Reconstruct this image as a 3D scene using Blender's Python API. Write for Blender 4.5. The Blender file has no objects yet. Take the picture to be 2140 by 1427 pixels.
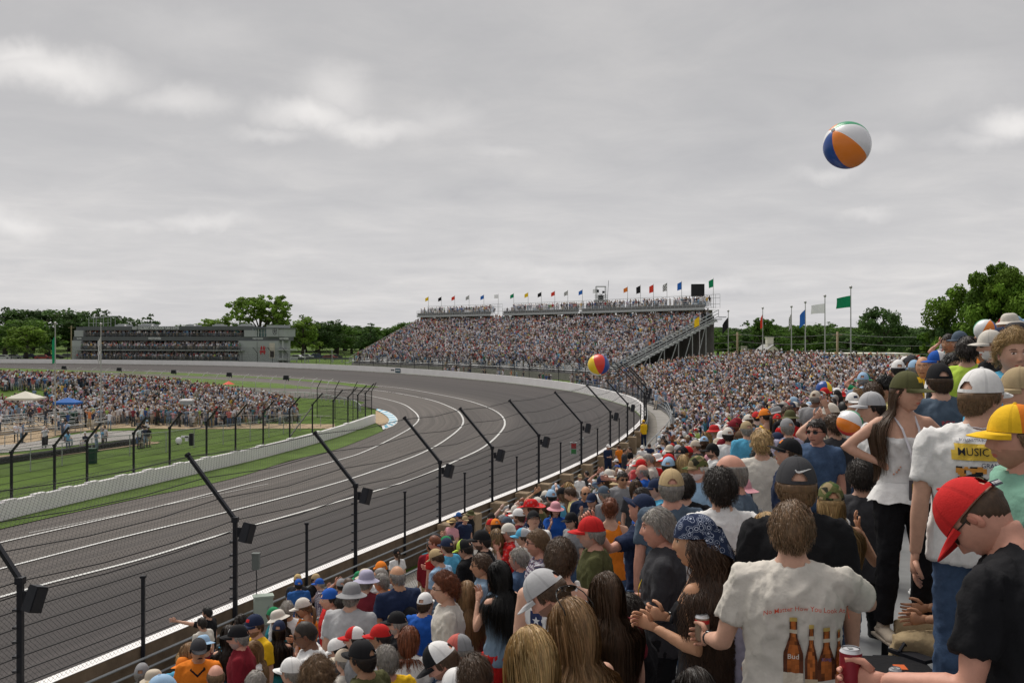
import bpy, math, random
import numpy as np
from mathutils import Vector, Matrix, noise as mnoise
from mathutils.bvhtree import BVHTree

SC = bpy.context.scene
COL = SC.collection
R = math.radians
F = 2080.0

# ------------------------------------------------------------------ camera, sky, sun, exposure
cam_d = bpy.data.cameras.new('camera'); cam = bpy.data.objects.new('camera', cam_d); COL.objects.link(cam)
cam_d.sensor_width = 36; cam_d.lens = 36 * F / 2140; cam_d.shift_y = -13.5 / 2140
cam_d.clip_start = 0.05; cam_d.clip_end = 6000
cam.location = (0, 0, 0); cam.rotation_euler = (R(90), 0, 0)
SC.camera = cam
SC.view_settings.view_transform = 'Standard'; SC.view_settings.look = 'None'
SC.view_settings.gamma = 1; SC.view_settings.use_curve_mapping = False
SC.view_settings.exposure = 0.74
SC.cycles.max_bounces = 5; SC.cycles.diffuse_bounces = 2; SC.cycles.transparent_max_bounces = 24
SC.cycles.use_denoising = True

SUN_EL, SUN_AZ = 58, -30           # azimuth from +Y towards +X
def build_world():
    w = bpy.data.worlds.new('World'); SC.world = w; w.use_nodes = True
    nt = w.node_tree; N = nt.nodes; L = nt.links
    for n in list(N): N.remove(n)
    def nd(t, **k):
        n = N.new(t)
        for a, b in k.items(): setattr(n, a, b)
        return n
    out = nd('ShaderNodeOutputWorld'); bg = nd('ShaderNodeBackground')
    sky = nd('ShaderNodeTexSky', sky_type='NISHITA'); sky.sun_disc = False
    sky.sun_elevation = R(SUN_EL); sky.sun_rotation = R(SUN_AZ); sky.dust_density = 3
    tc = nd('ShaderNodeTexCoord'); sep = nd('ShaderNodeSeparateXYZ'); L.new(tc.outputs['Generated'], sep.inputs[0])
    def m(op, a, b=None, c=None):
        n = nd('ShaderNodeMath', operation=op)
        for i, v in enumerate((a, b, c)):
            if v is None: continue
            if isinstance(v, (int, float)): n.inputs[i].default_value = v
            else: L.new(v, n.inputs[i])
        return n.outputs[0]
    zc = m('MAXIMUM', m('ADD', sep.outputs[2], 0.10), 0.045)
    comb = nd('ShaderNodeCombineXYZ')
    L.new(m('DIVIDE', sep.outputs[0], zc), comb.inputs[0]); L.new(m('DIVIDE', sep.outputs[1], zc), comb.inputs[1])
    def noise(sc, det, rough, vec, dist=0.0):
        n = nd('ShaderNodeTexNoise'); n.inputs['Scale'].default_value = sc; n.inputs['Detail'].default_value = det
        n.inputs['Roughness'].default_value = rough; n.inputs['Distortion'].default_value = dist
        L.new(vec, n.inputs['Vector']); return n.outputs['Fac']
    def ramp(v, pts):
        r = nd('ShaderNodeValToRGB'); L.new(v, r.inputs[0]); e = r.color_ramp.elements
        e[0].position = pts[0][0]; e[0].color = (*pts[0][1], 1); e[1].position = pts[-1][0]; e[1].color = (*pts[-1][1], 1)
        for p, c in pts[1:-1]:
            q = e.new(p); q.color = (*c, 1)
        return r.outputs[0]
    b1 = noise(0.55, 6, 0.55, comb.outputs[0], 0.25); b2 = noise(2.1, 7, 0.62, comb.outputs[0], 0.5); base = m('ADD', m('MULTIPLY', b1, .62), m('MULTIPLY', b2, .38))
    # overcast deck: soft grey layers (cool-grey hollows, warmer bright parts)
    deck = ramp(base, [(0.33, (0.415, 0.412, 0.424)), (0.5, (0.476, 0.469, 0.474)), (0.67, (0.56, 0.545, 0.540))])
    # individual bright puffs: (px, py, half-width px, half-height px, strength)
    puffs = [(110, 148, 150, 38, 1.0), (45, 120, 80, 24, .9), (375, 215, 80, 26, .55), (700, 190, 75, 42, .6), (640, 245, 95, 30, .95), (770, 262, 120, 24, .75),
             (930, 240, 60, 30, .3), (2110, 255, 70, 26, .9), (2050, 285, 70, 18, .4), (1815, 458, 45, 12, .3), (420, 460, 80, 14, .35), (1745, 350, 60, 14, .35),
             (20, 470, 50, 26, .5), (400, 70, 130, 50, .25), (2000, 180, 120, 40, .25), (1830, 300, 50, 16, .25), (560, 290, 70, 14, .4), (1050, 320, 60, 12, .2), (250, 470, 60, 10, .2), (1480, 600, 160, 12, .25), (1200, 560, 200, 14, .2)]
    warp = nd('ShaderNodeTexNoise'); warp.inputs['Scale'].default_value = 9; warp.inputs['Detail'].default_value = 5
    warp.inputs['Roughness'].default_value = .6
    L.new(tc.outputs['Generated'], warp.inputs['Vector'])
    wsub = nd('ShaderNodeVectorMath', operation='SUBTRACT'); L.new(warp.outputs['Color'], wsub.inputs[0]); wsub.inputs[1].default_value = (.5, .5, .5)
    wsc = nd('ShaderNodeVectorMath', operation='SCALE'); L.new(wsub.outputs[0], wsc.inputs[0]); wsc.inputs['Scale'].default_value = .06
    wv = nd('ShaderNodeVectorMath', operation='ADD'); L.new(tc.outputs['Generated'], wv.inputs[0]); L.new(wsc.outputs[0], wv.inputs[1])
    total = None
    for px, py, hw, hh, st in puffs:
        d = Vector(((px - 1070) / F, 1, (700 - py) / F)); ln = d.length; d.normalize()
        s = nd('ShaderNodeVectorMath', operation='SUBTRACT'); L.new(wv.outputs[0], s.inputs[0]); s.inputs[1].default_value = d
        q = nd('ShaderNodeVectorMath', operation='MULTIPLY'); L.new(s.outputs[0], q.inputs[0])
        q.inputs[1].default_value = (F / hw * ln / 1.02, 12, F / hh * ln / 1.05)
        le = nd('ShaderNodeVectorMath', operation='LENGTH'); L.new(q.outputs[0], le.inputs[0])
        mr = nd('ShaderNodeMapRange', interpolation_type='SMOOTHSTEP'); L.new(le.outputs['Value'], mr.inputs[0])
        mr.inputs[1].default_value = -0.1; mr.inputs[2].default_value = 1.75; mr.inputs[3].default_value = st * .9; mr.inputs[4].default_value = 0
        total = mr.outputs[0] if total is None else m('MAXIMUM', total, mr.outputs[0])
    mx = nd('ShaderNodeMix', data_type='RGBA'); L.new(total, mx.inputs[0]); L.new(deck, mx.inputs[6]); mx.inputs[7].default_value = (0.80, 0.775, 0.755, 1)
    # brighter band near the horizon
    hz = nd('ShaderNodeMapRange', interpolation_type='SMOOTHSTEP'); L.new(sep.outputs[2], hz.inputs[0])
    hz.inputs[1].default_value = 0.0; hz.inputs[2].default_value = 0.30; hz.inputs[3].default_value = 1.26; hz.inputs[4].default_value = .98
    sc = nd('ShaderNodeVectorMath', operation='SCALE'); L.new(mx.outputs[2], sc.inputs[0]); L.new(hz.outputs[0], sc.inputs['Scale'])
    # the sky texture behind the cloud deck lifts the upper dome
    sks = nd('ShaderNodeVectorMath', operation='SCALE'); L.new(sky.outputs[0], sks.inputs[0]); sks.inputs['Scale'].default_value = 0.12
    fin = nd('ShaderNodeMix', data_type='RGBA'); fin.inputs[0].default_value = 0.90
    L.new(sks.outputs[0], fin.inputs[6]); 
    s10 = nd('ShaderNodeVectorMath', operation='SCALE'); L.new(sc.outputs[0], s10.inputs[0]); s10.inputs['Scale'].default_value = SKY_GAIN
    L.new(s10.outputs[0], fin.inputs[7])
    L.new(fin.outputs[2], bg.inputs[0]); bg.inputs[1].default_value = 0.15
    L.new(bg.outputs[0], out.inputs[0])
SKY_GAIN = 4.75
build_world()
sun_d = bpy.data.lights.new('sun', 'SUN'); sun = bpy.data.objects.new('sun', sun_d); COL.objects.link(sun)
sun_d.energy = 1.9; sun_d.angle = R(35); sun_d.color = (1, .95, .88)
az, el = R(SUN_AZ), R(SUN_EL)
sd = Vector((math.sin(az) * math.cos(el), math.cos(az) * math.cos(el), math.sin(el)))
sun.rotation_euler = sd.to_track_quat('Z', 'Y').to_euler()

# ------------------------------------------------------------------ helpers
def P(px, py, d): return Vector(((px - 1070) / F * d, d, (700 - py) / F * d))
_mats = {}
def mat(name, col, rough=.7, var=0.0, scale=8.0, bump=0.0, bscale=60.0, metal=0.0, attr=None, spec=.3, stretch=None, trans=0.0, detail=4, coord='Object'):
    if name in _mats: return _mats[name]
    m = bpy.data.materials.new(name); m.use_nodes = True; nt = m.node_tree; N = nt.nodes; L = nt.links
    b = N['Principled BSDF']; b.inputs['Roughness'].default_value = rough; b.inputs['Metallic'].default_value = metal
    b.inputs['Specular IOR Level'].default_value = spec
    b.inputs['Base Color'].default_value = (*col, 1)
    tc = N.new('ShaderNodeTexCoord'); vec = tc.outputs[coord]
    if stretch:
        mp = N.new('ShaderNodeMapping'); mp.inputs['Scale'].default_value = stretch; L.new(vec, mp.inputs[0]); vec = mp.outputs[0]
    src = None
    if attr:
        a = N.new('ShaderNodeAttribute'); a.attribute_name = attr; src = a.outputs['Color']
    if var > 0:
        n = N.new('ShaderNodeTexNoise'); n.inputs['Scale'].default_value = scale; n.inputs['Detail'].default_value = detail
        n.inputs['Roughness'].default_value = .65
        L.new(vec, n.inputs['Vector'])
        mr = N.new('ShaderNodeMapRange'); L.new(n.outputs['Fac'], mr.inputs[0]); mr.inputs[1].default_value = .25; mr.inputs[2].default_value = .75
        mr.inputs[3].default_value = 1 - var; mr.inputs[4].default_value = 1 + var
        s = N.new('ShaderNodeVectorMath'); s.operation = 'SCALE'
        if src is not None: L.new(src, s.inputs[0])
        else: s.inputs[0].default_value = col
        L.new(mr.outputs[0], s.inputs['Scale']); src = s.outputs[0]
    if src is not None: L.new(src, b.inputs['Base Color'])
    if bump > 0:
        n2 = N.new('ShaderNodeTexNoise'); n2.inputs['Scale'].default_value = bscale; n2.inputs['Detail'].default_value = 3
        L.new(vec, n2.inputs['Vector'])
        bp = N.new('ShaderNodeBump'); bp.inputs['Strength'].default_value = 1; bp.inputs['Distance'].default_value = bump
        L.new(n2.outputs['Fac'], bp.inputs['Height']); L.new(bp.outputs[0], b.inputs['Normal'])
    if trans > 0:
        tr = N.new('ShaderNodeBsdfTranslucent'); mx = N.new('ShaderNodeMixShader'); mx.inputs[0].default_value = trans
        if src is not None: L.new(src, tr.inputs[0])
        else: tr.inputs[0].default_value = (*col, 1)
        L.new(b.outputs[0], mx.inputs[1]); L.new(tr.outputs[0], mx.inputs[2]); L.new(mx.outputs[0], N['Material Output'].inputs[0])
    _mats[name] = m
    return m

class MB:
    def __init__(s): s.v = []; s.f = []; s.mi = []; s.c = []; s.m = 0; s.col = (1, 1, 1)
    def add(s, vs, fs, col=None):
        o = len(s.v); s.v.extend([tuple(v) for v in vs]); c = col or s.col
        for f in fs: s.f.append(tuple(o + i for i in f)); s.mi.append(s.m); s.c.append(c)
        return s
    def box(s, c, size, rot=None, col=None, taper=1.0):
        hx, hy, hz = [q / 2 for q in size]
        vs = [Vector((x * (taper if z > 0 else 1), y * (taper if z > 0 else 1), z)) for x in (-hx, hx) for y in (-hy, hy) for z in (-hz, hz)]
        if rot is not None: vs = [rot @ v for v in vs]
        c = Vector(c); vs = [v + c for v in vs]
        return s.add(vs, [(0, 1, 3, 2), (4, 6, 7, 5), (0, 4, 5, 1), (2, 3, 7, 6), (0, 2, 6, 4), (1, 5, 7, 3)], col)
    def tube(s, pts, r, n=6, cap=True, col=None, squash=None):
        pts = [Vector(p) for p in pts]; k = len(pts); rs = r if hasattr(r, '__len__') else [r] * k
        vs = []; fs = []; up = None
        for i, p in enumerate(pts):
            t = (pts[min(i + 1, k - 1)] - pts[max(i - 1, 0)])
            if t.length < 1e-9: t = Vector((0, 0, 1))
            t.normalize()
            if up is None: up = Vector((0, 0, 1)) if abs(t.z) < .9 else Vector((0, 1, 0))
            a = up.cross(t)
            if a.length < 1e-6: a = Vector((1, 0, 0)).cross(t)
            a.normalize(); b = t.cross(a).normalized(); up = b
            for j in range(n):
                th = 2 * math.pi * j / n + math.pi / n
                q = squash or (1, 1)
                vs.append(p + a * (math.cos(th) * rs[i] * q[0]) + b * (math.sin(th) * rs[i] * q[1]))
        for i in range(k - 1):
            for j in range(n): fs.append((i * n + j, i * n + (j + 1) % n, (i + 1) * n + (j + 1) % n, (i + 1) * n + j))
        if cap: fs.append(tuple(range(n))[::-1]); fs.append(tuple((k - 1) * n + j for j in range(n)))
        return s.add(vs, fs, col)
    def ell(s, c, rad, rot=None, nu=12, nv=8, col=None):
        vs = []; fs = []; c = Vector(c)
        for i in range(nv + 1):
            ph = math.pi * i / nv
            for j in range(nu):
                th = 2 * math.pi * j / nu
                v = Vector((rad[0] * math.sin(ph) * math.cos(th), rad[1] * math.sin(ph) * math.sin(th), rad[2] * math.cos(ph)))
                if rot is not None: v = rot @ v
                vs.append(v + c)
        for i in range(nv):
            for j in range(nu):
                a = (i * nu + j, (i + 1) * nu + j, (i + 1) * nu + (j + 1) % nu, i * nu + (j + 1) % nu)
                fs.append(a)
        return s.add(vs, fs, col)
    def poly(s, pts, col=None): return s.add(pts, [tuple(range(len(pts)))], col)
    def prism(s, pts, ext, col=None):
        n = len(pts); e = Vector(ext); a = [Vector(p) for p in pts]; b = [p + e for p in a]
        return s.add(a + b, [tuple(range(n))[::-1], tuple(range(n, 2 * n))] + [(i, (i + 1) % n, n + (i + 1) % n, n + i) for i in range(n)], col)
    def strip(s, A, B, col=None):
        n = len(A)
        return s.add(list(A) + list(B), [(i, i + 1, n + i + 1, n + i) for i in range(n - 1)], col)
    def mesh(s, name, mats, smooth=False):
        me = bpy.data.meshes.new(name); me.from_pydata(s.v, [], s.f)
        for m in (mats if isinstance(mats, (list, tuple)) else [mats]): me.materials.append(m)
        if any(s.mi): me.polygons.foreach_set('material_index', s.mi)
        if any(c != (1, 1, 1) for c in s.c):
            a = me.color_attributes.new('Col', 'FLOAT_COLOR', 'CORNER'); arr = []
            for f, c in zip(s.f, s.c): arr.extend((c[0], c[1], c[2], 1.0) * len(f))
            a.data.foreach_set('color', arr)
        if smooth: me.polygons.foreach_set('use_smooth', [True] * len(me.polygons))
        me.update(); return me
    def build(s, name, mats, parent=None, smooth=False, **tags):
        o = bpy.data.objects.new(name, s.mesh(name, mats, smooth)); COL.objects.link(o)
        if parent is not None: o.parent = parent
        for k, v in tags.items():
            if v: o[k] = v
        return o
def thing(name, label, cat, loc=(0, 0, 0), rz=0, group=None):
    o = bpy.data.objects.new(name, None); COL.objects.link(o); o.location = loc; o.rotation_euler = (0, 0, rz); o.empty_display_size = .2
    o['label'] = label; o['category'] = cat
    if group: o['group'] = group
    return o
def copy_tree(o, parent=None):
    c = o.copy(); COL.objects.link(c)
    if parent is not None: c.parent = parent
    for ch in list(o.children): copy_tree(ch, c)
    return c
def text_mesh(txt, size, mat_, name='lettering', parent=None, extrude=.01, bold=0.0, align='CENTER'):
    cu = bpy.data.curves.new('t', 'FONT'); cu.body = txt; cu.size = size; cu.align_x = align; cu.align_y = 'CENTER'; cu.extrude = extrude; cu.offset = bold
    cu.resolution_u = 3
    o = bpy.data.objects.new('t', cu); COL.objects.link(o)
    me = bpy.data.meshes.new_from_object(o.evaluated_get(bpy.context.evaluated_depsgraph_get()))
    bpy.data.objects.remove(o); bpy.data.curves.remove(cu)
    me.materials.clear(); me.materials.append(mat_)
    q = bpy.data.objects.new(name, me); COL.objects.link(q)
    if parent is not None: q.parent = parent
    return q
def smoothstep(a, b, x):
    t = min(1, max(0, (x - a) / (b - a))); return t * t * (3 - 2 * t)
def catmull(pts, step=1.0):
    pts = [np.array(p, float) for p in pts]; out = []
    for i in range(len(pts) - 1):
        p0 = pts[max(i - 1, 0)]; p1 = pts[i]; p2 = pts[i + 1]; p3 = pts[min(i + 2, len(pts) - 1)]
        n = max(1, int(np.linalg.norm(p2 - p1) / step))
        for k in range(n):
            t = k / n
            out.append(.5 * ((2 * p1) + (-p0 + p2) * t + (2 * p0 - 5 * p1 + 4 * p2 - p3) * t * t + (-p0 + 3 * p1 - 3 * p2 + p3) * t ** 3))
    out.append(pts[-1]); return np.array(out)
def resample(a, step):
    a = np.asarray(a, float); d = np.r_[0, np.cumsum(np.linalg.norm(np.diff(a, axis=0), axis=1))]
    n = int(d[-1] / step); s = np.linspace(0, d[-1], n + 1)
    return np.stack([np.interp(s, d, a[:, k]) for k in range(a.shape[1])], 1)

# ------------------------------------------------------------------ plan of the place
WZ = -6.2                # top of the outer wall
wp = [(-46, -80), (-23, -20), (-15.3, 0), (-8.5, 17.8), (-4.4, 28.7), (-.8, 37.9), (1.3, 43.2), (3.5, 49.5), (5.7, 57), (7.5, 64.2), (9.3, 72.5), (10.7, 82),
      (11.7, 92), (11.4, 105), (7.2, 130), (-3.9, 158), (-20, 186), (-39, 210), (-64, 232), (-92, 246), (-131, 257), (-220, 270), (-420, 285)]
W = resample(catmull(wp, 1.0), 0.5)
WT = np.gradient(W, axis=0); WT /= np.linalg.norm(WT, axis=1)[:, None]
WN = np.stack([WT[:, 1], -WT[:, 0]], 1)          # outward: away from the track
WS = np.arange(len(W)) * 0.5
def widx_px(px, lo=0, hi=None, g=0.0):
    """index on the wall whose image column is px"""
    hi = hi or len(W); c = 1070 + F * (W[lo:hi, 0] + WN[lo:hi, 0] * g) / np.maximum(W[lo:hi, 1] + WN[lo:hi, 1] * g, .1); ok = W[lo:hi, 1] > 2
    return lo + int(np.argmin(np.where(ok, abs(c - px), 1e9)))
I_END = int(np.argmin(abs(W[:, 1] - 86)))
def off_of(x, y):
    """signed distance outward from the wall, nearest index"""
    d2 = (W[:, 0] - x) ** 2 + (W[:, 1] - y) ** 2; i = int(np.argmin(d2))
    return float((x - W[i, 0]) * WN[i, 0] + (y - W[i, 1]) * WN[i, 1]), i
def track_z(x, y):
    o, i = off_of(x, y); return -7.25 - 1.5 * min(max(-o, 0) / 16.0, 1.0)
def on_track(px, py, lift=0.0):
    z = -8.5
    for _ in range(12):
        d = z * F / (700 - py); x = (px - 1070) / F * d; z = .5 * z + .5 * (track_z(x, d) + lift)
    return Vector((x, d, z))
def stand_near(off): return -6.3 + .41 * (off - 4.4)
def stand_far(off): return max(-7.0, -6.95 + .185 * (off - 7.0))
def off_0(y): return 5.4 - 2.7 * smoothstep(34, 58, y)
def stand_z(off, y):
    k = smoothstep(21, 56, y); return stand_near(off) * (1 - k) + stand_far(off) * k
def stand_xy(x, y):
    o, i = off_of(x, y); return stand_z(o, y)
# ------------------------------------------------------------------ materials of the setting
M_asph = mat('asphalt', (.085, .078, .075), .85, .16, .9, .004, 90, spec=.2, detail=9)
def asphalt():
    m = bpy.data.materials.new('racing_asphalt'); m.use_nodes = True; N = m.node_tree.nodes; L = m.node_tree.links; b = N['Principled BSDF']
    b.inputs['Roughness'].default_value = .8; b.inputs['Specular IOR Level'].default_value = .25
    uv = N.new('ShaderNodeUVMap'); uv.uv_map = 'UVMap'
    sp = N.new('ShaderNodeSeparateXYZ'); L.new(uv.outputs[0], sp.inputs[0])
    # u along the track, v across it (metres from the outer wall): worn groove and seams
    cr = N.new('ShaderNodeValToRGB'); e = cr.color_ramp.elements
    e[0].position = 0; e[0].color = (.062, .054, .052, 1); e[1].position = 1; e[1].color = (.10, .088, .080, 1)
    for p, c in ((.20, (.052, .045, .044)), (.30, (.046, .040, .039)), (.42, (.049, .043, .041)), (.50, (.078, .068, .063)), (.56, (.088, .077, .070)), (.64, (.070, .061, .056)), (.72, (.096, .084, .075))):
        q = e.new(p); q.color = (*c, 1)
    dv = N.new('ShaderNodeMath'); dv.operation = 'DIVIDE'; dv.inputs[1].default_value = 24; L.new(sp.outputs[1], dv.inputs[0])
    mp = N.new('ShaderNodeMapping'); mp.inputs['Scale'].default_value = (.03, 1.4, 1); L.new(uv.outputs[0], mp.inputs[0])
    n = N.new('ShaderNodeTexNoise'); n.inputs['Scale'].default_value = 1; n.inputs['Detail'].default_value = 5; L.new(mp.outputs[0], n.inputs[0])
    ad = N.new('ShaderNodeMath'); ad.operation = 'MULTIPLY_ADD'; L.new(n.outputs['Fac'], ad.inputs[0]); ad.inputs[1].default_value = .09; L.new(dv.outputs[0], ad.inputs[2])
    sb = N.new('ShaderNodeMath'); sb.operation = 'SUBTRACT'; L.new(ad.outputs[0], sb.inputs[0]); sb.inputs[1].default_value = .045
    L.new(sb.outputs[0], cr.inputs[0])
    n2 = N.new('ShaderNodeTexNoise'); n2.inputs['Scale'].default_value = 16; n2.inputs['Detail'].default_value = 8; n2.inputs['Roughness'].default_value = .8
    tc = N.new('ShaderNodeTexCoord'); L.new(tc.outputs['Object'], n2.inputs[0])
    mr = N.new('ShaderNodeMapRange'); L.new(n2.outputs['Fac'], mr.inputs[0]); mr.inputs[1].default_value = .3; mr.inputs[2].default_value = .7; mr.inputs[3].default_value = .70; mr.inputs[4].default_value = 1.30
    fr = N.new('ShaderNodeMath'); fr.operation = 'PINGPONG'; fr.inputs[1].default_value = 1.85; L.new(sp.outputs[1], fr.inputs[0])
    gt = N.new('ShaderNodeMapRange'); L.new(fr.outputs[0], gt.inputs[0]); gt.inputs[1].default_value = .03; gt.inputs[2].default_value = .07; gt.inputs[3].default_value = .72; gt.inputs[4].default_value = 1
    mp3 = N.new('ShaderNodeMapping'); mp3.inputs['Scale'].default_value = (.012, 2.6, 1); L.new(uv.outputs[0], mp3.inputs[0])
    n3 = N.new('ShaderNodeTexNoise'); n3.inputs['Scale'].default_value = 1; n3.inputs['Detail'].default_value = 6; L.new(mp3.outputs[0], n3.inputs[0])
    m3 = N.new('ShaderNodeMapRange'); L.new(n3.outputs['Fac'], m3.inputs[0]); m3.inputs[1].default_value = .35; m3.inputs[2].default_value = .65; m3.inputs[3].default_value = .78; m3.inputs[4].default_value = 1.18
    mA = N.new('ShaderNodeMath'); mA.operation = 'MULTIPLY'; L.new(gt.outputs[0], mA.inputs[0]); L.new(m3.outputs[0], mA.inputs[1])
    mB = N.new('ShaderNodeMath'); mB.operation = 'MULTIPLY'; L.new(mA.outputs[0], mB.inputs[0]); L.new(mr.outputs[0], mB.inputs[1])
    s = N.new('ShaderNodeVectorMath'); s.operation = 'SCALE'; L.new(cr.outputs[0], s.inputs[0]); L.new(mB.outputs[0], s.inputs['Scale'])
    L.new(s.outputs[0], b.inputs['Base Color'])
    return m
M_track = asphalt()
M_grass = mat('grass', (.082, .135, .024), .9, .45, .35, .03, 30, spec=.1, detail=10)
M_grass2 = mat('grass_short', (.095, .15, .034), .9, .35, .5, .02, 30, spec=.1, detail=10)
M_conc = mat('concrete', (.30, .285, .265), .85, .22, 1.2, .004, 40, detail=8)
M_concD = mat('weathered_concrete', (.17, .125, .085), .9, .4, 1.6, .006, 30, detail=8)
M_gravel = mat('gravel', (.26, .24, .21), .95, .35, 3, .03, 25, detail=10)
M_sand = mat('sand_ground', (.36, .27, .17), .95, .25, .6, .01, 30, detail=8)
M_white = mat('white_wall_paint', (.86, .84, .83), .6, .07, .5, .002, 20, detail=8)
M_line = mat('white_line_paint', (.62, .62, .60), .7, .15, 2, detail=6)
M_black = mat('black_steel', (.012, .013, .018), .45, .1, 5)
M_cable = mat('steel_cable', (.012, .012, .014), .6)
M_galv = mat('galvanised_steel', (.30, .32, .33), .45, .12, 6, metal=.6)
M_galvL = mat('painted_grey_steel', (.42, .44, .44), .5, .1, 4)
M_alu = mat('aluminium_plank', (.34, .35, .355), .42, .15, 3, metal=.55)
M_dark = mat('dark_underside', (.05, .05, .055), .8, .2, 2)

# ------------------------------------------------------------------ ground: one sheet to the horizon, sunk inside the track
def radial_ground():
    c = np.array([-70., 110.]); n = len(W)
    sel = list(range(0, n, 6)); 
    inner = [W[i] - WN[i] * .1 for i in sel]
    mb = MB(); rings = [[(p[0], p[1], -7.25) for p in inner]]
    for dist in (3.5, 30, 120, 500, 3500):
        r = []
        for p in inner:
            d = p - c; L_ = np.linalg.norm(d); q = p + d / L_ * dist; r.append((q[0], q[1], -7.25))
        rings.append(r)
    for a, b in zip(rings, rings[1:]): mb.strip(a, b)
    # infield side
    ins = []
    for dist in (0, .3): ins.append([(p[0] - WN[i][0] * dist, p[1] - WN[i][1] * dist, -7.25 - 1.9 * (dist > 0)) for p, i in zip(inner, sel)])
    mb.strip(ins[0], ins[1]);
    mb.build('ground', M_grass, kind='structure')
radial_ground()
def mound_z(x, y):
    a = (x + 66) / 32.0; b = (y - 128) / (11.0 if y > 128 else 17.0)
    h = 2.9 * math.exp(-(a * a if a > 0 else .15 * a * a) * .9 - b * b * .9)
    return -8.86 + max(0, h - .3)
def field():
    mb = MB(); nx, ny = 96, 90; xs = np.linspace(-420, 20, nx); ys = np.r_[np.linspace(-90, 90, 20), np.linspace(93, 185, 60), np.linspace(190, 285, 10)]
    g = []
    for y in ys:
        for x in xs: g.append((x, y, mound_z(x, y)))
    fs = [(j * nx + i, j * nx + i + 1, (j + 1) * nx + i + 1, (j + 1) * nx + i) for j in range(len(ys) - 1) for i in range(nx - 1)]
    mb.add(g, fs); mb.build('field', M_grass, smooth=True, kind='structure')
field()

# ------------------------------------------------------------------ track
inner_px = [(-900, 1330), (-400, 1205), (0, 1105), (250, 1050), (482, 1000), (605, 962), (708, 937), (801, 900), (818, 888), (820, 872), (800, 860), (770, 850), (735, 846), (704, 841), (605, 830), (441, 818), (300, 808), (150, 798), (0, 790), (-300, 780)]
M_in = [on_track(*p) for p in inner_px]
M_in = [Vector((-70, -80, -8.75))] + M_in + [Vector((-420, 240, -8.75))]
IN = resample(catmull([(p.x, p.y) for p in M_in], 1.0), .5)
def ribbon(A, B, n, k, zf, name, m, uv=True, lift=0, kind='structure', wdist=True):
    a = resample(A, 1.0); b = resample(B, 1.0)
    ta = np.linspace(0, len(a) - 1, n); tb = np.linspace(0, len(b) - 1, n)
    a = np.stack([np.interp(ta, np.arange(len(a)), a[:, q]) for q in (0, 1)], 1); b = np.stack([np.interp(tb, np.arange(len(b)), b[:, q]) for q in (0, 1)], 1)
    mb = MB(); vs = []; uvs = []
    for i in range(n):
        for j in range(k + 1):
            p = a[i] + (b[i] - a[i]) * j / k; o, wi = off_of(p[0], p[1])
            vs.append((p[0], p[1], zf(p[0], p[1]) + lift)); uvs.append((wi * .5, -o))
    fs = [(i * (k + 1) + j, i * (k + 1) + j + 1, (i + 1) * (k + 1) + j + 1, (i + 1) * (k + 1) + j) for i in range(n - 1) for j in range(k)]
    mb.add(vs, fs); me = mb.mesh(name, m, True)
    ul = me.uv_layers.new(name='UVMap'); arr = np.zeros(len(me.loops) * 2); li = np.zeros(len(me.loops), int); me.loops.foreach_get('vertex_index', li)
    uvs = np.array(uvs); arr[0::2] = uvs[li, 0]; arr[1::2] = uvs[li, 1]; ul.data.foreach_set('uv', arr)
    o = bpy.data.objects.new(name, me); COL.objects.link(o); o['kind'] = kind; return o
def split_track():
    # match by the nearest point so the cross lines stay square to the wall
    n = 460; ti = np.linspace(0, len(W) - 1, n).astype(int); A = W[ti] - WN[ti] * .05; B = []
    j = 0
    for p, i in zip(A, ti):
        best, bj = 1e9, j
        for q in range(j, min(j + 60, len(IN))):
            d = (IN[q] - p) @ WT[i]
            e = abs(d) + .0 * q
            if e < best: best, bj = e, q
        j = bj; B.append(IN[j])
    B = np.array(B); mb = []; k = 16; vs = []; uvs = []
    ker = np.ones(9) / 9
    Bs = np.stack([np.convolve(np.pad(B[:, q], 4, 'edge'), ker, 'valid') for q in (0, 1)], 1)
    for i in range(n):
        for jj in range(k + 1):
            p = A[i] + (Bs[i] - A[i]) * jj / k; dd = np.linalg.norm(p - A[i]); o = off_of(p[0], p[1])[0]
            vs.append((p[0], p[1], -7.25 - 1.5 * min(max(-o, 0) / 16., 1) )); uvs.append((ti[i] * .5, -o))
    m = MB(); fs = [(i * (k + 1) + j, i * (k + 1) + j + 1, (i + 1) * (k + 1) + j + 1, (i + 1) * (k + 1) + j) for i in range(n - 1) for j in range(k)]
    m.add(vs, fs); me = m.mesh('track', M_track, True)
    ul = me.uv_layers.new(name='UVMap'); li = np.zeros(len(me.loops), int); me.loops.foreach_get('vertex_index', li)
    uvs = np.array(uvs); arr = np.zeros(len(me.loops) * 2); arr[0::2] = uvs[li, 0]; arr[1::2] = uvs[li, 1]; ul.data.foreach_set('uv', arr)
    o = bpy.data.objects.new('road', me); COL.objects.link(o); o['kind'] = 'structure'
split_track()
def px_poly(name, pts, m, lift=.03, close=True, step=2.0):
    """a ground patch outlined at its real place on the ground; filled as a fan grid"""
    w = [on_track(*p) for p in pts]; c = catmull([(p.x, p.y) for p in w] + [(w[0].x, w[0].y)], step)
    import bmesh
    bm = bmesh.new(); vs = [bm.verts.new((p[0], p[1], track_z(p[0], p[1]) + lift)) for p in c[:-1]]
    bm.faces.new(vs); bmesh.ops.triangulate(bm, faces=bm.faces[:]); me = bpy.data.meshes.new(name); bm.to_mesh(me); bm.free(); me.materials.append(m)
    o = bpy.data.objects.new(name, me); COL.objects.link(o); o['kind'] = 'structure'; return o
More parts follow.
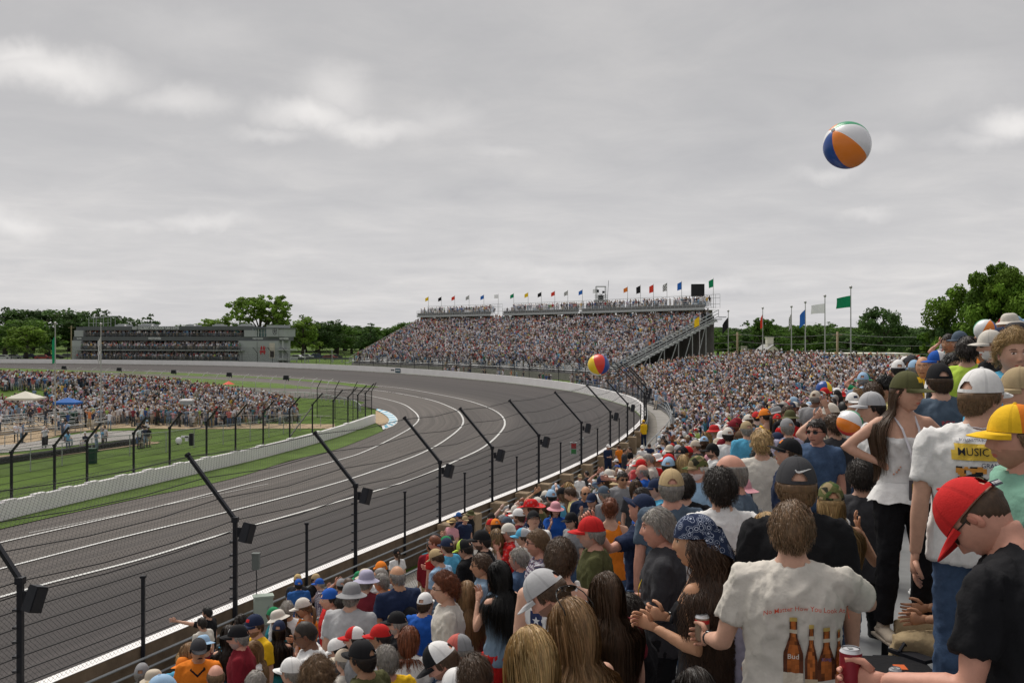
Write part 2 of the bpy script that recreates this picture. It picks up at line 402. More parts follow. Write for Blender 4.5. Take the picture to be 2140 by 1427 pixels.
def px_band(name, up, lo, m, lift=.03, nr=3):
    n = 70 if nr == 3 else 160
    def rs(a):
        w = [on_track(*p) for p in a]; c = catmull([(p.x, p.y) for p in w], .7); c = np.asarray(c); t = np.linspace(0, len(c) - 1, n)
        return np.stack([np.interp(t, np.arange(len(c)), c[:, q]) for q in (0, 1)], 1)
    a, b = rs(up), rs(lo); mb = MB(); rows = []
    for j in range(nr + 1):
        p = a + (b - a) * j / nr; rows.append([(q[0], q[1], track_z(q[0], q[1]) + lift) for q in p])
    for r0, r1 in zip(rows, rows[1:]): mb.strip(r0, r1)
    o = mb.build(name, m, kind='structure')
    if m is M_track:
        me = o.data; ul = me.uv_layers.new(name='UVMap')
        for lp in me.loops:
            c = me.vertices[lp.vertex_index].co; of, wi = off_of(c.x, c.y); ul.data[lp.index].uv = (wi * .5, -of)
    return o
px_band('field_strip', [(790, 808.5), (770, 805), (704, 799), (605, 791.5), (400, 780.5), (210, 775.5), (0, 769), (-260, 764)], [(792, 809), (760, 810), (704, 805), (605, 795.5), (400, 786), (210, 780), (0, 776), (-260, 772)], M_grass2)
px_band('field_strip', [(690, 812), (647, 809), (585, 802), (500, 796), (400, 790.5), (210, 783.5), (0, 779), (-260, 775)], [(692, 812.5), (647, 812.5), (585, 811.5), (523, 809.5), (400, 804), (167, 792), (0, 786), (-260, 781)], M_grass2)
# grass between the inner wall and the track
IW_px = [(-700, 1275), (-300, 1167), (0, 1090), (200, 1041), (400, 993), (550, 957), (700, 915), (785, 884)]
IWp = [on_track(*p) for p in IW_px]
def edge_pts(pxs): return [on_track(*p) for p in pxs]
px_band('grass_verge', [(-700, 1275), (-300, 1167), (0, 1090), (200, 1041), (400, 993), (550, 957), (700, 915), (785, 884)], [(-700, 1291), (-300, 1183), (0, 1106), (250, 1050), (482, 1001), (605, 963), (708, 937.5), (801, 900.5)], M_grass2)
px_band('road_surface', [(-260, 767), (0, 771), (210, 777), (400, 783), (605, 795), (704, 802), (800, 811), (900, 826), (955, 848), (960, 875), (925, 905), (870, 935), (835, 945)],
        [(-260, 784), (0, 790), (150, 798), (300, 808), (441, 818), (605, 830), (704, 841), (750, 847), (790, 853), (815, 864), (826, 880), (815, 893), (801, 901)], M_track, .012, 12)
px_band('sand_path', [(785, 884), (785, 870), (785, 858)], [(808, 897), (822, 880), (798, 858)], M_sand, .02)
# kerb with blue and white blocks
def kerb():
    o_ = [on_track(*p, .0) for p in [(800, 898), (822, 890), (831, 881), (827, 871), (812, 861), (788, 854)]]
    i_ = [on_track(*p, .0) for p in [(798, 892), (806, 889), (813, 880), (809, 872), (798, 864), (786, 858)]]
    n = 66
    def rs(w):
        c = np.asarray(catmull([(p.x, p.y) for p in w], .3)); t = np.linspace(0, len(c) - 1, n + 1); return np.stack([np.interp(t, np.arange(len(c)), c[:, q]) for q in (0, 1)], 1)
    a, b = rs(o_), rs(i_); mb = MB()
    for i in range(n):
        col = (.10, .36, .50) if (i // 3) % 2 else (.7, .72, .72)
        e0 = a[i] + (b[i] - a[i]) * .1; e1 = a[i + 1] + (b[i + 1] - a[i + 1]) * .1
        z = lambda p, l: (p[0], p[1], -8.75 + l)
        mb.add([z(a[i], .03), z(a[i + 1], .03), z(e1, .05), z(e0, .05)], [(0, 1, 2, 3)], (.7, .7, .68))
        mb.add([z(e0, .05), z(e1, .05), z(b[i + 1], .09), z(b[i], .09)], [(0, 1, 2, 3)], col)
    mb.build('kerb', mat('kerb_paint', (1, 1, 1), .6, .1, 3, attr='Col'), kind='structure')
kerb()
def paint_line(pts, w0, name='road_marking'):
    ws = [on_track(*p) for p in pts]; c = resample(catmull([(p.x, p.y) for p in ws], .6), .6)
    t = np.gradient(c, axis=0); t /= np.linalg.norm(t, axis=1)[:, None]; n = np.stack([t[:, 1], -t[:, 0]], 1)
    A = []; B = []
    for p, q in zip(c, n):
        z = track_z(p[0], p[1]) + .045; A.append((p[0] + q[0] * w0 / 2, p[1] + q[1] * w0 / 2, z)); B.append((p[0] - q[0] * w0 / 2, p[1] - q[1] * w0 / 2, z))
    mb = MB(); mb.strip(A, B); mb.build(name, M_line, kind='structure')
paint_line([(-500, 1392), (-200, 1306), (0, 1249.6), (102, 1220), (298, 1169), (481, 1113), (700, 1051), (863, 1002), (962, 959.5), (1011, 935), (1043, 907), (1055, 886), (1047, 868), (1020, 852), (975, 837), (912, 824), (841, 812), (785, 806.5), (704, 797.5), (605, 789.8), (400, 778.8), (200, 772), (0, 766)], .17)
paint_line([(-500, 1318), (-200, 1240), (0, 1190), (255, 1124), (489, 1067), (700, 1011), (798, 979), (880, 948), (935, 917), (967, 887), (962, 865), (942, 851.6), (903, 837), (847, 825), (791, 816.6), (720, 810), (655, 805.5)], .17)
paint_line([(-500, 1262), (-200, 1185), (0, 1135), (298, 1067), (455, 1028), (700, 964), (765, 943), (831, 910.5), (863, 891), (875, 874.5), (863, 858), (837, 843), (785, 830), (720, 819), (650, 812)], .15)
paint_line([(60, 1115), (250, 1076), (420, 1041), (560, 1012)], .05)

# ------------------------------------------------------------------ outer wall
def wall_outer():
    t = thing('track_wall', 'long white-faced concrete wall curving round the outside of the banked track', 'wall')
    sel = list(range(0, len(W), 4))
    def ring(o, z): return [(W[i][0] + WN[i][0] * o, W[i][1] + WN[i][1] * o, z) for i in sel]
    mb = MB(); a = ring(0, -7.4); b = ring(0, WZ); c = ring(.28, WZ); d = ring(.32, -7.6)
    mb.strip(a, b); mb.strip(b, c); mb.build('wall_face', M_white, t)
    mb = MB(); mb.strip(ring(.285, WZ - .01), d); mb.build('wall_back', M_concD, t)
    mb = MB()
    for off, z in ((.33, WZ - .2), (.33, WZ - .42), (.33, WZ - .62)):
        mb.tube([(W[i][0] + WN[i][0] * (off + .12), W[i][1] + WN[i][1] * (off + .12), z) for i in range(0, I_END + 60, 8)], .028, 5)
    mb.build('rail', M_galv, t)
    mb = MB(); mb.strip(ring(.5, -7.235), ring(1.2, -7.235)); mb.build('gravel_path', M_gravel, kind='structure')
    mb = MB(); mb.strip(ring(1.2, -7.20), ring(4.9, -7.20)); mb.build('path', M_conc, kind='structure')
    # signs painted on the far wall
    i = widx_px(832, I_END + 40); n = Vector((-WN[i][0], -WN[i][1], 0)); tt = Vector((WT[i][0], WT[i][1], 0)) * -1
    rot = Matrix((tt, Vector((0, 0, 1)), -n)).transposed().to_4x4()
    p0 = Vector((W[i][0], W[i][1], -6.72))
    mb = MB(); mb.box((0, 0, .03), (2.0, .8, .04)); s = mb.build('sign_panel', mat('sign_teal', (.01, .06, .10), .5), t); s.matrix_world = Matrix.Translation(p0 + n * .02) @ Matrix((tt, Vector((0, 0, 1)), tt.cross(Vector((0, 0, 1))))).transposed().to_4x4()
    MW = mat('sign_white', (.75, .78, .78), .5)
    q = text_mesh('FIRESTONE', .4, MW, 'lettering', s, .01, .012); q.location = (0, 0, .055); q.scale = (.8, 1, 1)
    q = text_mesh('INDY 500', .38, mat('sign_black', (.04, .04, .05), .5), 'lettering', t, .01, .01); q.matrix_world = s.matrix_world @ Matrix.Translation((-2.1, .02, .03)); q.scale = (.8, 1, 1)
    return t
TW = wall_outer()

# ------------------------------------------------------------------ catch fences
def chain_mat(name, col, pitch=.055, wire=.0032, dens=1.0):
    m = bpy.data.materials.new(name); m.use_nodes = True; N = m.node_tree.nodes; L = m.node_tree.links; b = N['Principled BSDF']
    b.inputs['Base Color'].default_value = (*col, 1); b.inputs['Roughness'].default_value = .6
    uv = N.new('ShaderNodeUVMap'); uv.uv_map = 'UVMap'; sp = N.new('ShaderNodeSeparateXYZ'); L.new(uv.outputs[0], sp.inputs[0])
    def mm(op, a, c):
        n = N.new('ShaderNodeMath'); n.operation = op
        for i, v in enumerate((a, c)):
            if isinstance(v, (int, float)): n.inputs[i].default_value = v
            else: L.new(v, n.inputs[i])
        return n.outputs[0]
    vx = sp.outputs[0]; vy = sp.outputs[1]; outs = []
    for op in ('ADD', 'SUBTRACT'):
        f = mm('PINGPONG', mm(op, vx, vy), pitch); outs.append(mm('LESS_THAN', f, wire * 1.414 * dens))
    al = mm('MAXIMUM', outs[0], outs[1])
    tr = N.new('ShaderNodeBsdfTransparent'); mx = N.new('ShaderNodeMixShader'); L.new(al, mx.inputs[0]); L.new(tr.outputs[0], mx.inputs[1]); L.new(b.outputs[0], mx.inputs[2])
    L.new(mx.outputs[0], N['Material Output'].inputs[0]); return m
M_mesh = chain_mat('chain_link_black', (.03, .03, .032), .05, .0027)
M_meshG = chain_mat('chain_link_grey', (.25, .25, .25), .05, .003)
def uv_sheet(rows, name, m, parent, us=None):
    """rows: list of point lists; uv = running length / height in metres"""
    n = len(rows[0]); vs = [p for r in rows for p in r]; fs = []
    for k in range(len(rows) - 1):
        for i in range(n - 1): fs.append((k * n + i, k * n + i + 1, (k + 1) * n + i + 1, (k + 1) * n + i))
    me = bpy.data.meshes.new(name); me.from_pydata([tuple(v) for v in vs], [], fs); me.materials.append(m)
    A = np.array([list(p) for p in vs]).reshape(len(rows), n, 3)
    u = np.r_[0, np.cumsum(np.linalg.norm(np.diff(A[0], axis=0), axis=1))]; vv = np.r_[0, np.cumsum(np.linalg.norm(np.diff(A[:, 0], axis=0), axis=1))]
    UV = np.stack(np.meshgrid(u, vv), -1).reshape(-1, 2); li = np.zeros(len(me.loops), int); me.loops.foreach_get('vertex_index', li)
    ul = me.uv_layers.new(name='UVMap'); arr = np.zeros(len(me.loops) * 2); arr[0::2] = UV[li, 0]; arr[1::2] = UV[li, 1]; ul.data.foreach_set('uv', arr)
    o = bpy.data.objects.new(name, me); COL.objects.link(o); o.parent = parent; return o
H_T, H_S, ARM = 2.0, 1.38, 1.4
def w3(i, off, z):
    i = min(max(i, 0), len(W) - 1); return Vector((W[i][0] + WN[i][0] * off, W[i][1] + WN[i][1] * off, z))
SPK = []
def fence_outer():
    t = thing('catch_fence', 'tall black catch fence of leaning arms, cables and mesh on the outer track wall', 'fence')
    tall = [widx_px(x, 0, I_END, .34) for x in (65, 490, 752, 915, 1031, 1122, 1215, 1275, 1312)]
    short = [widx_px(x, 0, I_END, .34) for x in (303, 632, 852, 976, 1080, 1173, 1250, 1295, 1325)]
    i0 = tall[0]
    k = i0 - 22
    while k > 20: tall.append(k); k -= 22
    i1 = widx_px(1312, 0, I_END) + 12
    j = 0; i = i1 - 2
    while W[i][0] > -150 and len(tall) + len(short) < 99:
        (tall if j % 2 else short).append(i) if i < I_END + 20 else tall.append(i)
        i += 7 if i < I_END + 40 else 11
        j += 1
    for i in tall:
        mb = MB(); far = i > I_END
        r = .065 if not far else .06
        g = .34; b = w3(i, g, WZ - .75); top = w3(i, g, WZ + H_T); tip = w3(i, g - 1.3, WZ + H_T + ARM)
        mb.tube([b, top], r, 4 if not far else 4); mb.tube([top, tip], r * .85, 4)
        mb.box(top, (.14, .14, .12)); mb.box(w3(i, g, WZ - .7), (.3, .3, .06))
        mb.tube([tip, tip + (tip - top).normalized() * .05], r * 1.2, 6)
        
        if i < I_END:
            for z in (.22, .45, .70, .95, 1.2, 1.5): mb.box(w3(i, .28, WZ + z), (.12, .16, .035))
        mb.build('fence_post', M_black, t)
        SPK.append(i)
    for i in short:
        mb = MB(); mb.tube([w3(i, .34, WZ - .55), w3(i, .34, WZ + H_S)], .045, 4); mb.box(w3(i, .34, WZ + H_S), (.1, .1, .05)); mb.build('fence_post', M_black, t)
    allp = sorted(tall + short); rnd = random.Random(4)
    mb = MB(); lo = min(allp); hi = max(allp)
    def cable(off, z, r, sag=.04):
        ps = sorted(tall) ; pts = []
        for a, b in zip(ps, ps[1:]):
            n = max(2, (b - a) // 4) 
            for q in range(n):
                f = q / n; ii = a + (b - a) * f; i_ = int(ii); fr = ii - i_
                p = w3(i_, off, z).lerp(w3(i_ + 1, off, z), fr); p.z -= sag * 4 * f * (1 - f); pts.append(p)
        return pts
    for z in (.22, .45, .70, .95, 1.2, 1.5): mb.tube(cable(.34, WZ + z, .011, .02 + rnd.random() * .03), .011, 4)
    for z, off in ((1.98, .30), (2.45, -.1), (2.9, -.52), (3.38, -.93)): mb.tube(cable(off, WZ + z, .012, .07 + rnd.random() * .05), .012, 4)
    for z in (1.75,): mb.tube(cable(.3, WZ + z, .012, .1), .012, 4)
    mb.build('cable', M_cable, t)
    sel = list(range(lo, hi, 3))
    uv_sheet([[w3(i, .26, WZ + .02) for i in sel], [w3(i, .26, WZ + H_T) for i in sel]], 'wire_mesh', M_mesh, t)
    uv_sheet([[w3(i, .26, WZ + H_T + .01) for i in sel], [w3(i, -.95, WZ + H_T + ARM) for i in sel]], 'wire_mesh', M_mesh, t)
    # concrete piers behind the wall at the posts
    for i in sorted(allp):
        if widx_px(840, 0, I_END) <= i < widx_px(1325, 0, I_END):
            mb = MB(); ang = math.atan2(WT[i][1], WT[i][0]); mb.box(w3(i, .62, -6.72), (.55, .5, 1.0), Matrix.Rotation(ang, 3, 'Z')); mb.build('pier', mat('pier_concrete', (.33, .245, .16), .9, .3, 3, .005, 30), TW)
    return sorted(tall)
TALL = fence_outer()
def speakers():
    near = [i for i in TALL if widx_px(65, 0, I_END) - 2 <= i <= I_END]
    labs = ['first', 'second', 'third', 'fourth', 'fifth', 'sixth', 'seventh', 'eighth', 'ninth', 'tenth', 'eleventh', 'twelfth', 'thirteenth', 'fourteenth']
    for n, i in enumerate(near[:11]):
        t = thing('loudspeaker', f'black box loudspeaker on the {labs[n]} bent fence post from the left, spectator side', 'loudspeaker', w3(i, .62, WZ + H_T - .28), math.atan2(WT[i][1], WT[i][0]) , 'loudspeakers on the catch fence')
        rx = Matrix.Rotation(R(16), 3, 'Y') @ Matrix.Rotation(R(8), 3, 'X')
        mb = MB(); mb.box((0, -.05, 0), (.27, .20, .44), rx, taper=.92); mb.box((0, -.05, .0), (.23, .22, .38), rx); mb.build('cabinet', M_black, t)
        mb = MB(); mb.tube([(-.0, .2, .0), (0, .02, 0)], .025, 6); mb.box((0, .17, 0), (.06, .08, .22)); mb.build('bracket', M_black, t)
speakers()
def fence_box():
    i = widx_px(494, 0, I_END); c = w3(i, .55, WZ + .95)
    t = thing('junction_box', 'small grey box bolted below the second bent fence post speaker', 'junction box', c)
    MB().box((0, 0, 0), (.16, .14, .34)).box((0, 0, .19), (.18, .16, .03)).build('box_body', mat('box_grey', (.16, .18, .17), .5), t)
    MB().tube([(0, 0, -.17), (.02, 0, -.4), (0, .02, -.8)], .012, 5).build('cable_tail', M_black, t)
    i = widx_px(492, 0, I_END); c = w3(i, .75, -6.35)
    t = thing('electrical_cabinet', 'pale green electrical cabinet standing behind the wall under a bent post', 'cabinet', c, .35)
    MB().box((0, 0, 0), (.42, .25, .62)).box((0, 0, .33), (.46, .29, .04)).build('cabinet_body', mat('cabinet_green', (.38, .45, .38), .5, .06, 4), t)
    MB().box((.1, -.14, .05), (.03, .03, .12)).build('handle', M_galv, t)
    MB().box((0, 0, -.45), (.3, .2, .3)).build('base', M_conc, t)
    # signal light on the seventh post
    i = widx_px(1213, 0, I_END); c = w3(i, -.05, WZ + .62)
    t = thing('signal_light', 'caution light unit with a red and green panel on a fence post', 'signal light', c)
    MB().box((-.25, 0, 0), (.34, .14, .62)).build('housing', M_galvL, t)
    MB().box((-.25, -.075, .13), (.24, .02, .25)).build('red_panel', mat('sig_red', (.35, .03, .03), .4), t)
    MB().box((-.25, -.075, -.14), (.24, .02, .22)).build('green_panel', mat('sig_green', (.03, .2, .05), .4), t)
    MB().box((.2, 0, .35), (.1, .2, .34)).build('rear_lamp', M_galvL, t)
fence_box()

# ------------------------------------------------------------------ inner wall and its fence
IWc = resample(catmull([(p.x, p.y) for p in IWp], 1.0), .5)
IWT = np.gradient(IWc, axis=0); IWT /= np.linalg.norm(IWT, axis=1)[:, None]
IWN = np.stack([IWT[:, 1], -IWT[:, 0]], 1)
def iw3(i, off, z): i = min(max(i, 0), len(IWc) - 1); return Vector((IWc[i][0] + IWN[i][0] * off, IWc[i][1] + IWN[i][1] * off, z))
def iw_px(px): return int(np.argmin(abs(1070 + F * IWc[:, 0] / np.maximum(IWc[:, 1], 1) - px)))
IZ = -8.75 + .86
def wall_inner():
    t = thing('inner_wall', 'low white concrete wall along the inside edge of the track', 'wall'); sel = list(range(0, len(IWc), 2)) + [len(IWc) - 1]
    r = lambda o, z: [iw3(i, o, z) for i in sel]
    mb = MB(); mb.strip(r(.02, -8.95), r(0, IZ)); mb.strip(r(0, IZ), r(-.3, IZ)); mb.strip(r(-.3, IZ), r(-.32, -8.95))
    e = len(IWc) - 1; mb.poly([iw3(e, 0, -8.95), iw3(e, 0, IZ), iw3(e, -.3, IZ), iw3(e, -.3, -8.95)]); mb.build('wall_body', M_white, t)
    mb = MB()
    for px in range(20, 785, 59):
        i = iw_px(px); mb.box(iw3(i, -.15, IZ + .03), (.8, .3, .08), Matrix.Rotation(math.atan2(IWT[i][1], IWT[i][0]), 3, 'Z'))
    mb.build('wall_cap', M_white, t)
    t = thing('inner_fence', 'black catch fence with arms leaning over the low inner wall', 'fence')
    posts = [iw_px(x) for x in (-60, 40, 133, 201, 292, 372, 442, 506, 563, 614, 662, 705, 736, 757, 773)]
    for i in posts:
        mb = MB(); b = iw3(i, -.42, IZ - .75); top = iw3(i, -.42, IZ + 2.25); tip = iw3(i, .45, IZ + 3.2)
        mb.tube([b, top], .075, 4); mb.tube([top, tip], .065, 4); mb.box(top, (.16, .16, .12)); mb.build('fence_post', M_black, t)
    mb = MB(); ps = posts
    for z, o in ((.15, -.36), (.45, -.36), (.8, -.36), (1.15, -.36), (1.55, -.36), (1.95, -.36), (2.5, -.12), (2.85, .2), (3.1, .42)):
        mb.tube([iw3(i, o, IZ + z) for i in range(posts[0], posts[-1] + 1, 5)] + [iw3(posts[-1], o, IZ + z)], .013, 4)
    mb.tube([iw3(iw_px(614), -.42, IZ + .1), iw3(iw_px(662), -.42, IZ + 2.1)], .05, 4)
    mb.build('cable', M_cable, t)
    sel = list(range(posts[0], len(IWc), 3)) + [len(IWc) - 1]
    uv_sheet([[iw3(i, -.34, IZ) for i in sel], [iw3(i, -.34, IZ + 2.25) for i in sel]], 'wire_mesh', M_mesh, t)
    uv_sheet([[iw3(i, -.34, IZ + 2.26) for i in sel], [iw3(i, .45, IZ + 3.2) for i in sel]], 'wire_mesh', M_mesh, t)
    # end bay turning away from the track
    e = len(IWc) - 1; a = iw3(e, -.4, IZ - .8); c = a + Vector((-6.5, 5.5, 0))
    mb = MB()
    for f in (0, .33, .66, 1):
        p = a.lerp(c, f); mb.tube([p, p + Vector((0, 0, 3.1)), p + Vector((.5, -.3, 4.0))], .05, 4)
    for z in (.1, 1.3, 2.2, 3.1): mb.tube([a + Vector((0, 0, z)), c + Vector((0, 0, z))], .03, 4)
    mb.build('end_bay', M_black, t)
    uv_sheet([[a.lerp(c, f / 4) for f in range(5)], [a.lerp(c, f / 4) + Vector((0, 0, 3.1)) for f in range(5)]], 'wire_mesh', M_mesh, t)
    # camera dome on the inner fence
    i = iw_px(374); p = iw3(i, .05, IZ + 1.45)
    t = thing('security_camera', 'white dome camera with black housing on an inner fence post', 'camera', p)
    MB().ell((-.12, -.1, -.02), (.2, .2, .22), None, 14, 10).build('dome', mat('camera_white', (.75, .75, .76), .4), t, True)
    MB().box((.25, 0, .22), (.5, .12, .12)).box((.35, 0, .1), (.2, .12, .3)).build('arm', mat('camera_white', (.75, .75, .76), .4), t)
    MB().box((.62, 0, .05), (.22, .22, .75)).build('housing', M_black, t)
    MB().ell((-.14, -.14, -.17), (.1, .1, .1), None, 10, 8).build('lens', M_black, t, True)
wall_inner()
# ------------------------------------------------------------------ near and far seating (curves with the wall)
def off_max(i):
    y = W[i][1]
    if i < I_END and y < 60: return 26 - 0 * y
    s = (i - I_END) * .5
    return 26 if s < 42 else max(4.9, 26 - (s - 42) * .95)
OFF0 = 5.4
SEAT_I0 = int(np.argmin(abs(W[:, 1] + 8)))
SEAT_I1 = widx_px(1150, I_END)
def stand():
    t = thing('curved_grandstand', 'long open aluminium bleacher stand curving round the outside of the turn', 'grandstand')
    sel = list(range(SEAT_I0, SEAT_I1, 4))
    # sloping deck
    n = 14; rows = []
    for k in range(n + 1):
        r = []
        for i in sel:
            om = off_max(i); o0_ = off_0(W[i][1]); off = o0_ - .3 + (om - o0_ + .8) * k / n; r.append(w3(i, off, stand_z(off, W[i][1]) - .12))
        rows.append(r)
    mb = MB()
    for a, b in zip(rows, rows[1:]): mb.strip(a, b)
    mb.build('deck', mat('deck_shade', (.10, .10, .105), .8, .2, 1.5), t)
    ZO = lambda i: off_0(W[i][1]) - .3
    mb = MB(); mb.strip([w3(i, ZO(i), -7.3) for i in sel], [w3(i, ZO(i), stand_z(ZO(i), W[i][1]) - .1) for i in sel]); mb.build('front_panel', M_conc, t)
    k = 0; off = OFF0 - .76 * 3
    while off < 26:
        b = MB(); run = [i for i in sel if off <= off_max(i) and off >= off_0(W[i][1]) - .01]
        if len(run) > 2:
            def bar(o0, o1, dz, th=.04):
                A = [w3(i, o0, stand_z(off, W[i][1]) + dz) for i in run]; B = [w3(i, o1, stand_z(off, W[i][1]) + dz) for i in run]
                A2 = [p - Vector((0, 0, th)) for p in A]; B2 = [p - Vector((0, 0, th)) for p in B]
                b.strip(A, B); b.strip(A2, A)
            bar(off - .30, off + .12, 0.0)          # footboard
            bar(off + .22, off + .46, .42)          # seat plank
            b.build('bench_row', M_alu, t)
        off += .76; k += 1
    mb = MB(); f = [i for i in sel]
    for z in (.35, .72, 1.08): mb.tube([w3(i, ZO(i) - .15, stand_z(ZO(i), W[i][1]) + z) for i in f], .024, 6)
    mb.build('front_rail', M_galv, t)
    for i in sel[::2]:
        if 4 < W[i][1] < 75 and i < I_END:
            mb = MB(); z0 = stand_z(ZO(i), W[i][1]); mb.tube([w3(i, ZO(i) - .15, z0 - .9), w3(i, ZO(i) - .15, z0 + 1.08)], .022, 6); mb.build('rail_post', M_galv, t)
    uv_sheet([[w3(i, ZO(i) - .16, stand_z(ZO(i), W[i][1]) + .05) for i in f if 4 < W[i][1] < 90], [w3(i, ZO(i) - .16, stand_z(ZO(i), W[i][1]) + 1.05) for i in f if 4 < W[i][1] < 90]], 'rail_mesh', M_meshG, t)
    # aisle rails running up the rows, at distance
    for px, a, b in ((46, 6, 24), (60, 6, 24), (78, 7, 25), (98, 7, 25), (118, 7, 25)):
        i = int(np.argmin(abs(W[:I_END + 200, 1] - px))); mb = MB()
        for z in (.6, 1.05): mb.tube([w3(i, o, stand_z(o, W[i][1]) + z) for o in np.arange(a, b, 1.5)], .03, 5)
        for o in np.arange(a, b, 1.5): mb.tube([w3(i, o, stand_z(o, W[i][1])), w3(i, o, stand_z(o, W[i][1]) + 1.05)], .025, 5)
        mb.build('aisle_rail', M_galv, t)
    for (o0, i0, i1) in ((13.5, 300, 520), (25.9, 340, 600)):
        mb = MB(); seg = [i for i in range(i0, min(i1, SEAT_I1), 4) if o0 <= off_max(i)]
        if len(seg) > 3:
            for z in (.55, 1.05): mb.tube([w3(i, o0, stand_z(o0, W[i][1]) + z) for i in seg], .035, 5)
            for i in seg[::2]: mb.tube([w3(i, o0, stand_z(o0, W[i][1])), w3(i, o0, stand_z(o0, W[i][1]) + 1.05)], .03, 5)
            mb.build('cross_rail', M_galv, t)
stand()

# far grandstand with an upper deck
FR, FL = Vector((14, 150, 0)), Vector((-35, 217, 0)); BR, BL = Vector((33.5, 165, 0)), Vector((-21, 236, 0))
GZ0, GZ1 = -6.0, 3.0
def gpt(u, v, z=None):
    """u: 0 right .. 1 left, v: 0 front .. 1 back"""
    a = FR.lerp(FL, u); b = BR.lerp(BL, u); p = a.lerp(b, v)
    bow = math.sin(math.pi * u) * 3.0; nrm = (b - a).normalized(); p = p + nrm * bow
    p.z = (GZ0 + (GZ1 - GZ0) * v) if z is None else z; return p
def far_stand():
    t = thing('far_grandstand', 'huge far grandstand packed with spectators, upper deck and flags along its back', 'grandstand')
    us = [i / 24 for i in range(25)]
    mb = MB(); rows = [[gpt(u, v / 10) - Vector((0, 0, .1)) for u in us] for v in range(11)]
    for a, b in zip(rows, rows[1:]): mb.strip(a, b)
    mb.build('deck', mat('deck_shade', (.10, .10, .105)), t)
    mb = MB()
    for k in range(32):
        v = k / 31.5; mb.strip([gpt(u, v) + Vector((0, 0, .4)) for u in us], [gpt(u, v + .012) + Vector((0, 0, .4)) for u in us])
    mb.build('bench_rows', M_alu, t)
    mb = MB(); mb.strip([gpt(u, 0, -7.3) for u in us], [gpt(u, 0, -6.1) for u in us]); mb.build('front_panel', M_conc, t)
    for u, nm in ((0, 'stair_rail'), (1, 'stair_rail')):
        mb = MB(); e = -.012 if u == 0 else 1.01
        for z in (.1, .6, 1.15): mb.tube([gpt(e, v / 8) + Vector((0, 0, z)) for v in range(9)], .07, 5)
        for v in range(17): p = gpt(e, v / 16); mb.tube([p, p + Vector((0, 0, 1.15))], .05, 5)
        mb.build(nm, M_galvL, t)
        mb = MB()
        for v in range(25):
            p = gpt(e, v / 24); d = (gpt(e + (-.02 if u == 0 else .02), v / 24) - p); mb.add([p, p + d, p + d - Vector((0, 0, .15)), p - Vector((0, 0, .15))], [(0, 1, 2, 3)]); 
            q = gpt(e, (v + .6) / 24); q.z = p.z; mb.add([p, p + d, q + d, q], [(0, 1, 2, 3)])
        mb.build('stairs', M_galvL, t)
    
    for v in range(1, 8):
        mb = MB(); p = gpt(.004, v / 7.5); q = p.copy(); q.z = -7.2; mb.tube([q, p - Vector((0, 0, .5))], .11, 4)
        if v > 1: p2 = gpt(.004, (v - 1) / 7.5); p2.z = -7.2; mb.tube([p2, p - Vector((0, 0, .6))], .09, 4)
        mb.build('frame_column', M_galvL, t)
    MB().tube([gpt(-.006, v / 6) - Vector((0, 0, .55)) for v in range(7)], .22, 4).build('raker_beam', M_galvL, t)

    # back wall under the deck and slanted columns
    mb = MB(); mb.strip([gpt(u, 1.0, -7.2) for u in us], [gpt(u, 1.0, 3.1) for u in us]); mb.build('back_wall', M_conc, t)
    mb = MB(); mb.strip([gpt(u, 0, -7.19) for u in [-.12] + us], [gpt(u, 1.2, -7.19) for u in [-.12] + us]); mb.build('concrete_ground', M_conc, kind='structure')
    for k in range(17):
        u = .02 + k * .06
        if .655 < u < .70: continue
        mb = MB(); a = gpt(u, 1.0, 1.6); b = gpt(u, .93, 4.1); mb.add([a, gpt(u, 1.06, 1.6), gpt(u, 1.06, 4.2), gpt(u, .90, 4.2), b], [(0, 1, 2, 3, 4)])
        q = [Vector(v) + (FL - FR).normalized() * .5 for v in mb.v[:]]; mb.prism([Vector(v) for v in mb.v[:5]], (FL - FR).normalized() * .55); mb.build('column', M_conc, t)
    for (u0, u1) in ((.0, .375), (.385, .655), (.70, 1.0)):
        uu = [u0 + (u1 - u0) * i / 8 for i in range(9)]
        mb = MB()
        f_ = lambda v, z: [gpt(u, v, z) for u in uu]
        mb.strip(f_(.90, 4.15), f_(.90, 4.55)); mb.strip(f_(.90, 4.55), f_(1.06, 4.6)); mb.strip(f_(.90, 4.15), f_(1.06, 4.15)); mb.build('upper_deck', M_galvL, t)
        mb = MB()
        for z in (4.9, 5.25, 5.6): mb.tube(f_(.90, z), .04, 4)
        for z in (5.2, 6.2, 6.8): mb.tube(f_(1.06, z), .04, 4)
        for i in range(33):
            u = u0 + (u1 - u0) * i / 32; p = gpt(u, .90, 4.5); mb.tube([p, p + Vector((0, 0, 1.1))], .03, 4)
            p = gpt(u, 1.06, 4.5); mb.tube([p, p + Vector((0, 0, 2.3))], .03, 4)
        mb.build('deck_rail', M_galvL, t)
        mb = MB(); mb.strip(f_(.91, 4.56), f_(.91, 5.1)); mb.build('deck_front', mat('deck_mesh', (.16, .16, .16), .8), t)
    # camera tower
    tw = thing('camera_tower', 'camera platform on a white lattice tower above the far upper deck', 'tower', gpt(.335, .99, 0))
    mb = MB()
    for x in (-.9, .9):
        for y in (-.9, .9): mb.tube([(x, y, 2), (x, y, 9.2)], .07, 4)
    for z in (6.2, 7.2): 
        for x in (-.9, .9): mb.tube([(x, -.9, z), (x, .9, z + 1)], .05, 4)
        mb.tube([(-.9, -.9, z), (.9, -.9, z + 1)], .05, 4); mb.tube([(.9, -.9, z), (-.9, -.9, z + 1)], .05, 4)
    mb.build('lattice', M_galvL, tw)
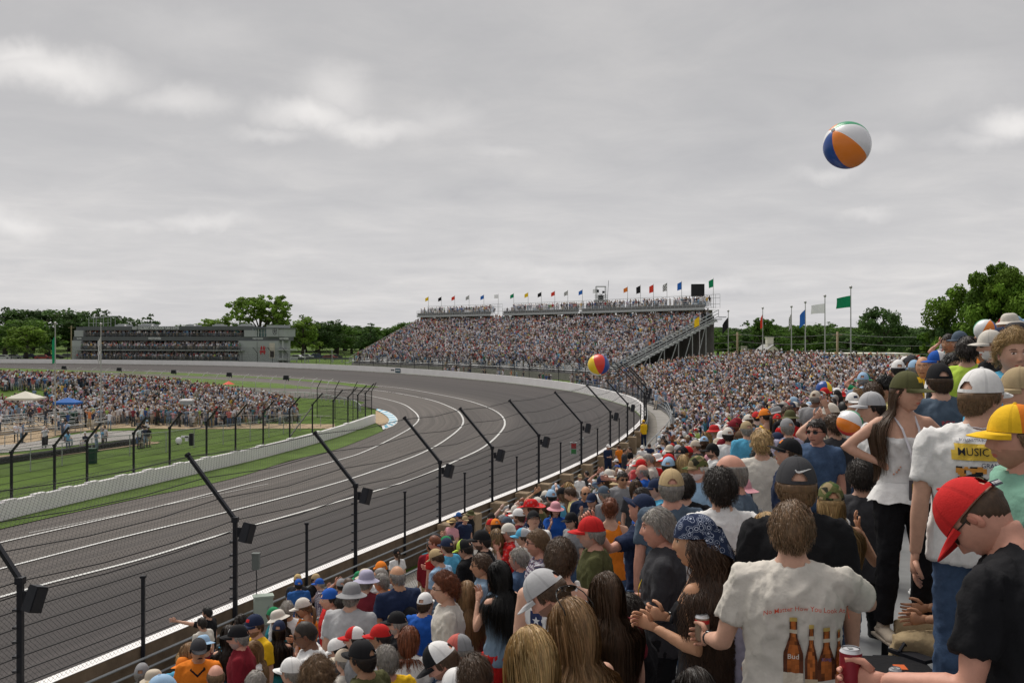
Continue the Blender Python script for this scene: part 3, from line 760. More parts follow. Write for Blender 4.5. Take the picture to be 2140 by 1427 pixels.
    MB().box((0, 0, 6.6), (2.6, 2.4, .18)).box((0, -1.2, 7.1), (2.6, .05, .08)).box((0, -1.2, 7.5), (2.6, .05, .08)).build('platform', M_galvL, tw)
    MB().box((0, 0, 7.2), (1.0, 1.0, .9)).box((-.6, 0, 8.4), (.5, .4, .5)).box((.5, 0, 8.2), (.4, .6, .4)).box((0, 0, 9.25), (1.9, 1.9, .07)).tube([(1.25, 0, 6.6), (1.5, 0, 10.4)], .05, 4).build('camera_rig', M_black, tw)
    sb = thing('scoreboard', 'dark rectangular scoreboard screen facing away at the top right of the far grandstand', 'scoreboard', gpt(.045, 1.0, 0))
    rot = Matrix.Rotation(R(-12), 3, 'Z')
    MB().box((0, 0, 7.55), (2.1, .8, 2.0), rot).box((0, -.45, 7.55), (2.2, .1, 2.1), rot).build('screen_box', mat('screen_black', (.018, .018, .02), .6, .2, 3), sb)
    mb = MB()
    for x in (-.8, .8): mb.tube([(x, 0, 4.5), (x, 0, 6.6)], .08, 4)
    mb.tube([(-.8, 0, 5.2), (.8, 0, 6.5)], .04, 4); mb.build('support', M_galvL, sb)
far_stand()

# ------------------------------------------------------------------ flags
def flag_mesh(w, h, m, pat=None, droop=.5, seed=0, n=14):
    r = random.Random(seed); mb = MB(); ny = 8; vs = []
    ph = r.random() * 6
    for i in range(n + 1):
        for j in range(ny + 1):
            s = i / n; x = -w * s * (1 - .25 * droop); z = -h * j / ny * (1 - .12 * s) - w * droop * s ** 1.2 * .55; y = .10 * w * math.sin(s * 7 + ph + j * .35) * s
            vs.append((x, y, z))
    for i in range(n):
        for j in range(ny):
            a = i * (ny + 1) + j; c = (1, 1, 1)
            if pat: c = pat(i / n, j / ny)
            q = [vs[a], vs[a + 1], vs[a + ny + 2], vs[a + ny + 1]]; mb.add(q, [(0, 1, 2, 3)], c)
    return mb
FC = {'yellow': (.75, .50, .02), 'black': (.015, .015, .018), 'red': (.62, .05, .03), 'blue': (.03, .13, .45), 'white': (.75, .75, .78), 'green': (.01, .22, .10), 'orange': (.65, .18, .03)}
M_flag = mat('flag_cloth', (1, 1, 1), .8, attr='Col', trans=.3)
ORD = ['first', 'second', 'third', 'fourth', 'fifth', 'sixth', 'seventh', 'eighth', 'ninth', 'tenth', 'eleventh', 'twelfth', 'thirteenth', 'fourteenth', 'fifteenth', 'sixteenth', 'seventeenth', 'eighteenth', 'nineteenth', 'twentieth', 'twenty-first', 'twenty-second']
def flagpole(base, h, colname, fw, fh, label, group, r=.05, droop=.5, seed=0, ball=True, flip=1, drop=.15, chk=(.995,)):
    t = thing('flagpole', label, 'flagpole', base, 0, group)
    MB().tube([(0, 0, 0), (0, 0, h * .5), (0, 0, h)], [r * 1.15, r, r * .7], 6).build('pole', mat('pole_silver', (.42, .42, .41), .45, metal=.4), t)
    if ball: MB().ell((0, 0, h + r * 2), (r * 2.4,) * 3, None, 8, 6).build('finial', mat('pole_silver', (.42, .42, .41)), t, True)
    def pat(s, q):
        if colname == 'checkered': return (.75, .75, .75) if (int(s * 6) + int(q * 5)) % 2 else (.015, .015, .018)
        return FC[colname]
    f = flag_mesh(fw, fh, M_flag, pat, droop, seed).build('flag_cloth', M_flag, t, True); f.location = (0, 0, h - drop); f.scale = (flip, 1, 1)
    return t
def flags():
    # (px, py_top, colour) along the upper deck
    L_ = [(896, 619, 'yellow'), (923, 619, 'black'), (951, 617, 'red'), (980, 616, 'checkered'), (1011, 615, 'blue'), (1041, 614, 'white'), (1073, 612, 'green'), (1104, 610, 'yellow'), (1131, 609, 'black'), (1159, 607, 'red'),
          (1187, 606, 'checkered'), (1218, 604, 'blue'), (1248, 602, 'white'), (1312, 598, 'orange'), (1338, 595, 'black'), (1365, 593, 'red'), (1394, 590, 'checkered'), (1425, 587, 'blue'), (1490, 581, 'green')]
    wasd = {}
    for n, (px, py, c) in enumerate(L_):
        best = min((k / 400 for k in range(-2, 401)), key=lambda u: abs(1070 + F * gpt(u, 1.05).x / gpt(u, 1.05).y - px))
        p = gpt(best, 1.05, 4.5); h = (700 - py) / F * p.y - 4.5
        wasd[c] = wasd.get(c, 0) + 1
        if c in ('white',): drp = .2
        else: drp = .75
        lab = f'{c} flag on a thin pole, {ORD[n]} from the left along the far upper deck'
        big = n > 13
        flagpole(p, h, c, .95, .85 if not big else 1.35, lab, 'flags along the far upper deck', .045, drp, n, False)
    # tall flagpoles beyond the curved stand
    for n, (px, py, d, c, w, h, dr, ln) in enumerate([(1522, 652, 175, 'black', 1.7, 1.9, 1.5, None), (1594, 646, 170, 'red', .7, 2.2, 1.7, None), (1654, 643, 160, 'checkered', .8, 2.3, 1.9, None), (1683, 634, 150, 'blue', 1.3, 2.2, 1.3, None),
                                   (1724, 621, 140, 'white', 2.1, 1.35, .25, None), (1778, 603, 128, 'green', 2.05, 1.5, .35, None)]):
        p = P(px, 700, d); p.z = -7.2; ht = (700 - py) / F * d + 7.2
        flagpole(p, ht, c, w, h, f'tall pole with {c} flag, {ORD[n]} from the left behind the curved stand', 'tall flagpoles behind the curved stand', .085, dr, 30 + n, True, 1, .9)
    # the two flagpoles in the infield
    for px, py, d, base_py, c, lab in ((115.5, 678, 88, 880, 'green', 'thin infield flagpole with a limp green flag near the white canopy'), (211, 680, 90, 865, 'checkered', 'thin infield flagpole with a limp checkered flag past the blue canopy')):
        p = P(px, 700, d); p.z = mound_z(p.x, p.y); ht = (700 - py) / F * d - p.z
        flagpole(p, ht, c, .45, 2.4, lab, 'infield flagpoles', .055, 1.6, 9, True, 1, 1.0)
    p = P(1462, 700, 135); p.z = -4; flagpole(p, (700 - 664) / F * 135 + 4 + .3, 'yellow', .95, 1.2, 'yellow flag on a pole in front of the far grandstand stairs', 'flag by the stairs', .05, .9, 5, False)
flags()

# ------------------------------------------------------------------ suites building
def suites():
    t = thing('suites_building', 'long grey three-storey suites building with balconies full of people behind the far wall', 'building')
    Rr, Ll = Vector((-58.5, 257, 0)), Vector((-118.5, 270, 0)); ln = (Rr - Ll).length; ax = (Rr - Ll).normalized(); back = Vector((-ax.y, ax.x, 0))
    M_g = mat('suite_grey', (.36, .38, .385), .7, .08, .5); M_b = mat('suite_band', (.11, .12, .125), .6, .08, .6); M_in = mat('suite_inside', (.02, .02, .024), .5); M_gl = mat('suite_glass', (.04, .10, .10), .12, spec=.6)
    M_rail = mat('suite_rail', (.17, .17, .175), .6, .25, 4, metal=.2)
    base = Ll.copy(); rot = Matrix((ax, back, Vector((0, 0, 1)))).transposed()
    def bx(mb, u0, u1, v0, v1, z0, z1):
        c = base + ax * ((u0 + u1) / 2) + back * ((v0 + v1) / 2); c.z = (z0 + z1) / 2; mb.box(c, (u1 - u0, v1 - v0, z1 - z0), rot)
    U = lambda px: ln * (px - 161) / (600 - 161)
    mb = MB(); bx(mb, U(163), U(520), 5, 12, -7.2, 1.9); mb.build('back_wall', M_in, t)
    mb = MB(); bx(mb, U(163), U(535), 0, 12.1, 1.25, 2.2); bx(mb, U(180), U(535), -.2, .0, 1.3, 2.3); mb.build('roof', M_b, t)
    mb = MB(); bx(mb, U(160), U(600), -.6, 5, -1.5, -.45); mb.build('floor_band', M_b, t)
    mb = MB(); bx(mb, U(172), U(522), -2.2, 5, -4.15, -3.9); mb.build('floor_slab', M_g, t)
    mb = MB(); bx(mb, U(165), U(515), -3.0, 5, -7.2, -6.6); mb.build('base_slab', M_g, t)
    for (z0, z1, v, a, b) in ((-.45, .45, -.3, 183, 517), (-3.9, -2.95, -2.1, 183, 517), (-6.6, -5.7, -2.9, 175, 510)):
        mb = MB()
        for k in range(160):
            u = U(a) + (U(b) - U(a)) * k / 159; c = base + ax * u + back * v; mb.box((c.x, c.y, (z0 + z1) / 2), (.05, .05, z1 - z0), rot)
        bx(mb, U(a), U(b), v - .05, v + .05, z1, z1 + .1); bx(mb, U(a), U(b), v - .04, v + .04, z0 + .4, z0 + .46); mb.build('balcony_rail', M_rail, t)
    for px in (160, 520):
        mb = MB(); w = 22 if px == 160 else 26
        bx(mb, U(px) if px == 520 else U(163), U(px + w), -.8, 12, -.45, 1.25); mb.build('end_wall', M_g, t)
        mb = MB(); bx(mb, U(px - (0 if px == 160 else 10)), U(px + w - 2 + (0 if px == 160 else 3)), -1.2, 12, -7.2, -1.5); mb.build('end_wall', M_g, t)
    for k in range(13):
        mb = MB(); u = U(190) + (U(512) - U(190)) * k / 12
        bx(mb, u - .12, u + .12, 1.2, 1.5, -7.2, 1.3); mb.build('column', M_b, t)
    # right hand glass stair and tower
    mb = MB(); bx(mb, U(537), U(566), -.5, 8, -.45, 1.7); bx(mb, U(527), U(546), -.4, 8, -7.2, -1.5); mb.build('glass_wall', M_gl, t)
    mb = MB()
    for k in range(6): bx(mb, U(537 + k * 5.8) - .06, U(537 + k * 5.8) + .06, -.62, -.5, -.45, 1.7)
    for k in range(4): bx(mb, U(527 + k * 6.3) - .06, U(527 + k * 6.3) + .06, -.52, -.4, -7.2, -1.5)
    for z in (.6,): bx(mb, U(537), U(566), -.6, -.52, z, z + .08)
    for z in (-6.2, -5, -3.8, -2.6): bx(mb, U(527), U(546), -.5, -.42, z, z + .1)
    bx(mb, U(548), U(550), -.75, -.65, -.45, 1.7); mb.build('mullion', M_galvL, t)
    mb = MB(); bx(mb, U(566), U(590), -1.2, 6, -.45, 2.55); bx(mb, U(588), U(600), -1, 6, -.45, 1.6); bx(mb, U(547), U(590), -1, 6, -7.2, -1.5); mb.build('tower_wall', M_g, t)
    mb = MB(); bx(mb, U(540), U(602), -1.3, 6, 1.6, 1.85); mb.build('canopy', M_b, t)
    mb = MB()
    for px in (589, 597): bx(mb, U(px) - .15, U(px) + .15, -.8, -.5, -7.2, -1.5)
    bx(mb, U(588), U(610), -1.4, 4, -4.0, -3.7); bx(mb, U(588), U(612), -1.4, 4, -6.5, -5.9); mb.build('side_terrace', M_galvL, t)
    def at(u, v, z): c = base + ax * u + back * v; return Vector((c.x, c.y, z))
    rm = Matrix((ax, Vector((0, 0, 1)), -back)).transposed().to_4x4()
    MWt = mat('sign_white', (.75, .78, .78), .5)
    def sign(txt, px, z, size, v, sx=1.0):
        q = text_mesh(txt, size, MWt, 'lettering', t, .03, .012 * size); q.matrix_world = Matrix.Translation(at(U(px), v, z)) @ rm @ Matrix.Scale(sx, 4, (1, 0, 0)); return q
    sign("RILEY CHILDREN'S FOUNDATION TURN 2 SUITES", 335, 1.78, 1.0, -.28, .62)
    sign('WESTHAVEN', 335, -.95, .85, -.66, .75); sign('SUITES', 173, -.95, .6, -.66, .8); sign('WESTHAVEN', 547, -.95, .62, -.66, .8); sign('WESTHAVEN', 600, -.95, .6, -.9, .7)
    # round emblem on the tower
    mb = MB(); pts = []
    for k in range(24):
        a0, a1 = 2 * math.pi * k / 24, 2 * math.pi * (k + 1) / 24
        mb.add([(math.cos(a0) * .62, math.sin(a0) * .95, 0), (math.cos(a1) * .62, math.sin(a1) * .95, 0), (math.cos(a1) * .52, math.sin(a1) * .82, 0), (math.cos(a0) * .52, math.sin(a0) * .82, 0)], [(0, 1, 2, 3)])
    for k in range(5):
        a = 2 * math.pi * k / 5 + .3; mb.box((math.cos(a) * .25, math.sin(a) * .4, 0), (.5, .14, .02), Matrix.Rotation(a, 3, 'Z'))
    q = mb.build('emblem', mat('sign_black', (.04, .04, .05)), t); q.matrix_world = Matrix.Translation(at(U(583), -1.26, .95)) @ rm
    # red wagon emblem and poster
    mr = mat('wagon_red', (.5, .04, .05), .6)
    mb = MB(); mb.box((0, 0, 0), (1.6, .6, .03)); mb.box((-.35, .75, 0), (.5, .6, .03)); mb.box((.35, .75, 0), (.5, .6, .03)); mb.tube([(.5, .3, 0), (.9, 1.3, 0)], .05, 4)
    for x in (-.35, .35): mb.ell((x, 1.2, 0), (.22, .28, .03))
    for x in (-.5, .5): mb.ell((x, -.5, 0), (.2, .25, .03))
    q = mb.build('wagon_emblem', mr, t); q.matrix_world = Matrix.Translation(at(U(558), -1.03, -4.3)) @ rm
    mb = MB(); mb.box((0, 0, 0), (1.5, 3.9, .04)); q = mb.build('poster', mat('poster_cream', (.55, .50, .44), .7, .2, 1.5), t); q.matrix_world = Matrix.Translation(at(U(577), -1.04, -4.0)) @ rm
    mb = MB(); mb.box((0, -.9, .03), (1.1, 1.6, .03)); mb.box((.1, -1.2, .05), (.7, 1.0, .03), col=(.4, .05, .05)); q = mb.build('poster_print', mat('poster_dark', (.05, .04, .04), .7), t); q.matrix_world = Matrix.Translation(at(U(577), -1.04, -4.0)) @ rm
    # roof units
    for px, w, h, nm in ((245, 3.5, .6, 'roof_unit'), (300, 4, .7, 'roof_unit'), (395, 3.0, .5, 'roof_unit'), (450, 2.8, .5, 'roof_unit'), (505, 3.4, .5, 'roof_unit')):
        mb = MB(); bx(mb, U(px) - w / 2, U(px) + w / 2, 3, 6, 2.2, 2.2 + h); bx(mb, U(px) - w / 3, U(px) + w / 3, 3.5, 5, 2.2 + h, 2.4 + h); mb.build(nm, M_galvL, t)
    for px in (265, 323, 412, 487):
        mb = MB(); mb.ell(at(U(px), 1, 2.45), (.32, .32, .3), None, 10, 6); mb.build('roof_dome', M_white, t, True)
    mb = MB(); c = at(U(200), 4, 2.2)
    for x in (-3, -1, 1, 3):
        for y in (-1.5, 1.5): mb.tube([c + Vector((x, y, 0)), c + Vector((x, y, 2.6))], .08, 4)
    mb.tube([c + Vector((-3, -1.5, 1.1)), c + Vector((3, -1.5, 1.1))], .06, 4); mb.box(c + Vector((.6, 0, 2.7)), (6, 3.4, .15), Matrix.Rotation(R(-5), 3, 'Y')); mb.build('roof_stand', M_galvL, t)
suites()

# ------------------------------------------------------------------ trees
def leaf_crown(lobes, n, size, seed, cols, name):
    """lobes: (centre, radii). Quads spread through the shells of the lobes, denser near the skin."""
    rg = np.random.default_rng(seed); vol = np.array([l[1][0] * l[1][1] * l[1][2] for l in lobes]) ** .67; vol /= vol.sum()
    # sub-clumps on each lobe make the uneven outline
    cen = []; rad = []
    for (c, r), w in zip(lobes, vol):
        k = max(14, int(150 * w))
        d = rg.normal(size=(k, 3)); d /= np.linalg.norm(d, axis=1)[:, None]; d[:, 2] = np.where(d[:, 2] < -.55, -d[:, 2], d[:, 2])
        cen.append(np.array(c) + d * np.array(r) * rg.uniform(.55, 1.0, (k, 1))); rad.append(np.mean(r) * rg.uniform(.13, .34, k))
    cen = np.vstack(cen); rad = np.concatenate(rad); shade = rg.uniform(.62, 1.38, len(cen)); hue = rg.uniform(-1, 1, len(cen))
    pick = rg.choice(len(cen), n, p=rad ** 2 / np.sum(rad ** 2))
    d = rg.normal(size=(n, 3)); d /= np.linalg.norm(d, axis=1)[:, None]; p = cen[pick] + d * (rad[pick] * rg.uniform(.3, 1.08, n) ** .6)[:, None] * np.array([1, 1, .8])
    nr = d + rg.normal(size=(n, 3)) * .7; nr[:, 2] += .35; nr /= np.linalg.norm(nr, axis=1)[:, None]
    a = np.cross(nr, rg.normal(size=(n, 3))); a /= np.linalg.norm(a, axis=1)[:, None]; b = np.cross(nr, a)
    s = size * rg.uniform(.5, 1.25, n)[:, None]
    v = np.stack([p + a * s, p + b * s * .55, p - a * s, p - b * s * .55], 1).reshape(-1, 3)
    me = bpy.data.meshes.new(name); me.vertices.add(4 * n); me.vertices.foreach_set('co', v.ravel()); me.loops.add(4 * n); me.loops.foreach_set('vertex_index', np.arange(4 * n)); me.polygons.add(n)
    me.polygons.foreach_set('loop_start', np.arange(n) * 4); me.update(calc_edges=True)
    c = np.array(cols[0])[None] * (1 + 0 * shade[pick])[:, None]; c2 = np.array(cols[1])[None]
    f = np.clip(.5 + .5 * hue[pick] + rg.normal(size=n) * .18, 0, 1)[:, None]; col = (c * (1 - f) + c2 * f) * (shade[pick] * rg.uniform(.8, 1.2, n))[:, None]
    ca = me.color_attributes.new('Col', 'FLOAT_COLOR', 'CORNER'); full = np.ones((n, 4, 4)); full[:, :, :3] = col[:, None, :]; ca.data.foreach_set('color', full.ravel())
    return me
M_leaf = mat('tree_leaves', (1, 1, 1), .8, attr='Col', trans=.25, spec=.15)
M_bark = mat('bark', (.075, .06, .048), .95, .4, 3, .02, 12)
def tree_trunk(h, r, lobes, seed):
    rr = random.Random(seed); mb = MB(); mb.tube([(0, 0, 0), (.02 * h, 0, .25 * h), (0, .02 * h, .5 * h), (0, 0, .75 * h)], [r * 1.3, r, r * .7, r * .25], 7)
    for c, ra in lobes:
        z0 = h * rr.uniform(.22, .45); c = Vector(c); m = Vector((c.x * .4, c.y * .4, (z0 + c.z) / 2)); mb.tube([(0, 0, z0), m, c], [r * .55, r * .35, r * .12], 5)
        for _ in range(3):
            q = c + Vector((rr.uniform(-1, 1) * ra[0], rr.uniform(-1, 1) * ra[1], rr.uniform(0, 1) * ra[2])) * .8; mb.tube([c, q], [r * .13, r * .04], 4)
    return mb
PROTO = {}
def proto(kind, seed):
    key = (kind, seed)
    if key in PROTO: return PROTO[key]
    r = random.Random(seed * 7 + 1)
    if kind == 'round':   # unit height 1
        lobes = [((0, 0, .62), (.34, .34, .32)), ((-.1, 0, .33), (.3, .3, .24)), ((.14, .05, .28), (.26, .3, .2))] + [((r.uniform(-.28, .28), r.uniform(-.28, .28), r.uniform(.38, .8)), (r.uniform(.14, .22),) * 2 + (r.uniform(.12, .2),)) for _ in range(8)]
    elif kind == 'wide': lobes = [((0, 0, .55), (.45, .4, .3)), ((-.22, 0, .3), (.3, .3, .22)), ((.22, 0, .3), (.3, .3, .22))] + [((r.uniform(-.5, .5), r.uniform(-.3, .3), r.uniform(.3, .8)), (r.uniform(.15, .25),) * 2 + (r.uniform(.1, .18),)) for _ in range(10)]
    elif kind == 'airy': lobes = [((0, 0, .66), (.26, .26, .22))] + [((r.uniform(-.36, .36), r.uniform(-.35, .35), .5 + .4 * r.random()), (r.uniform(.13, .22),) * 2 + (r.uniform(.09, .14),)) for _ in range(15)]
    elif kind == 'cedar': lobes = [((r.uniform(-.1, .1), 0, z), (w, w, .035)) for z, w in ((.35, .42), (.45, .36), (.55, .34), (.65, .26), (.75, .24), (.84, .16), (.93, .09))]
    dk = {'dark': ((.052, .100, .032), (.082, .145, .040)), 'mid': ((.062, .130, .022), (.105, .19, .034)), 'light': ((.12, .20, .030), (.18, .28, .045)), 'bright': ((.075, .155, .018), (.15, .25, .03))}
    PROTO[key] = (lobes, dk); return PROTO[key]
_tm = {}
def tree(px, py_top, d, width_px, kind, tone, seed, label, n=5200, z0=-7.2, group='trees on the skyline'):
    H = (700 - py_top) / F * d - z0; Wd = width_px / F * d
    key = (kind, tone, seed, n)
    if key not in _tm:
        lobes, dk = proto(kind, seed)
        Hh = 14.0; L2 = [((c[0] * Hh, c[1] * Hh, c[2] * Hh), tuple(q * Hh for q in r)) for c, r in lobes]
        _tm[key] = (leaf_crown(L2, n, (.36 if n < 9000 else .21) if kind != 'cedar' else .4, seed, dk[tone], 'crown'), tree_trunk(Hh, .34, L2, seed).mesh('trunk', M_bark, True))
        _tm[key][0].materials.append(M_leaf)
    cm, tm = _tm[key]
    p = P(px, 700, d); p.z = z0; t = thing('tree', label, 'tree', p, (seed * 1.7 + px) % 6.28, group)
    kx = 1.3 if z0 == -7.2 and d > 200 else 1.05
    t.scale = (Wd / 13.0 * kx, Wd / 13.0 * kx, H / 14.0)
    for nm, me in (('crown', cm), ('trunk', tm)):
        o = bpy.data.objects.new(nm, me); COL.objects.link(o); o.parent = t
    return t
def trees():
    tl = [(10, 640, 330, 130, 'round', 'dark', 1, 'dark bushy tree at the far left end of the skyline'), (100, 633, 345, 150, 'wide', 'dark', 2, 'broad dark tree rising behind the first infield flagpole'),
          (55, 660, 310, 110, 'round', 'mid', 3, 'mid green tree behind the bright round one at far left'), (55, 680, 295, 100, 'round', 'light', 4, 'bright yellow-green rounded tree left of the suites building'),
          (165, 640, 350, 110, 'wide', 'dark', 5, 'dark tree just left of the suites building roofline'), (205, 655, 350, 80, 'round', 'mid', 1, 'mid green tree above the left end of the suites roof'),
          (250, 648, 340, 90, 'wide', 'dark', 3, 'dark dense tree behind the left third of the suites roof'), (312, 652, 330, 60, 'cedar', 'dark', 2, 'flat-topped dark conifer above the suites roof sign'),
          (380, 672, 360, 80, 'wide', 'mid', 4, 'low tree showing above the suites roof right of the conifer'), (455, 656, 340, 100, 'wide', 'light', 5, 'bright green low tree left of the tallest airy tree'),
          (543, 613, 330, 110, 'airy', 'light', 2, 'tallest airy light green tree above the suites building'), (505, 668, 345, 70, 'round', 'mid', 2, 'mid green tree under the left side of the airy tree'), (585, 668, 350, 70, 'round', 'mid', 5, 'mid green tree behind the suites tower'),
          (632, 656, 330, 78, 'round', 'light', 1, 'light green full tree right of the suites tower'), (668, 664, 350, 80, 'wide', 'dark', 4, 'dark tree beside the light one past the suites tower'),
          (705, 672, 360, 70, 'round', 'mid', 3, 'mid green tree between suites and far grandstand'), (735, 678, 380, 70, 'wide', 'dark', 1, 'low dark tree left of the layered conifer'),
          (775, 673, 300, 62, 'cedar', 'dark', 5, 'layered dark conifer by the far grandstand corner'), (812, 676, 370, 70, 'wide', 'mid', 5, 'mid green tree right of the layered conifer'), (850, 672, 370, 80, 'round', 'mid', 4, 'rounded tree touching the far grandstand left edge'),
          (885, 672, 380, 80, 'wide', 'mid', 2, 'tree half hidden behind the far grandstand left edge'),
          (1500, 690, 330, 60, 'round', 'mid', 1, 'low tree just right of the far grandstand'), (1545, 684, 320, 90, 'wide', 'mid', 3, 'low spreading tree behind the black flag pole'),
          (1595, 666, 260, 60, 'airy', 'mid', 4, 'sparse pale tree behind the red flag pole'), (1572, 690, 300, 60, 'round', 'dark', 2, 'dark low tree left of the white house'),
          (1685, 668, 255, 92, 'wide', 'mid', 5, 'fuller green tree behind the blue flag pole'), (1640, 688, 270, 70, 'round', 'mid', 5, 'tree just right of the white house'), (1745, 688, 300, 90, 'wide', 'dark', 3, 'dark low tree behind the white flag pole'),
          (1790, 694, 300, 80, 'round', 'mid', 2, 'low mid green tree behind the green flag pole'), (1845, 633, 215, 92, 'round', 'dark', 3, 'large dark rounded tree between green flag and stand top'), (1905, 690, 260, 70, 'wide', 'dark', 4, 'low dark tree right of the large rounded tree'), (1940, 694, 260, 70, 'round', 'mid', 4, 'low tree behind the top of the stand')]
    for a in tl: tree(*a)
    # distant wooded horizon
    rr = random.Random(11)
    for k in range(70):
        px = -60 + k * 33 + rr.uniform(-12, 12); wd_ = rr.uniform(90, 130)
        if 905 < px < 1440: continue
        tree(px, 688 - rr.uniform(0, 14), rr.uniform(400, 480), wd_, rr.choice(['round', 'wide']), rr.choice(['dark', 'mid']), rr.randint(1, 5), 'distant tree in the unbroken band along the horizon', 5200, -7.2, 'far trees along the horizon')
    # low scrub in front of the left trees
    tree(2065, 556, 96, 225, 'wide', 'bright', 2, 'big leafy green tree rising over the top of the stand at right edge', 42000, -7.2, 'big trees behind the stand').scale *= 1.0
    tree(2135, 534, 92, 235, 'round', 'bright', 3, 'tallest broad green tree behind the stand at the right edge', 46000, -7.2, 'big trees behind the stand')
    tree(2260, 545, 92, 240, 'wide', 'bright', 4, 'broad green tree cut by the right frame edge behind the stand', 24000, -7.2, 'big trees behind the stand')
    tree(1978, 645, 98, 85, 'round', 'dark', 1, 'shorter dark tree below the big leafy tree behind the stand', 14000, -7.2, 'big trees behind the stand')
trees()

# ------------------------------------------------------------------ houses, poles and wires on the right; clutter beyond the far wall
def right_background():
    t = thing('white_house', 'white gabled house with a cupola behind the curved stand', 'house', P(1605, 700, 190) + Vector((0, 0, -5.4)))
    Mw = mat('house_white', (.72, .69, .60), .7, .06, 1); s = 190 / F
    w = 33 * s; MB().box((0, 0, -.7), (w * 1.96, 8, 3.6)).add([(-w, -4.02, 1.09), (w, -4.02, 1.09), (0, -4.02, 3.45), (-w, 4.02, 1.09), (w, 4.02, 1.09), (0, 4.02, 3.45)], [(0, 1, 2), (3, 5, 4)]).build('wall', Mw, t)
    MB().add([(-w - .3, -4.3, .95), (0, -4.3, 3.6), (0, 4.3, 3.6), (-w - .3, 4.3, .95), (w + .3, -4.3, .95), (w + .3, 4.3, .95)], [(0, 1, 2, 3), (1, 4, 5, 2)]).build('roof', mat('house_roof', (.30, .30, .30), .8, .1, 2), t)
    MB().box((0, -1, 4.0), (1.15, 1.6, 1.8)).box((0, -1, 4.9), (1.35, 1.8, .15)).build('cupola', Mw, t)
    MB().box((-.6, -4.05, 2.0), (.5, .1, 1.0)).build('window', mat('win_dark', (.04, .045, .05), .3), t)
    t2 = thing('ticket_building', 'low white flat-roofed building with dark doors under the white house', 'building', P(1610, 700, 150) + Vector((0, 0, -5.2)))
    MB().box((0, 0, .5), (9.5, 5, 3.2)).build('wall', Mw, t2); MB().box((0, 0, 2.2), (10.2, 5.6, .25)).build('roof', M_galvL, t2); MB().box((-.6, -2.55, .3), (1.8, .1, 2.0)).box((1.4, -2.55, .3), (.9, .1, 2.0)).build('door', mat('win_dark', (.04, .045, .05)), t2)
    t3 = thing('long_roof_building', 'long low building with a pale flat roof behind the flagpoles', 'building', P(1775, 700, 175) + Vector((0, 0, -5.2)))
    MB().box((0, 0, 0), (18, 7, 3)).build('wall', mat('beige_wall', (.40, .37, .30), .8), t3); MB().box((0, 0, 1.65), (19, 8, .8)).build('roof', Mw, t3)
    t4 = thing('chimney_block', 'small tan square structure left of the white house', 'structure block', P(1555, 700, 185) + Vector((0, 0, -3.9)))
    MB().box((0, 0, 0), (.9, .9, 3.4)).box((0, 0, 1.75), (1.0, 1.0, .15)).build('block_body', mat('beige_wall', (.40, .37, .30)), t4)
    Mp = mat('utility_wood', (.33, .26, .17), .9, .25, 4); tops = []
    for n, (px, py, d, lab) in enumerate([(1541, 694, 170, 'short wooden utility pole right of the black flag'), (1750, 693, 150, 'thick wooden utility pole between the white and green flags')]):
        p = P(px, 700, d); p.z = -7.2; h = (700 - py) / F * d + 7.2; t = thing('utility_pole', lab, 'utility pole', p, 0, 'wooden utility poles')
        MB().tube([(0, 0, 0), (0, 0, h)], [.2, .15], 8).build('pole', Mp, t, True); MB().box((0, 0, h - .5), (1.4, .1, .12)).build('crossarm', Mp, t); tops.append(p + Vector((0, 0, h)))
    for n, (dz, lab) in enumerate([(-.3, 'uppermost pale overhead wire crossing behind the tall flagpoles'), (-1.5, 'second overhead wire down behind the tall flagpoles'), (-2.6, 'third overhead wire down behind the tall flagpoles'), (-4.2, 'lowest overhead wire behind the tall flagpoles')]):
        a = P(1440, 700, 185); b = tops[0].copy(); c = tops[1].copy(); e = P(2050, 700, 125); pts = []
        for p, q in ((a, b), (b, c), (c, e)):
            p = p.copy(); q = q.copy(); p.z = q.z = 0
            for k in range(9): f = k / 9; v = p.lerp(q, f); v.z = .5 + dz - .5 * 4 * f * (1 - f); pts.append(v)
        o = MB().tube(pts, .035, 4).build('power_line', mat('wire_grey', (.28, .28, .28), .6)); o['label'] = lab; o['category'] = 'power line'; o['group'] = 'overhead wires'
    # wires and a pole left of the suites
    p = P(149, 700, 285); p.z = -7.2; t = thing('utility_pole', 'utility pole left of the suites building in front of dark trees', 'utility pole', p); MB().tube([(0, 0, 0), (0, 0, 9.9)], .17, 6).build('pole', Mp, t); MB().box((0, 0, 9.3), (1.8, .12, .12)).build('crossarm', Mp, t)
    # parked cars and clutter beyond the far wall on the left
    rr = random.Random(5)
    cols = [('white', (.6, .6, .62)), ('silver', (.35, .36, .38)), ('dark blue', (.03, .05, .12)), ('red', (.3, .03, .03)), ('black', (.02, .02, .02)), ('grey', (.16, .16, .17))]
    for n, px in enumerate([8, 30, 62, 90, 118, 142, 622, 640, 662, 690, 700]):
        d = 290 + (n % 3) * 9; p = P(px, 700, d); p.z = -7.2; cn, cc = cols[n % 6]
        t = thing('parked_car', f'{cn} car parked beyond the far wall, {ORD[n]} from the left', 'car', p, rr.uniform(-.3, .3), 'cars parked beyond the far wall')
        m = mat('car_' + cn.replace(' ', '_'), cc, .3, spec=.6)
        mb = MB(); mb.prism([(-2.2, -.85, .3), (2.2, -.85, .3), (2.2, -.85, .85), (1.2, -.85, .95), (.7, -.8, 1.45), (-1.2, -.8, 1.45), (-1.8, -.85, .95), (-2.2, -.85, .9)], (0, 1.7, 0)); mb.build('body', m, t)
        MB().prism([(.95, -.88, .97), (.6, -.86, 1.38), (-1.1, -.86, 1.38), (-1.55, -.88, .97)], (0, 1.76, 0)).build('windows', mat('win_dark', (.04, .045, .05)), t)
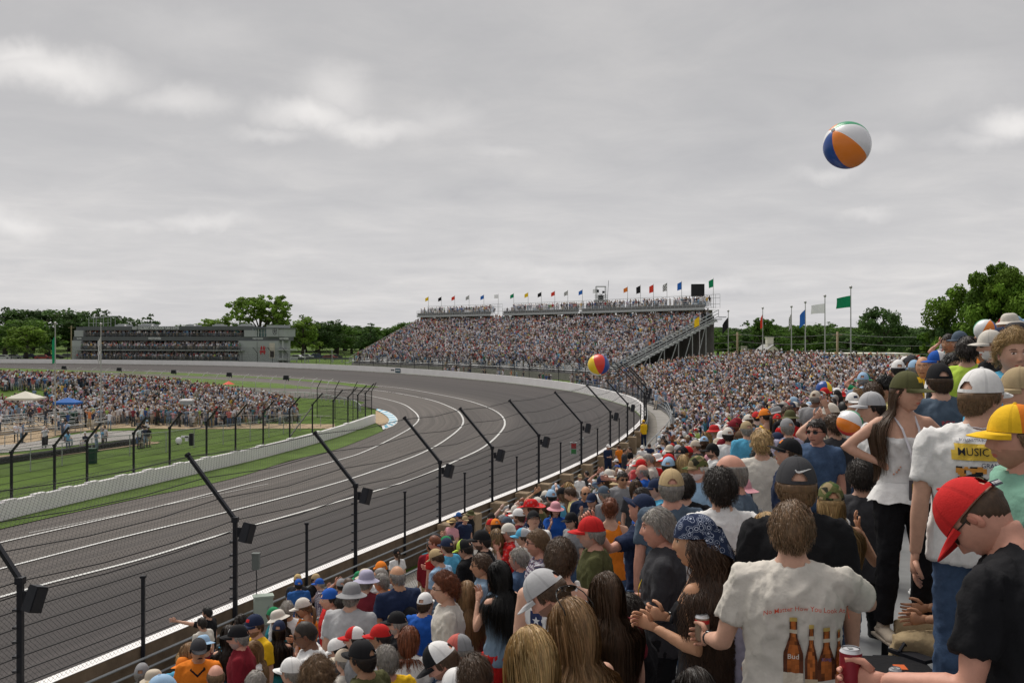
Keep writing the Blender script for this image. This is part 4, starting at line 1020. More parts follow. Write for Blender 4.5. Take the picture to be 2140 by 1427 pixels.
        for x in (-1.35, 1.35):
            for y in (-.8, .8): MB().tube([(x, y - .1, .32), (x, y + .1, .32)], .32, 10).build('wheel', M_black, t)
    for n, (px, d, w) in enumerate([(620, 262, 7), (668, 266, 8), (715, 262, 6)]):
        p = P(px, 700, d); p.z = -7.2; t = thing('crowd_barrier', f'low dark barrier beyond the far wall, {ORD[n]} past the suites building', 'barrier', p, -.3, 'barriers beyond the far wall')
        MB().box((0, 0, 1.0), (w, .1, .5)).build('panel', mat('suite_band', (.1, .1, .1)), t)
        for x in (-w / 2, 0, w / 2): MB().box((x, 0, .4), (.12, .3, .8)).build('leg', M_galvL, t)
    for n, (px, py) in enumerate([(637, 732), (694, 732)]):
        d = 250; p = P(px, 700, d); p.z = -7.2; t = thing('light_post', f'short pale post beyond the far wall, {ORD[n]} one past the suites', 'post', p, 0, 'pale posts beyond the far wall')
        MB().tube([(0, 0, 0), (0, 0, (700 - py) / F * d + 7.2)], .1, 6).build('pole', M_galvL, t); MB().box((0, 0, (700 - py) / F * d + 7.25), (.35, .2, .12)).build('lamp_head', M_galvL, t)
right_background()
# ------------------------------------------------------------------ infield: fences, canopies, bleachers, tyres
def FZ(px, py, dz=0):
    """point on the infield surface seen at a pixel"""
    z = -8.8
    for _ in range(10):
        d = (z + dz) * F / (700 - py); x = (px - 1070) / F * d; z = .5 * z + .5 * mound_z(x, d)
    return Vector((x, d, mound_z(x, d)))
def infield():
    # dirt road and sand patches
    def patch(name, pxs, m, lift=.03):
        w = [FZ(*p) for p in pxs]; import bmesh
        c = catmull([(p.x, p.y) for p in w] + [(w[0].x, w[0].y)], 1.5)[:-1]
        bm = bmesh.new(); vs = [bm.verts.new((p[0], p[1], mound_z(p[0], p[1]) + lift)) for p in c]; bm.faces.new(vs); bmesh.ops.triangulate(bm, faces=bm.faces[:])
        me = bpy.data.meshes.new(name); bm.to_mesh(me); bm.free(); me.materials.append(m); o = bpy.data.objects.new(name, me); COL.objects.link(o); o['kind'] = 'structure'
    def band(name, up, lo, m, lift):
        n = 60
        def rs(a):
            w = [FZ(*p) for p in a]; c = np.asarray(catmull([(p.x, p.y) for p in w], 1)); t = np.linspace(0, len(c) - 1, n); return np.stack([np.interp(t, np.arange(len(c)), c[:, q]) for q in (0, 1)], 1)
        a, b = rs(up), rs(lo); mb = MB(); rows = []
        for j in range(5):
            p = a + (b - a) * j / 4; rows.append([(q[0], q[1], mound_z(q[0], q[1]) + lift) for q in p])
        for r0, r1 in zip(rows, rows[1:]): mb.strip(r0, r1)
        mb.build(name, m, kind='structure')
    band('dirt_road', [(-60, 858), (60, 862), (180, 866), (260, 876), (330, 884), (420, 887), (560, 886), (700, 887)], [(-60, 940), (60, 925), (150, 905), (250, 895), (330, 896), (420, 897), (560, 896), (700, 896)], M_sand, .04)
    band('dirt_road', [(-60, 957), (60, 948), (180, 935), (260, 922), (335, 925)], [(-60, 974), (60, 962), (150, 950), (240, 938), (330, 927)], M_sand, .05)
    band('concrete_pad', [(-60, 935), (60, 925), (180, 905), (290, 900)], [(-60, 952), (60, 942), (180, 928), (300, 915)], M_conc, .045)
    Mf = mat('fence_silver', (.40, .41, .41), .5, metal=.3)
    def fence(name, pts, h, step, label, m=Mf, mesh=True, r=.035):
        w = [FZ(*p) for p in pts]; c = resample(catmull([(p.x, p.y) for p in w], .5), .5); t = thing(name, label, 'fence')
        z = lambda p, dz: (p[0], p[1], mound_z(p[0], p[1]) + dz)
        mb = MB(); k = max(1, int(step / .5))
        for p in c[::k]: mb = MB().tube([z(p, 0), z(p, h)], r, 5); mb.build('fence_post', m, t)
        mb = MB().tube([z(p, h) for p in c[::4]] + [z(c[-1], h)], r * .8, 5); mb.build('top_rail', m, t)
        if mesh: uv_sheet([[Vector(z(p, .02)) for p in c[::4]], [Vector(z(p, h)) for p in c[::4]]], 'wire_mesh', M_meshG, t)
        return t
    fence('chain_link_fence', [(-80, 1012), (12, 990), (68, 985), (190, 962), (300, 950), (345, 945), (420, 934), (530, 920), (600, 905), (640, 898)], 1.55, 3.0, 'long silver chain-link fence on the infield grass behind the inner wall')
    fence('chain_link_fence', [(10, 934), (90, 918), (170, 908), (230, 897)], .9, 2.2, 'low pipe rail in front of the infield bleachers', mesh=False)
    fence('chain_link_fence', [(240, 874), (330, 886), (420, 892), (560, 890), (690, 893)], 1.1, 3.2, 'white pipe rail along the infield dirt road', mesh=False)
    fence('chain_link_fence', [(250, 872), (330, 873), (395, 877), (470, 874), (610, 866)], 1.5, 2.4, 'dark mesh fence at the foot of the infield crowd', mat('dark_post', (.12, .12, .12), .6))
    # guard rail between infield and the warm-up lane
    fence('guard_rail', [(300, 812), (441, 819), (605, 831), (704, 842), (740, 850), (755, 862)], .8, 1.6, 'low pale guard rail curving behind the infield crowd to the fence end', mat('rail_pale', (.5, .52, .53), .5), False, .06)
    # curved-top debris fence: thin pale hooked posts
    t = thing('hooked_fence', 'row of thin pale posts with curved tops behind the infield crowd', 'fence')
    pts = [on_track(*p) for p in [(60, 800), (160, 801), (300, 809), (441, 819), (560, 828), (700, 841)]]; c = resample(catmull([(p.x, p.y) for p in pts], 1), .5)
    pz = []
    cols = 1070 + F * c[:, 0] / c[:, 1]
    for k, px in enumerate(np.arange(130, 700, 29)):
        i = int(np.argmin(abs(cols - px))); x, y = c[i]; z0 = -8.8; h = 3.0; mb = MB()
        dirx = Vector((.55, .83, 0)); q = [Vector((x, y, z0)), Vector((x, y, z0 + h * .62)), Vector((x, y, z0 + h * .78)) + dirx * .15, Vector((x, y, z0 + h * .92)) + dirx * .55, Vector((x, y, z0 + h)) + dirx * 1.2]
        mb.tube(q, .05, 5); mb.build('hooked_post', mat('hook_pale', (.50, .50, .47), .6), t)
        if k % 4 == 0:
            b = thing('loudspeaker', f'small black speaker, {ORD[k // 4]} from the left on the hooked posts', 'loudspeaker', q[3], 0, 'speakers on the hooked posts'); MB().box((-.2, -.2, .1), (.8, .5, .6), taper=.8).build('cabinet', M_black, b)
            MB().box((.1, 0, -.2), (.1, .1, .4)).build('bracket', M_black, b)
    for z in (1.2, 2.0, 2.7):
        pass
    mb = MB()
    for z, o in ((.9, 0), (1.8, 0), (2.75, .55)): mb.tube([(p[0] + .55 * o, p[1] + .83 * o, -8.8 + z) for p in c[::5]], .022, 4)
    mb.build('cable', mat('hook_pale', (.42, .42, .38)), t)
    # canopies
    for (px, py, d, wpx, hpx, colr, lab) in ((53, 817, 96, 66, 14, (.72, .69, .60), 'white peaked canopy tent in the infield crowd'), (142, 830, 92, 52, 10, (.02, .13, .45), 'blue peaked canopy tent in the infield crowd')):
        p = P(px, py, d); zt = p.z; g = mound_z(p.x, p.y); w = wpx / F * d / 2; h = hpx / F * d; t = thing('canopy_tent', lab, 'canopy', (p.x, p.y, g)); top = zt - g; e = top - h
        s = w * .82; v = [(-s * 1.2, -s * .7, e), (s * 1.1, -s * .85, e), (s * 1.2, s * .7, e + .0), (-s * 1.1, s * .85, e), (0, 0, top)]
        vv = v + [(a, b, c_ - .18) for a, b, c_ in v[:4]]
        MB().add(vv, [(0, 1, 4), (1, 2, 4), (2, 3, 4), (3, 0, 4)] + [(i, 5 + i, 5 + (i + 1) % 4, (i + 1) % 4) for i in range(4)]).build('canopy', mat('tent_' + lab[:4], colr, .7, .06, 2, trans=.15), t)
        for q in v[:4]: MB().tube([(q[0] * .97, q[1] * .97, 0), (q[0] * .97, q[1] * .97, e)], .03, 5).build('leg', M_galv, t)
    p = FZ(478, 833); t = thing('umbrella', 'red umbrella opened over seated people in the infield crowd', 'umbrella', p)
    mb = MB(); n = 8; mb.add([(0, 0, 2.2)] + [(math.cos(6.283 * k / n) * .75, math.sin(6.283 * k / n) * .75, 1.8) for k in range(n)], [(0, 1 + k, 1 + (k + 1) % n) for k in range(n)]); mb.build('canopy', mat('umb_red', (.65, .08, .04), .7), t)
    MB().tube([(0, 0, 0), (0, 0, 2.2)], .02, 5).build('pole', M_galv, t)
    # bleachers with tyre barrier
    for n, (a, b, lab) in enumerate([((-40, 915), (120, 897), 'low aluminium bleacher at the left end of the infield pad'), ((120, 900), (260, 884), 'low aluminium bleacher beside the green bin in the infield')]):
        A, B = FZ(*a), FZ(*b); dirv = (B - A); ln = dirv.length; t = thing('bleacher', lab, 'bleacher', A, math.atan2(dirv.y, dirv.x), 'infield bleachers')
        for r in range(5):
            MB().box((ln / 2, r * .7, .35 + r * .28), (ln, .26, .04)).build('seat_plank', M_alu, t); MB().box((ln / 2, r * .7 + .35, .1 + r * .28), (ln, .3, .04)).build('footboard', M_alu, t)
        for k in range(6): MB().tube([(ln * k / 5, 0, 0), (ln * k / 5, 0, .3), (ln * k / 5, 2.9, 1.45), (ln * k / 5, 2.9, 0)], .03, 4).build('frame', M_galv, t)
    A, B = FZ(-20, 972), FZ(300, 926); n = 44
    Mt = mat('tyre_rubber', (.02, .02, .022), .8)
    for k in range(n):
        p = A.lerp(B, k / (n - 1)); t = MB()
        for q in range(2): t.tube([(0, 0, .02 + q * .22), (0, 0, .11 + q * .22), (0, 0, .21 + q * .22)], [.29, .33, .29], 10)
        o = t.build('tyre_stack', Mt, None, True); o.location = (p.x, p.y, p.z); o['category'] = 'tyre stack'; o['group'] = 'tyre barrier on the infield'; o['label'] = 'stack of black tyres in the long infield tyre barrier'
    p = FZ(142, 890); t = thing('waste_bin', 'dark green square waste bin beside the infield bleachers', 'bin', p); Mg = mat('bin_green', (.01, .05, .03), .6); MB().box((0, 0, .6), (1.6, 1.1, 1.2), taper=1.1).build('bin_body', Mg, t); MB().box((0, 0, 1.25), (1.8, 1.25, .12)).build('lid', Mg, t)
    p = FZ(57, 868); t = thing('waste_bin', 'green bin heaped with white bags below the white canopy', 'bin', p); MB().box((0, 0, .55), (1.5, 1.2, 1.1), taper=1.1).build('bin_body', Mg, t); MB().ell((0, 0, 1.25), (.8, .6, .3)).build('rubbish_bags', mat('bag_white', (.5, .5, .46), .7), t, True)
    p = FZ(391, 878); t = thing('portable_booth', 'pale grey booth beside the dark mesh fence in the infield', 'booth', p); MB().box((0, 0, 1.0), (1.1, 1.0, 2.0)).build('booth_body', M_galvL, t); MB().box((0, 0, 2.08), (1.25, 1.15, .16)).build('roof', M_white, t); MB().box((-.1, -.52, .9), (.7, .03, 1.6)).build('door', mat('booth_door', (.3, .31, .31), .6), t)
    p = FZ(192, 968); t = thing('cabinet_box', 'dark green utility box on the infield grass', 'utility box', p); MB().box((0, 0, .5), (.55, .45, 1.0)).build('box_body', Mg, t); MB().box((0, 0, 1.02), (.6, .5, .05)).build('lid', Mg, t)
infield()
# ------------------------------------------------------------------ people: shared body builder
SKINS = {'fair': (.60, .345, .245), 'pink': (.58, .29, .21), 'tan': (.50, .265, .155), 'olive': (.38, .205, .12), 'brown': (.18, .085, .05)}
HAIRC = {'brown': (.062, .034, .018), 'dark': (.018, .012, .009), 'black': (.008, .007, .007), 'blond': (.38, .25, .11), 'lightbrown': (.15, .088, .045), 'grey': (.24, .22, .20), 'white': (.55, .53, .50), 'red': (.15, .045, .018), 'highlight': (.24, .14, .065), 'darkblond': (.20, .125, .06), 'darkbrown': (.050, .026, .015)}
CL = {'white': (.74, .73, .72), 'offwhite': (.62, .58, .52), 'black': (.012, .012, .014), 'charcoal': (.045, .045, .05), 'navy': (.018, .028, .065), 'blue': (.03, .11, .33), 'royal': (.02, .10, .42), 'lightblue': (.30, .45, .62), 'sky': (.10, .38, .58), 'grey': (.26, .26, .27), 'lightgrey': (.44, .44, .45), 'red': (.52, .02, .02), 'darkred': (.20, .015, .025), 'maroon': (.16, .02, .03), 'orange': (.72, .20, .02), 'yellow': (.80, .48, .02), 'paleyellow': (.68, .58, .26), 'green': (.02, .22, .09), 'olive': (.085, .085, .035), 'khaki': (.38, .29, .17), 'tan': (.45, .33, .18), 'beige': (.52, .45, .36), 'pink': (.62, .30, .34), 'salmon': (.50, .12, .10), 'lavender': (.40, .38, .50), 'denim': (.06, .10, .18), 'paledenim': (.19, .27, .36), 'slate': (.08, .11, .15), 'lime': (.45, .62, .08), 'seagreen': (.22, .42, .32), 'brown': (.10, .06, .035), 'teal': (.02, .18, .22), 'straw': (.55, .40, .18), 'camo': (.13, .12, .06)}
def skin_mat(k):
    nm = 'skin_' + k
    if nm in _mats: return _mats[nm]
    m = mat(nm, SKINS[k], .55, .10, 28, .0006, 260, spec=.35); N = m.node_tree.nodes; L = m.node_tree.links; b = N['Principled BSDF']
    src = b.inputs['Base Color'].links[0].from_socket; a = N.new('ShaderNodeAttribute'); a.attribute_name = 'Col'
    mu = N.new('ShaderNodeVectorMath'); mu.operation = 'MULTIPLY'; L.new(src, mu.inputs[0]); L.new(a.outputs['Color'], mu.inputs[1]); L.new(mu.outputs[0], b.inputs['Base Color'])
    b.inputs['Subsurface Weight'].default_value = .0
    return m
def fabric(k, pat=None):
    nm = 'fabric_' + k + ('_' + pat if pat else '')
    if nm in _mats: return _mats[nm]
    c = CL[k]; m = mat(nm, c, .88, .12 if k != 'denim' else .3, 14, .010, 16, spec=.15, detail=6)
    if pat:
        N = m.node_tree.nodes; L = m.node_tree.links; b = N['Principled BSDF']; tc = N.new('ShaderNodeTexCoord')
        if pat in ('plaid', 'check'):
            w = []
            for prof, s in (('X', 9), ('Z', 9)):
                t = N.new('ShaderNodeTexWave'); t.bands_direction = prof; t.inputs['Scale'].default_value = s; L.new(tc.outputs['Object'], t.inputs[0]); w.append(t.outputs['Fac'])
            gt = []
            for x in w:
                g = N.new('ShaderNodeMath'); g.operation = 'GREATER_THAN'; g.inputs[1].default_value = .62; L.new(x, g.inputs[0]); gt.append(g.outputs[0])
            a = N.new('ShaderNodeMath'); a.operation = 'ADD'; L.new(gt[0], a.inputs[0]); L.new(gt[1], a.inputs[1])
            r = N.new('ShaderNodeValToRGB'); h = N.new('ShaderNodeMath'); h.operation = 'MULTIPLY'; h.inputs[1].default_value = .5; L.new(a.outputs[0], h.inputs[0]); L.new(h.outputs[0], r.inputs[0])
            e = r.color_ramp.elements; e[0].color = (.50, .50, .54, 1); e[1].color = (.04, .05, .10, 1); q = e.new(.5); q.color = (.20, .14, .18, 1); r.color_ramp.interpolation = 'CONSTANT'
            L.new(r.outputs[0], b.inputs['Base Color'])
        else:
            t = N.new('ShaderNodeTexVoronoi'); t.inputs['Scale'].default_value = {'dots': 34, 'camo': 22, 'bandana': 30, 'floral': 20}[pat]; L.new(tc.outputs['Object'], t.inputs[0])
            r = N.new('ShaderNodeValToRGB'); r.color_ramp.interpolation = 'CONSTANT'; e = r.color_ramp.elements
            if pat == 'camo':
                sp = N.new('ShaderNodeSeparateColor'); L.new(t.outputs['Color'], sp.inputs[0]); L.new(sp.outputs[0], r.inputs[0]); e[0].color = (.10, .11, .04, 1); e[1].position = .8; e[1].color = (.03, .03, .02, 1)
                for p, c2 in ((.3, (.26, .20, .11)), (.55, (.06, .10, .03))): q = e.new(p); q.color = (*c2, 1)
            elif pat == 'bandana':
                L.new(t.outputs['Distance'], r.inputs[0]); e[0].color = (.45, .5, .6, 1); e[1].position = .62; e[1].color = (*c, 1)
                for p, c2 in ((.10, c), (.30, (.38, .42, .52)), (.37, c), (.50, (.30, .34, .44)), (.54, c)): q = e.new(p); q.color = (*c2, 1)
            else:
                L.new(t.outputs['Distance'], r.inputs[0]); e[0].color = (.6, .62, .66, 1) if pat == 'dots' else (.45, .12, .12, 1); e[1].position = .22 if pat == 'dots' else .35; e[1].color = (*c, 1)
            L.new(r.outputs[0], b.inputs['Base Color'])
    return m
def hair_mat(k):
    nm = 'hair_' + k
    if nm in _mats: return _mats[nm]
    m = mat(nm, HAIRC[k], .5, .35, 40, .002, 120, spec=.35, stretch=(1, 1, .18)); N = m.node_tree.nodes; L = m.node_tree.links; b = N['Principled BSDF']
    src = b.inputs['Base Color'].links[0].from_socket; a = N.new('ShaderNodeAttribute'); a.attribute_name = 'Col'
    mu = N.new('ShaderNodeVectorMath'); mu.operation = 'MULTIPLY'; L.new(src, mu.inputs[0]); L.new(a.outputs['Color'], mu.inputs[1]); L.new(mu.outputs[0], b.inputs['Base Color'])
    return m
M_lens = mat('dark_lens', (.01, .01, .012), .12, spec=.7); M_lensB = mat('blue_lens', (.02, .12, .32), .1, spec=.8); M_frame = mat('glasses_frame', (.02, .018, .016), .4)
M_gold = mat('gold', (.55, .38, .12), .25, metal=1.0); M_strapW = mat('lanyard_white', (.66, .64, .68), .7); M_strapY = mat('lanyard_yellow', (.70, .50, .03), .7)

def remesh(mb, voxel, iters=3):
    me = bpy.data.meshes.new('r'); me.from_pydata(mb.v, [], mb.f); o = bpy.data.objects.new('r', me); COL.objects.link(o)
    md = o.modifiers.new('r', 'REMESH'); md.mode = 'VOXEL'; md.voxel_size = voxel; md.use_smooth_shade = True
    sm = o.modifiers.new('s', 'SMOOTH'); sm.iterations = iters; sm.factor = .5
    out = bpy.data.meshes.new_from_object(o.evaluated_get(bpy.context.evaluated_depsgraph_get()))
    bpy.data.objects.remove(o); bpy.data.meshes.remove(me); return out
def wrinkle(me, amp, seed, sc=(8, 8, 4.5)):
    n = len(me.vertices); co = np.zeros(n * 3); me.vertices.foreach_get('co', co); no = np.zeros(n * 3); me.vertices.foreach_get('normal', no)
    co = co.reshape(-1, 3); no = no.reshape(-1, 3); S = Vector((seed * 3.1, seed * 1.7, seed)); d = np.empty(n)
    for i, c in enumerate(co):
        p = Vector((c[0] * sc[0], c[1] * sc[1], c[2] * sc[2])) + S
        q = mnoise.noise(p * .8); w = mnoise.noise(p * 1.5 + Vector((q * 2.2, q, q * 1.5))); d[i] = (1 - min(1, abs(w) * 4.5)) * .9 + q * .8 + .35 * mnoise.noise(p * 4) - .3
    co += no * (d * amp)[:, None]; me.vertices.foreach_set('co', co.ravel()); me.update(); return me
def mdata(me):
    n = len(me.vertices); co = np.zeros(n * 3); me.vertices.foreach_get('co', co); return [tuple(c) for c in co.reshape(-1, 3)], [tuple(p.vertices) for p in me.polygons]

HR = (.080, .101, .122)
def head_point(th, ph, sex='m'):
    """th: azimuth from the face (+y), ph: 0 top .. pi bottom; returns the point in head space"""
    d = Vector((math.sin(ph) * math.sin(th), math.sin(ph) * math.cos(th), math.cos(ph)))
    k = .95 if sex == 'f' else 1.0
    x, y, z = d.x * HR[0] * k, d.y * HR[1], d.z * HR[2]
    t = max(0, -d.z)
    x *= 1 - (.30 if sex == 'f' else .22) * t ** 1.4
    if d.y < 0: y *= 1 - .50 * t
    else: y *= 1 - .05 * t
    if d.z > 0 and d.y < 0: y *= 1.04
    if d.y > .2:
        w = min(1, (d.y - .2) / .5); ax = abs(x)
        nb = math.exp(-(x / .0115) ** 2)
        if z <= .028 and z > -.052:
            r = (.028 - z) / .056 if z > -.028 else max(0, 1 - (-.028 - z) / .016)
            y += w * nb * (.024 if sex == 'm' else .019) * min(1, r) ** 1.2
        y += w * math.exp(-((ax - .012) / .008) ** 2 - ((z + .03) / .009) ** 2) * .006
        y += w * (.006 if sex == 'm' else .003) * math.exp(-((z - .032) / .011) ** 2) * math.exp(-(x / .05) ** 2)
        y -= w * .0105 * math.exp(-((ax - .031) / .015) ** 2 - ((z - .012) / .012) ** 2)
        y += w * .004 * math.exp(-((ax - .031) / .009) ** 2 - ((z - .012) / .007) ** 2)
        y += w * .004 * math.exp(-((ax - .045) / .015) ** 2 - ((z + .018) / .015) ** 2)
        y += w * .0065 * math.exp(-(x / .021) ** 2) * (math.exp(-((z + .056) / .0055) ** 2) + 1.1 * math.exp(-((z + .068) / .006) ** 2))
        y -= w * .004 * math.exp(-(x / .03) ** 2 - ((z + .080) / .006) ** 2)
        y += w * .010 * math.exp(-(x / .022) ** 2 - ((z + .100) / .013) ** 2)
    return Vector((x, y, z)), d
def face_tint(p, d, sex, beard, hairc):
    x, y, z = p; ax = abs(x); c = Vector((1, 1, 1))
    if d.y > .25:
        if ((ax - .031) / .0135) ** 2 + ((z - .011) / .0062) ** 2 < 1:
            c = Vector((1.25, 1.7, 2.1)) if (ax - .031) ** 2 + (z - .011) ** 2 > .0058 ** 2 else Vector((.12, .12, .12))
        elif ((ax - .031) / .017) ** 2 + ((z - .0195) / .0030) ** 2 < 1: c = Vector((.35, .3, .3))
        elif ((ax - .033) / .021) ** 2 + ((z - .0345 + .1 * abs(ax - .033)) / .0042) ** 2 < 1: c = Vector((.32, .28, .25))
        elif (x / .024) ** 2 + ((z + .062) / .0085) ** 2 < 1: c = Vector((.92, .50, .50)) if abs(z + .0615) > .0014 else Vector((.35, .2, .2))
        else:
            c = Vector((1, 1, 1)) * (1 - .1 * math.exp(-((ax - .031) / .02) ** 2 - ((z) / .012) ** 2)); k = .25 * math.exp(-((ax - .042) / .02) ** 2 - ((z + .03) / .02) ** 2) + .3 * math.exp(-(x / .014) ** 2 - ((z + .03) / .015) ** 2); c.y *= 1 - .28 * k; c.z *= 1 - .28 * k
    if beard and z < -.035 and d.y > -.15:
        inl = (x / .024) ** 2 + ((z + .062) / .0085) ** 2 < 1
        edge = z < -.044 - .25 * max(0, d.y - .5) * .05 or (ax > .05)
        if not inl and (z < -.046 or ax > .045 or (ax < .034 and z < -.042)):
            s = SKINS['fair']; hc = HAIRC[hairc if hairc in HAIRC else 'brown']; k = beard
            for i in range(3): c[i] = c[i] * (1 - k) + k * (hc[i] * 1.6) / s[i]
    if beard == 'm': pass
    return tuple(c)
HEADC = {}
def head_mesh(sex, lod, beard, hairc):
    key = (sex, lod, beard, hairc)
    if key in HEADC: return HEADC[key]
    nu, nv = ((76, 66), (44, 38), (26, 22), (14, 12))[lod]; mb = MB(); pts = []; info = []
    for i in range(nv + 1):
        ph = math.pi * i / nv
        for j in range(nu):
            u = 2 * math.pi * j / nu; th = u - .45 * math.sin(u)
            p, d = head_point(th, ph, sex); pts.append(p); info.append((p, d))
    fs = []
    for i in range(nv):
        for j in range(nu):
            a, b, c, e = i * nu + j, i * nu + (j + 1) % nu, (i + 1) * nu + (j + 1) % nu, (i + 1) * nu + j
            q = (pts[a] + pts[b] + pts[c] + pts[e]) / 4; dd = (info[a][1] + info[c][1]) / 2
            mb.add([], []); fs.append(((a, e, c, b), face_tint(q, dd, sex, beard, hairc)))
    mb.v = [tuple(p) for p in pts]
    for f, c in fs: mb.f.append(f); mb.mi.append(0); mb.c.append(c)
    for s in (-1, 1):
        rot = Matrix.Rotation(s * .28, 3, 'Z') @ Matrix.Rotation(-.15, 3, 'X'); mb.ell((s * .0775, -.010, -.004), (.0085, .018, .031), rot, 10, 8, (1.0, .86, .84)); 
        if lod == 0: mb.ell((s * .085, -.004, .002), (.004, .010, .018), rot, 8, 6, (.78, .6, .58))
    HEADC[key] = mb; return mb
def hairline(th):
    a = abs(math.degrees(th)); xs = [0, 35, 55, 72, 82, 96, 112, 135, 180]; ys = [.56, .55, .44, .30, -.02, .05, -.18, -.40, -.46]
    return float(np.interp(a, xs, ys))
ARMS = {'down': ((.14, -.06, -1), (.06, .18, -1)), 'crossed': ((.10, .22, -.95), (-.9, .42, .12)), 'hip': ((.80, -.22, -.62), (-.74, .30, -.34)), 'front': ((.12, .10, -1), (-.50, .82, .10)), 'cup': ((.18, .25, -.95), (-.15, .9, .35)),
        'point': ((.45, .85, .20), (.25, .95, .20)), 'shade': ((.65, .55, .40), (-.85, -.25, .75)), 'raise': ((.85, .30, .25), (-.05, .35, 1)), 'phone': ((.15, .45, -.85), (-.22, .45, .9)), 'chin': ((.12, .45, -.85), (-.38, .25, .95)), 'lap': ((.08, .25, -1), (-.25, .85, -.12)), 'up': ((.35, .35, .85), (.0, .25, 1)), 'fist': ((.75, .65, -.25), (.25, .55, .9)), 'fing': ((.55, .25, -.85), (-.35, .45, .95))}
def V(*a): return Vector(a)
class Skel: pass
def skeleton(sex, pose, lean, yaw, pitch, armL, armR, roll=0, broad=1.0):
    s = Skel(); m = sex == 'm'; s.m = m; s.broad = broad
    sw = (.185 if m else .158) * broad; hipw = .095
    sit = pose == 'sit'; pz = .52 if sit else .93
    s.pel = V(0, 0, pz); Rl = Matrix.Rotation(-R(lean), 3, 'X')     # lean forward (+y)
    Rl = Matrix.Rotation(R(-lean), 3, 'X'); s.Rl = Rl
    f = lambda x, y, z: s.pel + Rl @ V(x, y, z)
    s.f = f; s.sh = [f(-sw, -.012, .448), f(sw, -.012, .448)]; s.nb = f(0, -.015, .515)
    s.arms = []
    for side, spec in ((-1, armL), (1, armR)):
        U, Fo = ARMS[spec] if isinstance(spec, str) else spec; a = s.sh[0 if side < 0 else 1]
        U = Rl @ V(U[0] * side, U[1], U[2]).normalized() if True else U; Fo = Rl @ V(Fo[0] * side, Fo[1], Fo[2]).normalized()
        if isinstance(spec, str) and spec in ('down', 'front', 'lap', 'phone', 'cup'):     # arms hang straight even when the trunk leans
            U = V(ARMS[spec][0][0] * side, ARMS[spec][0][1], ARMS[spec][0][2]).normalized(); Fo = V(ARMS[spec][1][0] * side, ARMS[spec][1][1], ARMS[spec][1][2]).normalized()
        L1, L2 = (.285, .255) if m else (.265, .235); e = a + U * L1; w = e + Fo * L2; s.arms.append((a, e, w, Fo))
    hips = []
    for side in (-1, 1):
        h = V(side * hipw, 0, pz - .03)
        if sit: kn = h + V(side * .06, .43, .02); an = kn + V(0, -.02, -.42)
        elif pose == 'stride': kn = h + V(side * .02, .12 * side, -.42); an = V(side * .11, .16 * side - .03, .09)
        else: kn = V(side * .115, .015, .50); an = V(side * .125, -.02, .085)
        hips.append((h, kn, an))
    s.legs = hips
    Rh = Rl.lerp(Matrix.Identity(3), .6) if False else Matrix.Rotation(R(-lean * .4), 3, 'X')
    Rh = Rh @ Matrix.Rotation(R(-yaw), 3, 'Z') @ Matrix.Rotation(R(-pitch), 3, 'X') @ Matrix.Rotation(R(roll), 3, 'Y')
    pivot = s.nb + Matrix.Rotation(R(-lean * .6), 3, 'X') @ V(0, .012, .046)
    s.hc = pivot + Matrix.Rotation(R(-lean * .4), 3, 'X') @ Matrix.Rotation(R(-yaw), 3, 'Z') @ Matrix.Rotation(R(-pitch * .8), 3, 'X') @ V(0, .022, .082); s.Rh = Rh
    s.HM = Matrix.Translation(s.hc) @ Rh.to_4x4(); s.top = s.HM @ V(0, 0, .125)
    return s
TS = {'m': [(-.06, .165, .108), (.04, .160, .105), (.14, .150, .103), (.26, .162, .112), (.35, .176, .118), (.41, .172, .108), (.455, .140, .090), (.485, .100, .074), (.52, .066, .062)],
      'f': [(-.06, .168, .112), (.03, .155, .102), (.13, .122, .088), (.24, .135, .100), (.33, .146, .116), (.40, .142, .096), (.445, .112, .076), (.48, .078, .060), (.52, .052, .050)]}
def torso(mb, s, sex, inf, z0=-.06, z1=.52, belly=0.0, n=18, topw=1.0):
    secs = TS[sex]; vs = []; zs = [z0] + [q[0] for q in secs if z0 < q[0] < z1] + [z1]
    for z in zs:
        a = np.interp(z, [q[0] for q in secs], [q[1] for q in secs]) + inf; b = np.interp(z, [q[0] for q in secs], [q[2] for q in secs]) + inf
        a *= 1.04 + (s.broad - 1) * .9; b *= 1.03 + (s.broad - 1) * .5; bl = belly * math.exp(-((z - .10) / .12) ** 2)
        for j in range(n):
            th = 2 * math.pi * j / n; c, sn = math.cos(th), math.sin(th); x = a * math.copysign(abs(c) ** .85, c); y = b * math.copysign(abs(sn) ** .9, sn) - .012
            if sn > 0: y += bl * sn + (.028 * math.exp(-((z - .33) / .05) ** 2) * (abs(c) > .25) * sn if sex == 'f' else 0)
            x *= 1 + bl * 1.3
            vs.append(s.f(x, y, z))
    k = len(zs); fs = [(i * n + j, i * n + (j + 1) % n, (i + 1) * n + (j + 1) % n, (i + 1) * n + j) for i in range(k - 1) for j in range(n)]
    fs += [tuple(range(n))[::-1], tuple((k - 1) * n + j for j in range(n))]; mb.add(vs, fs)
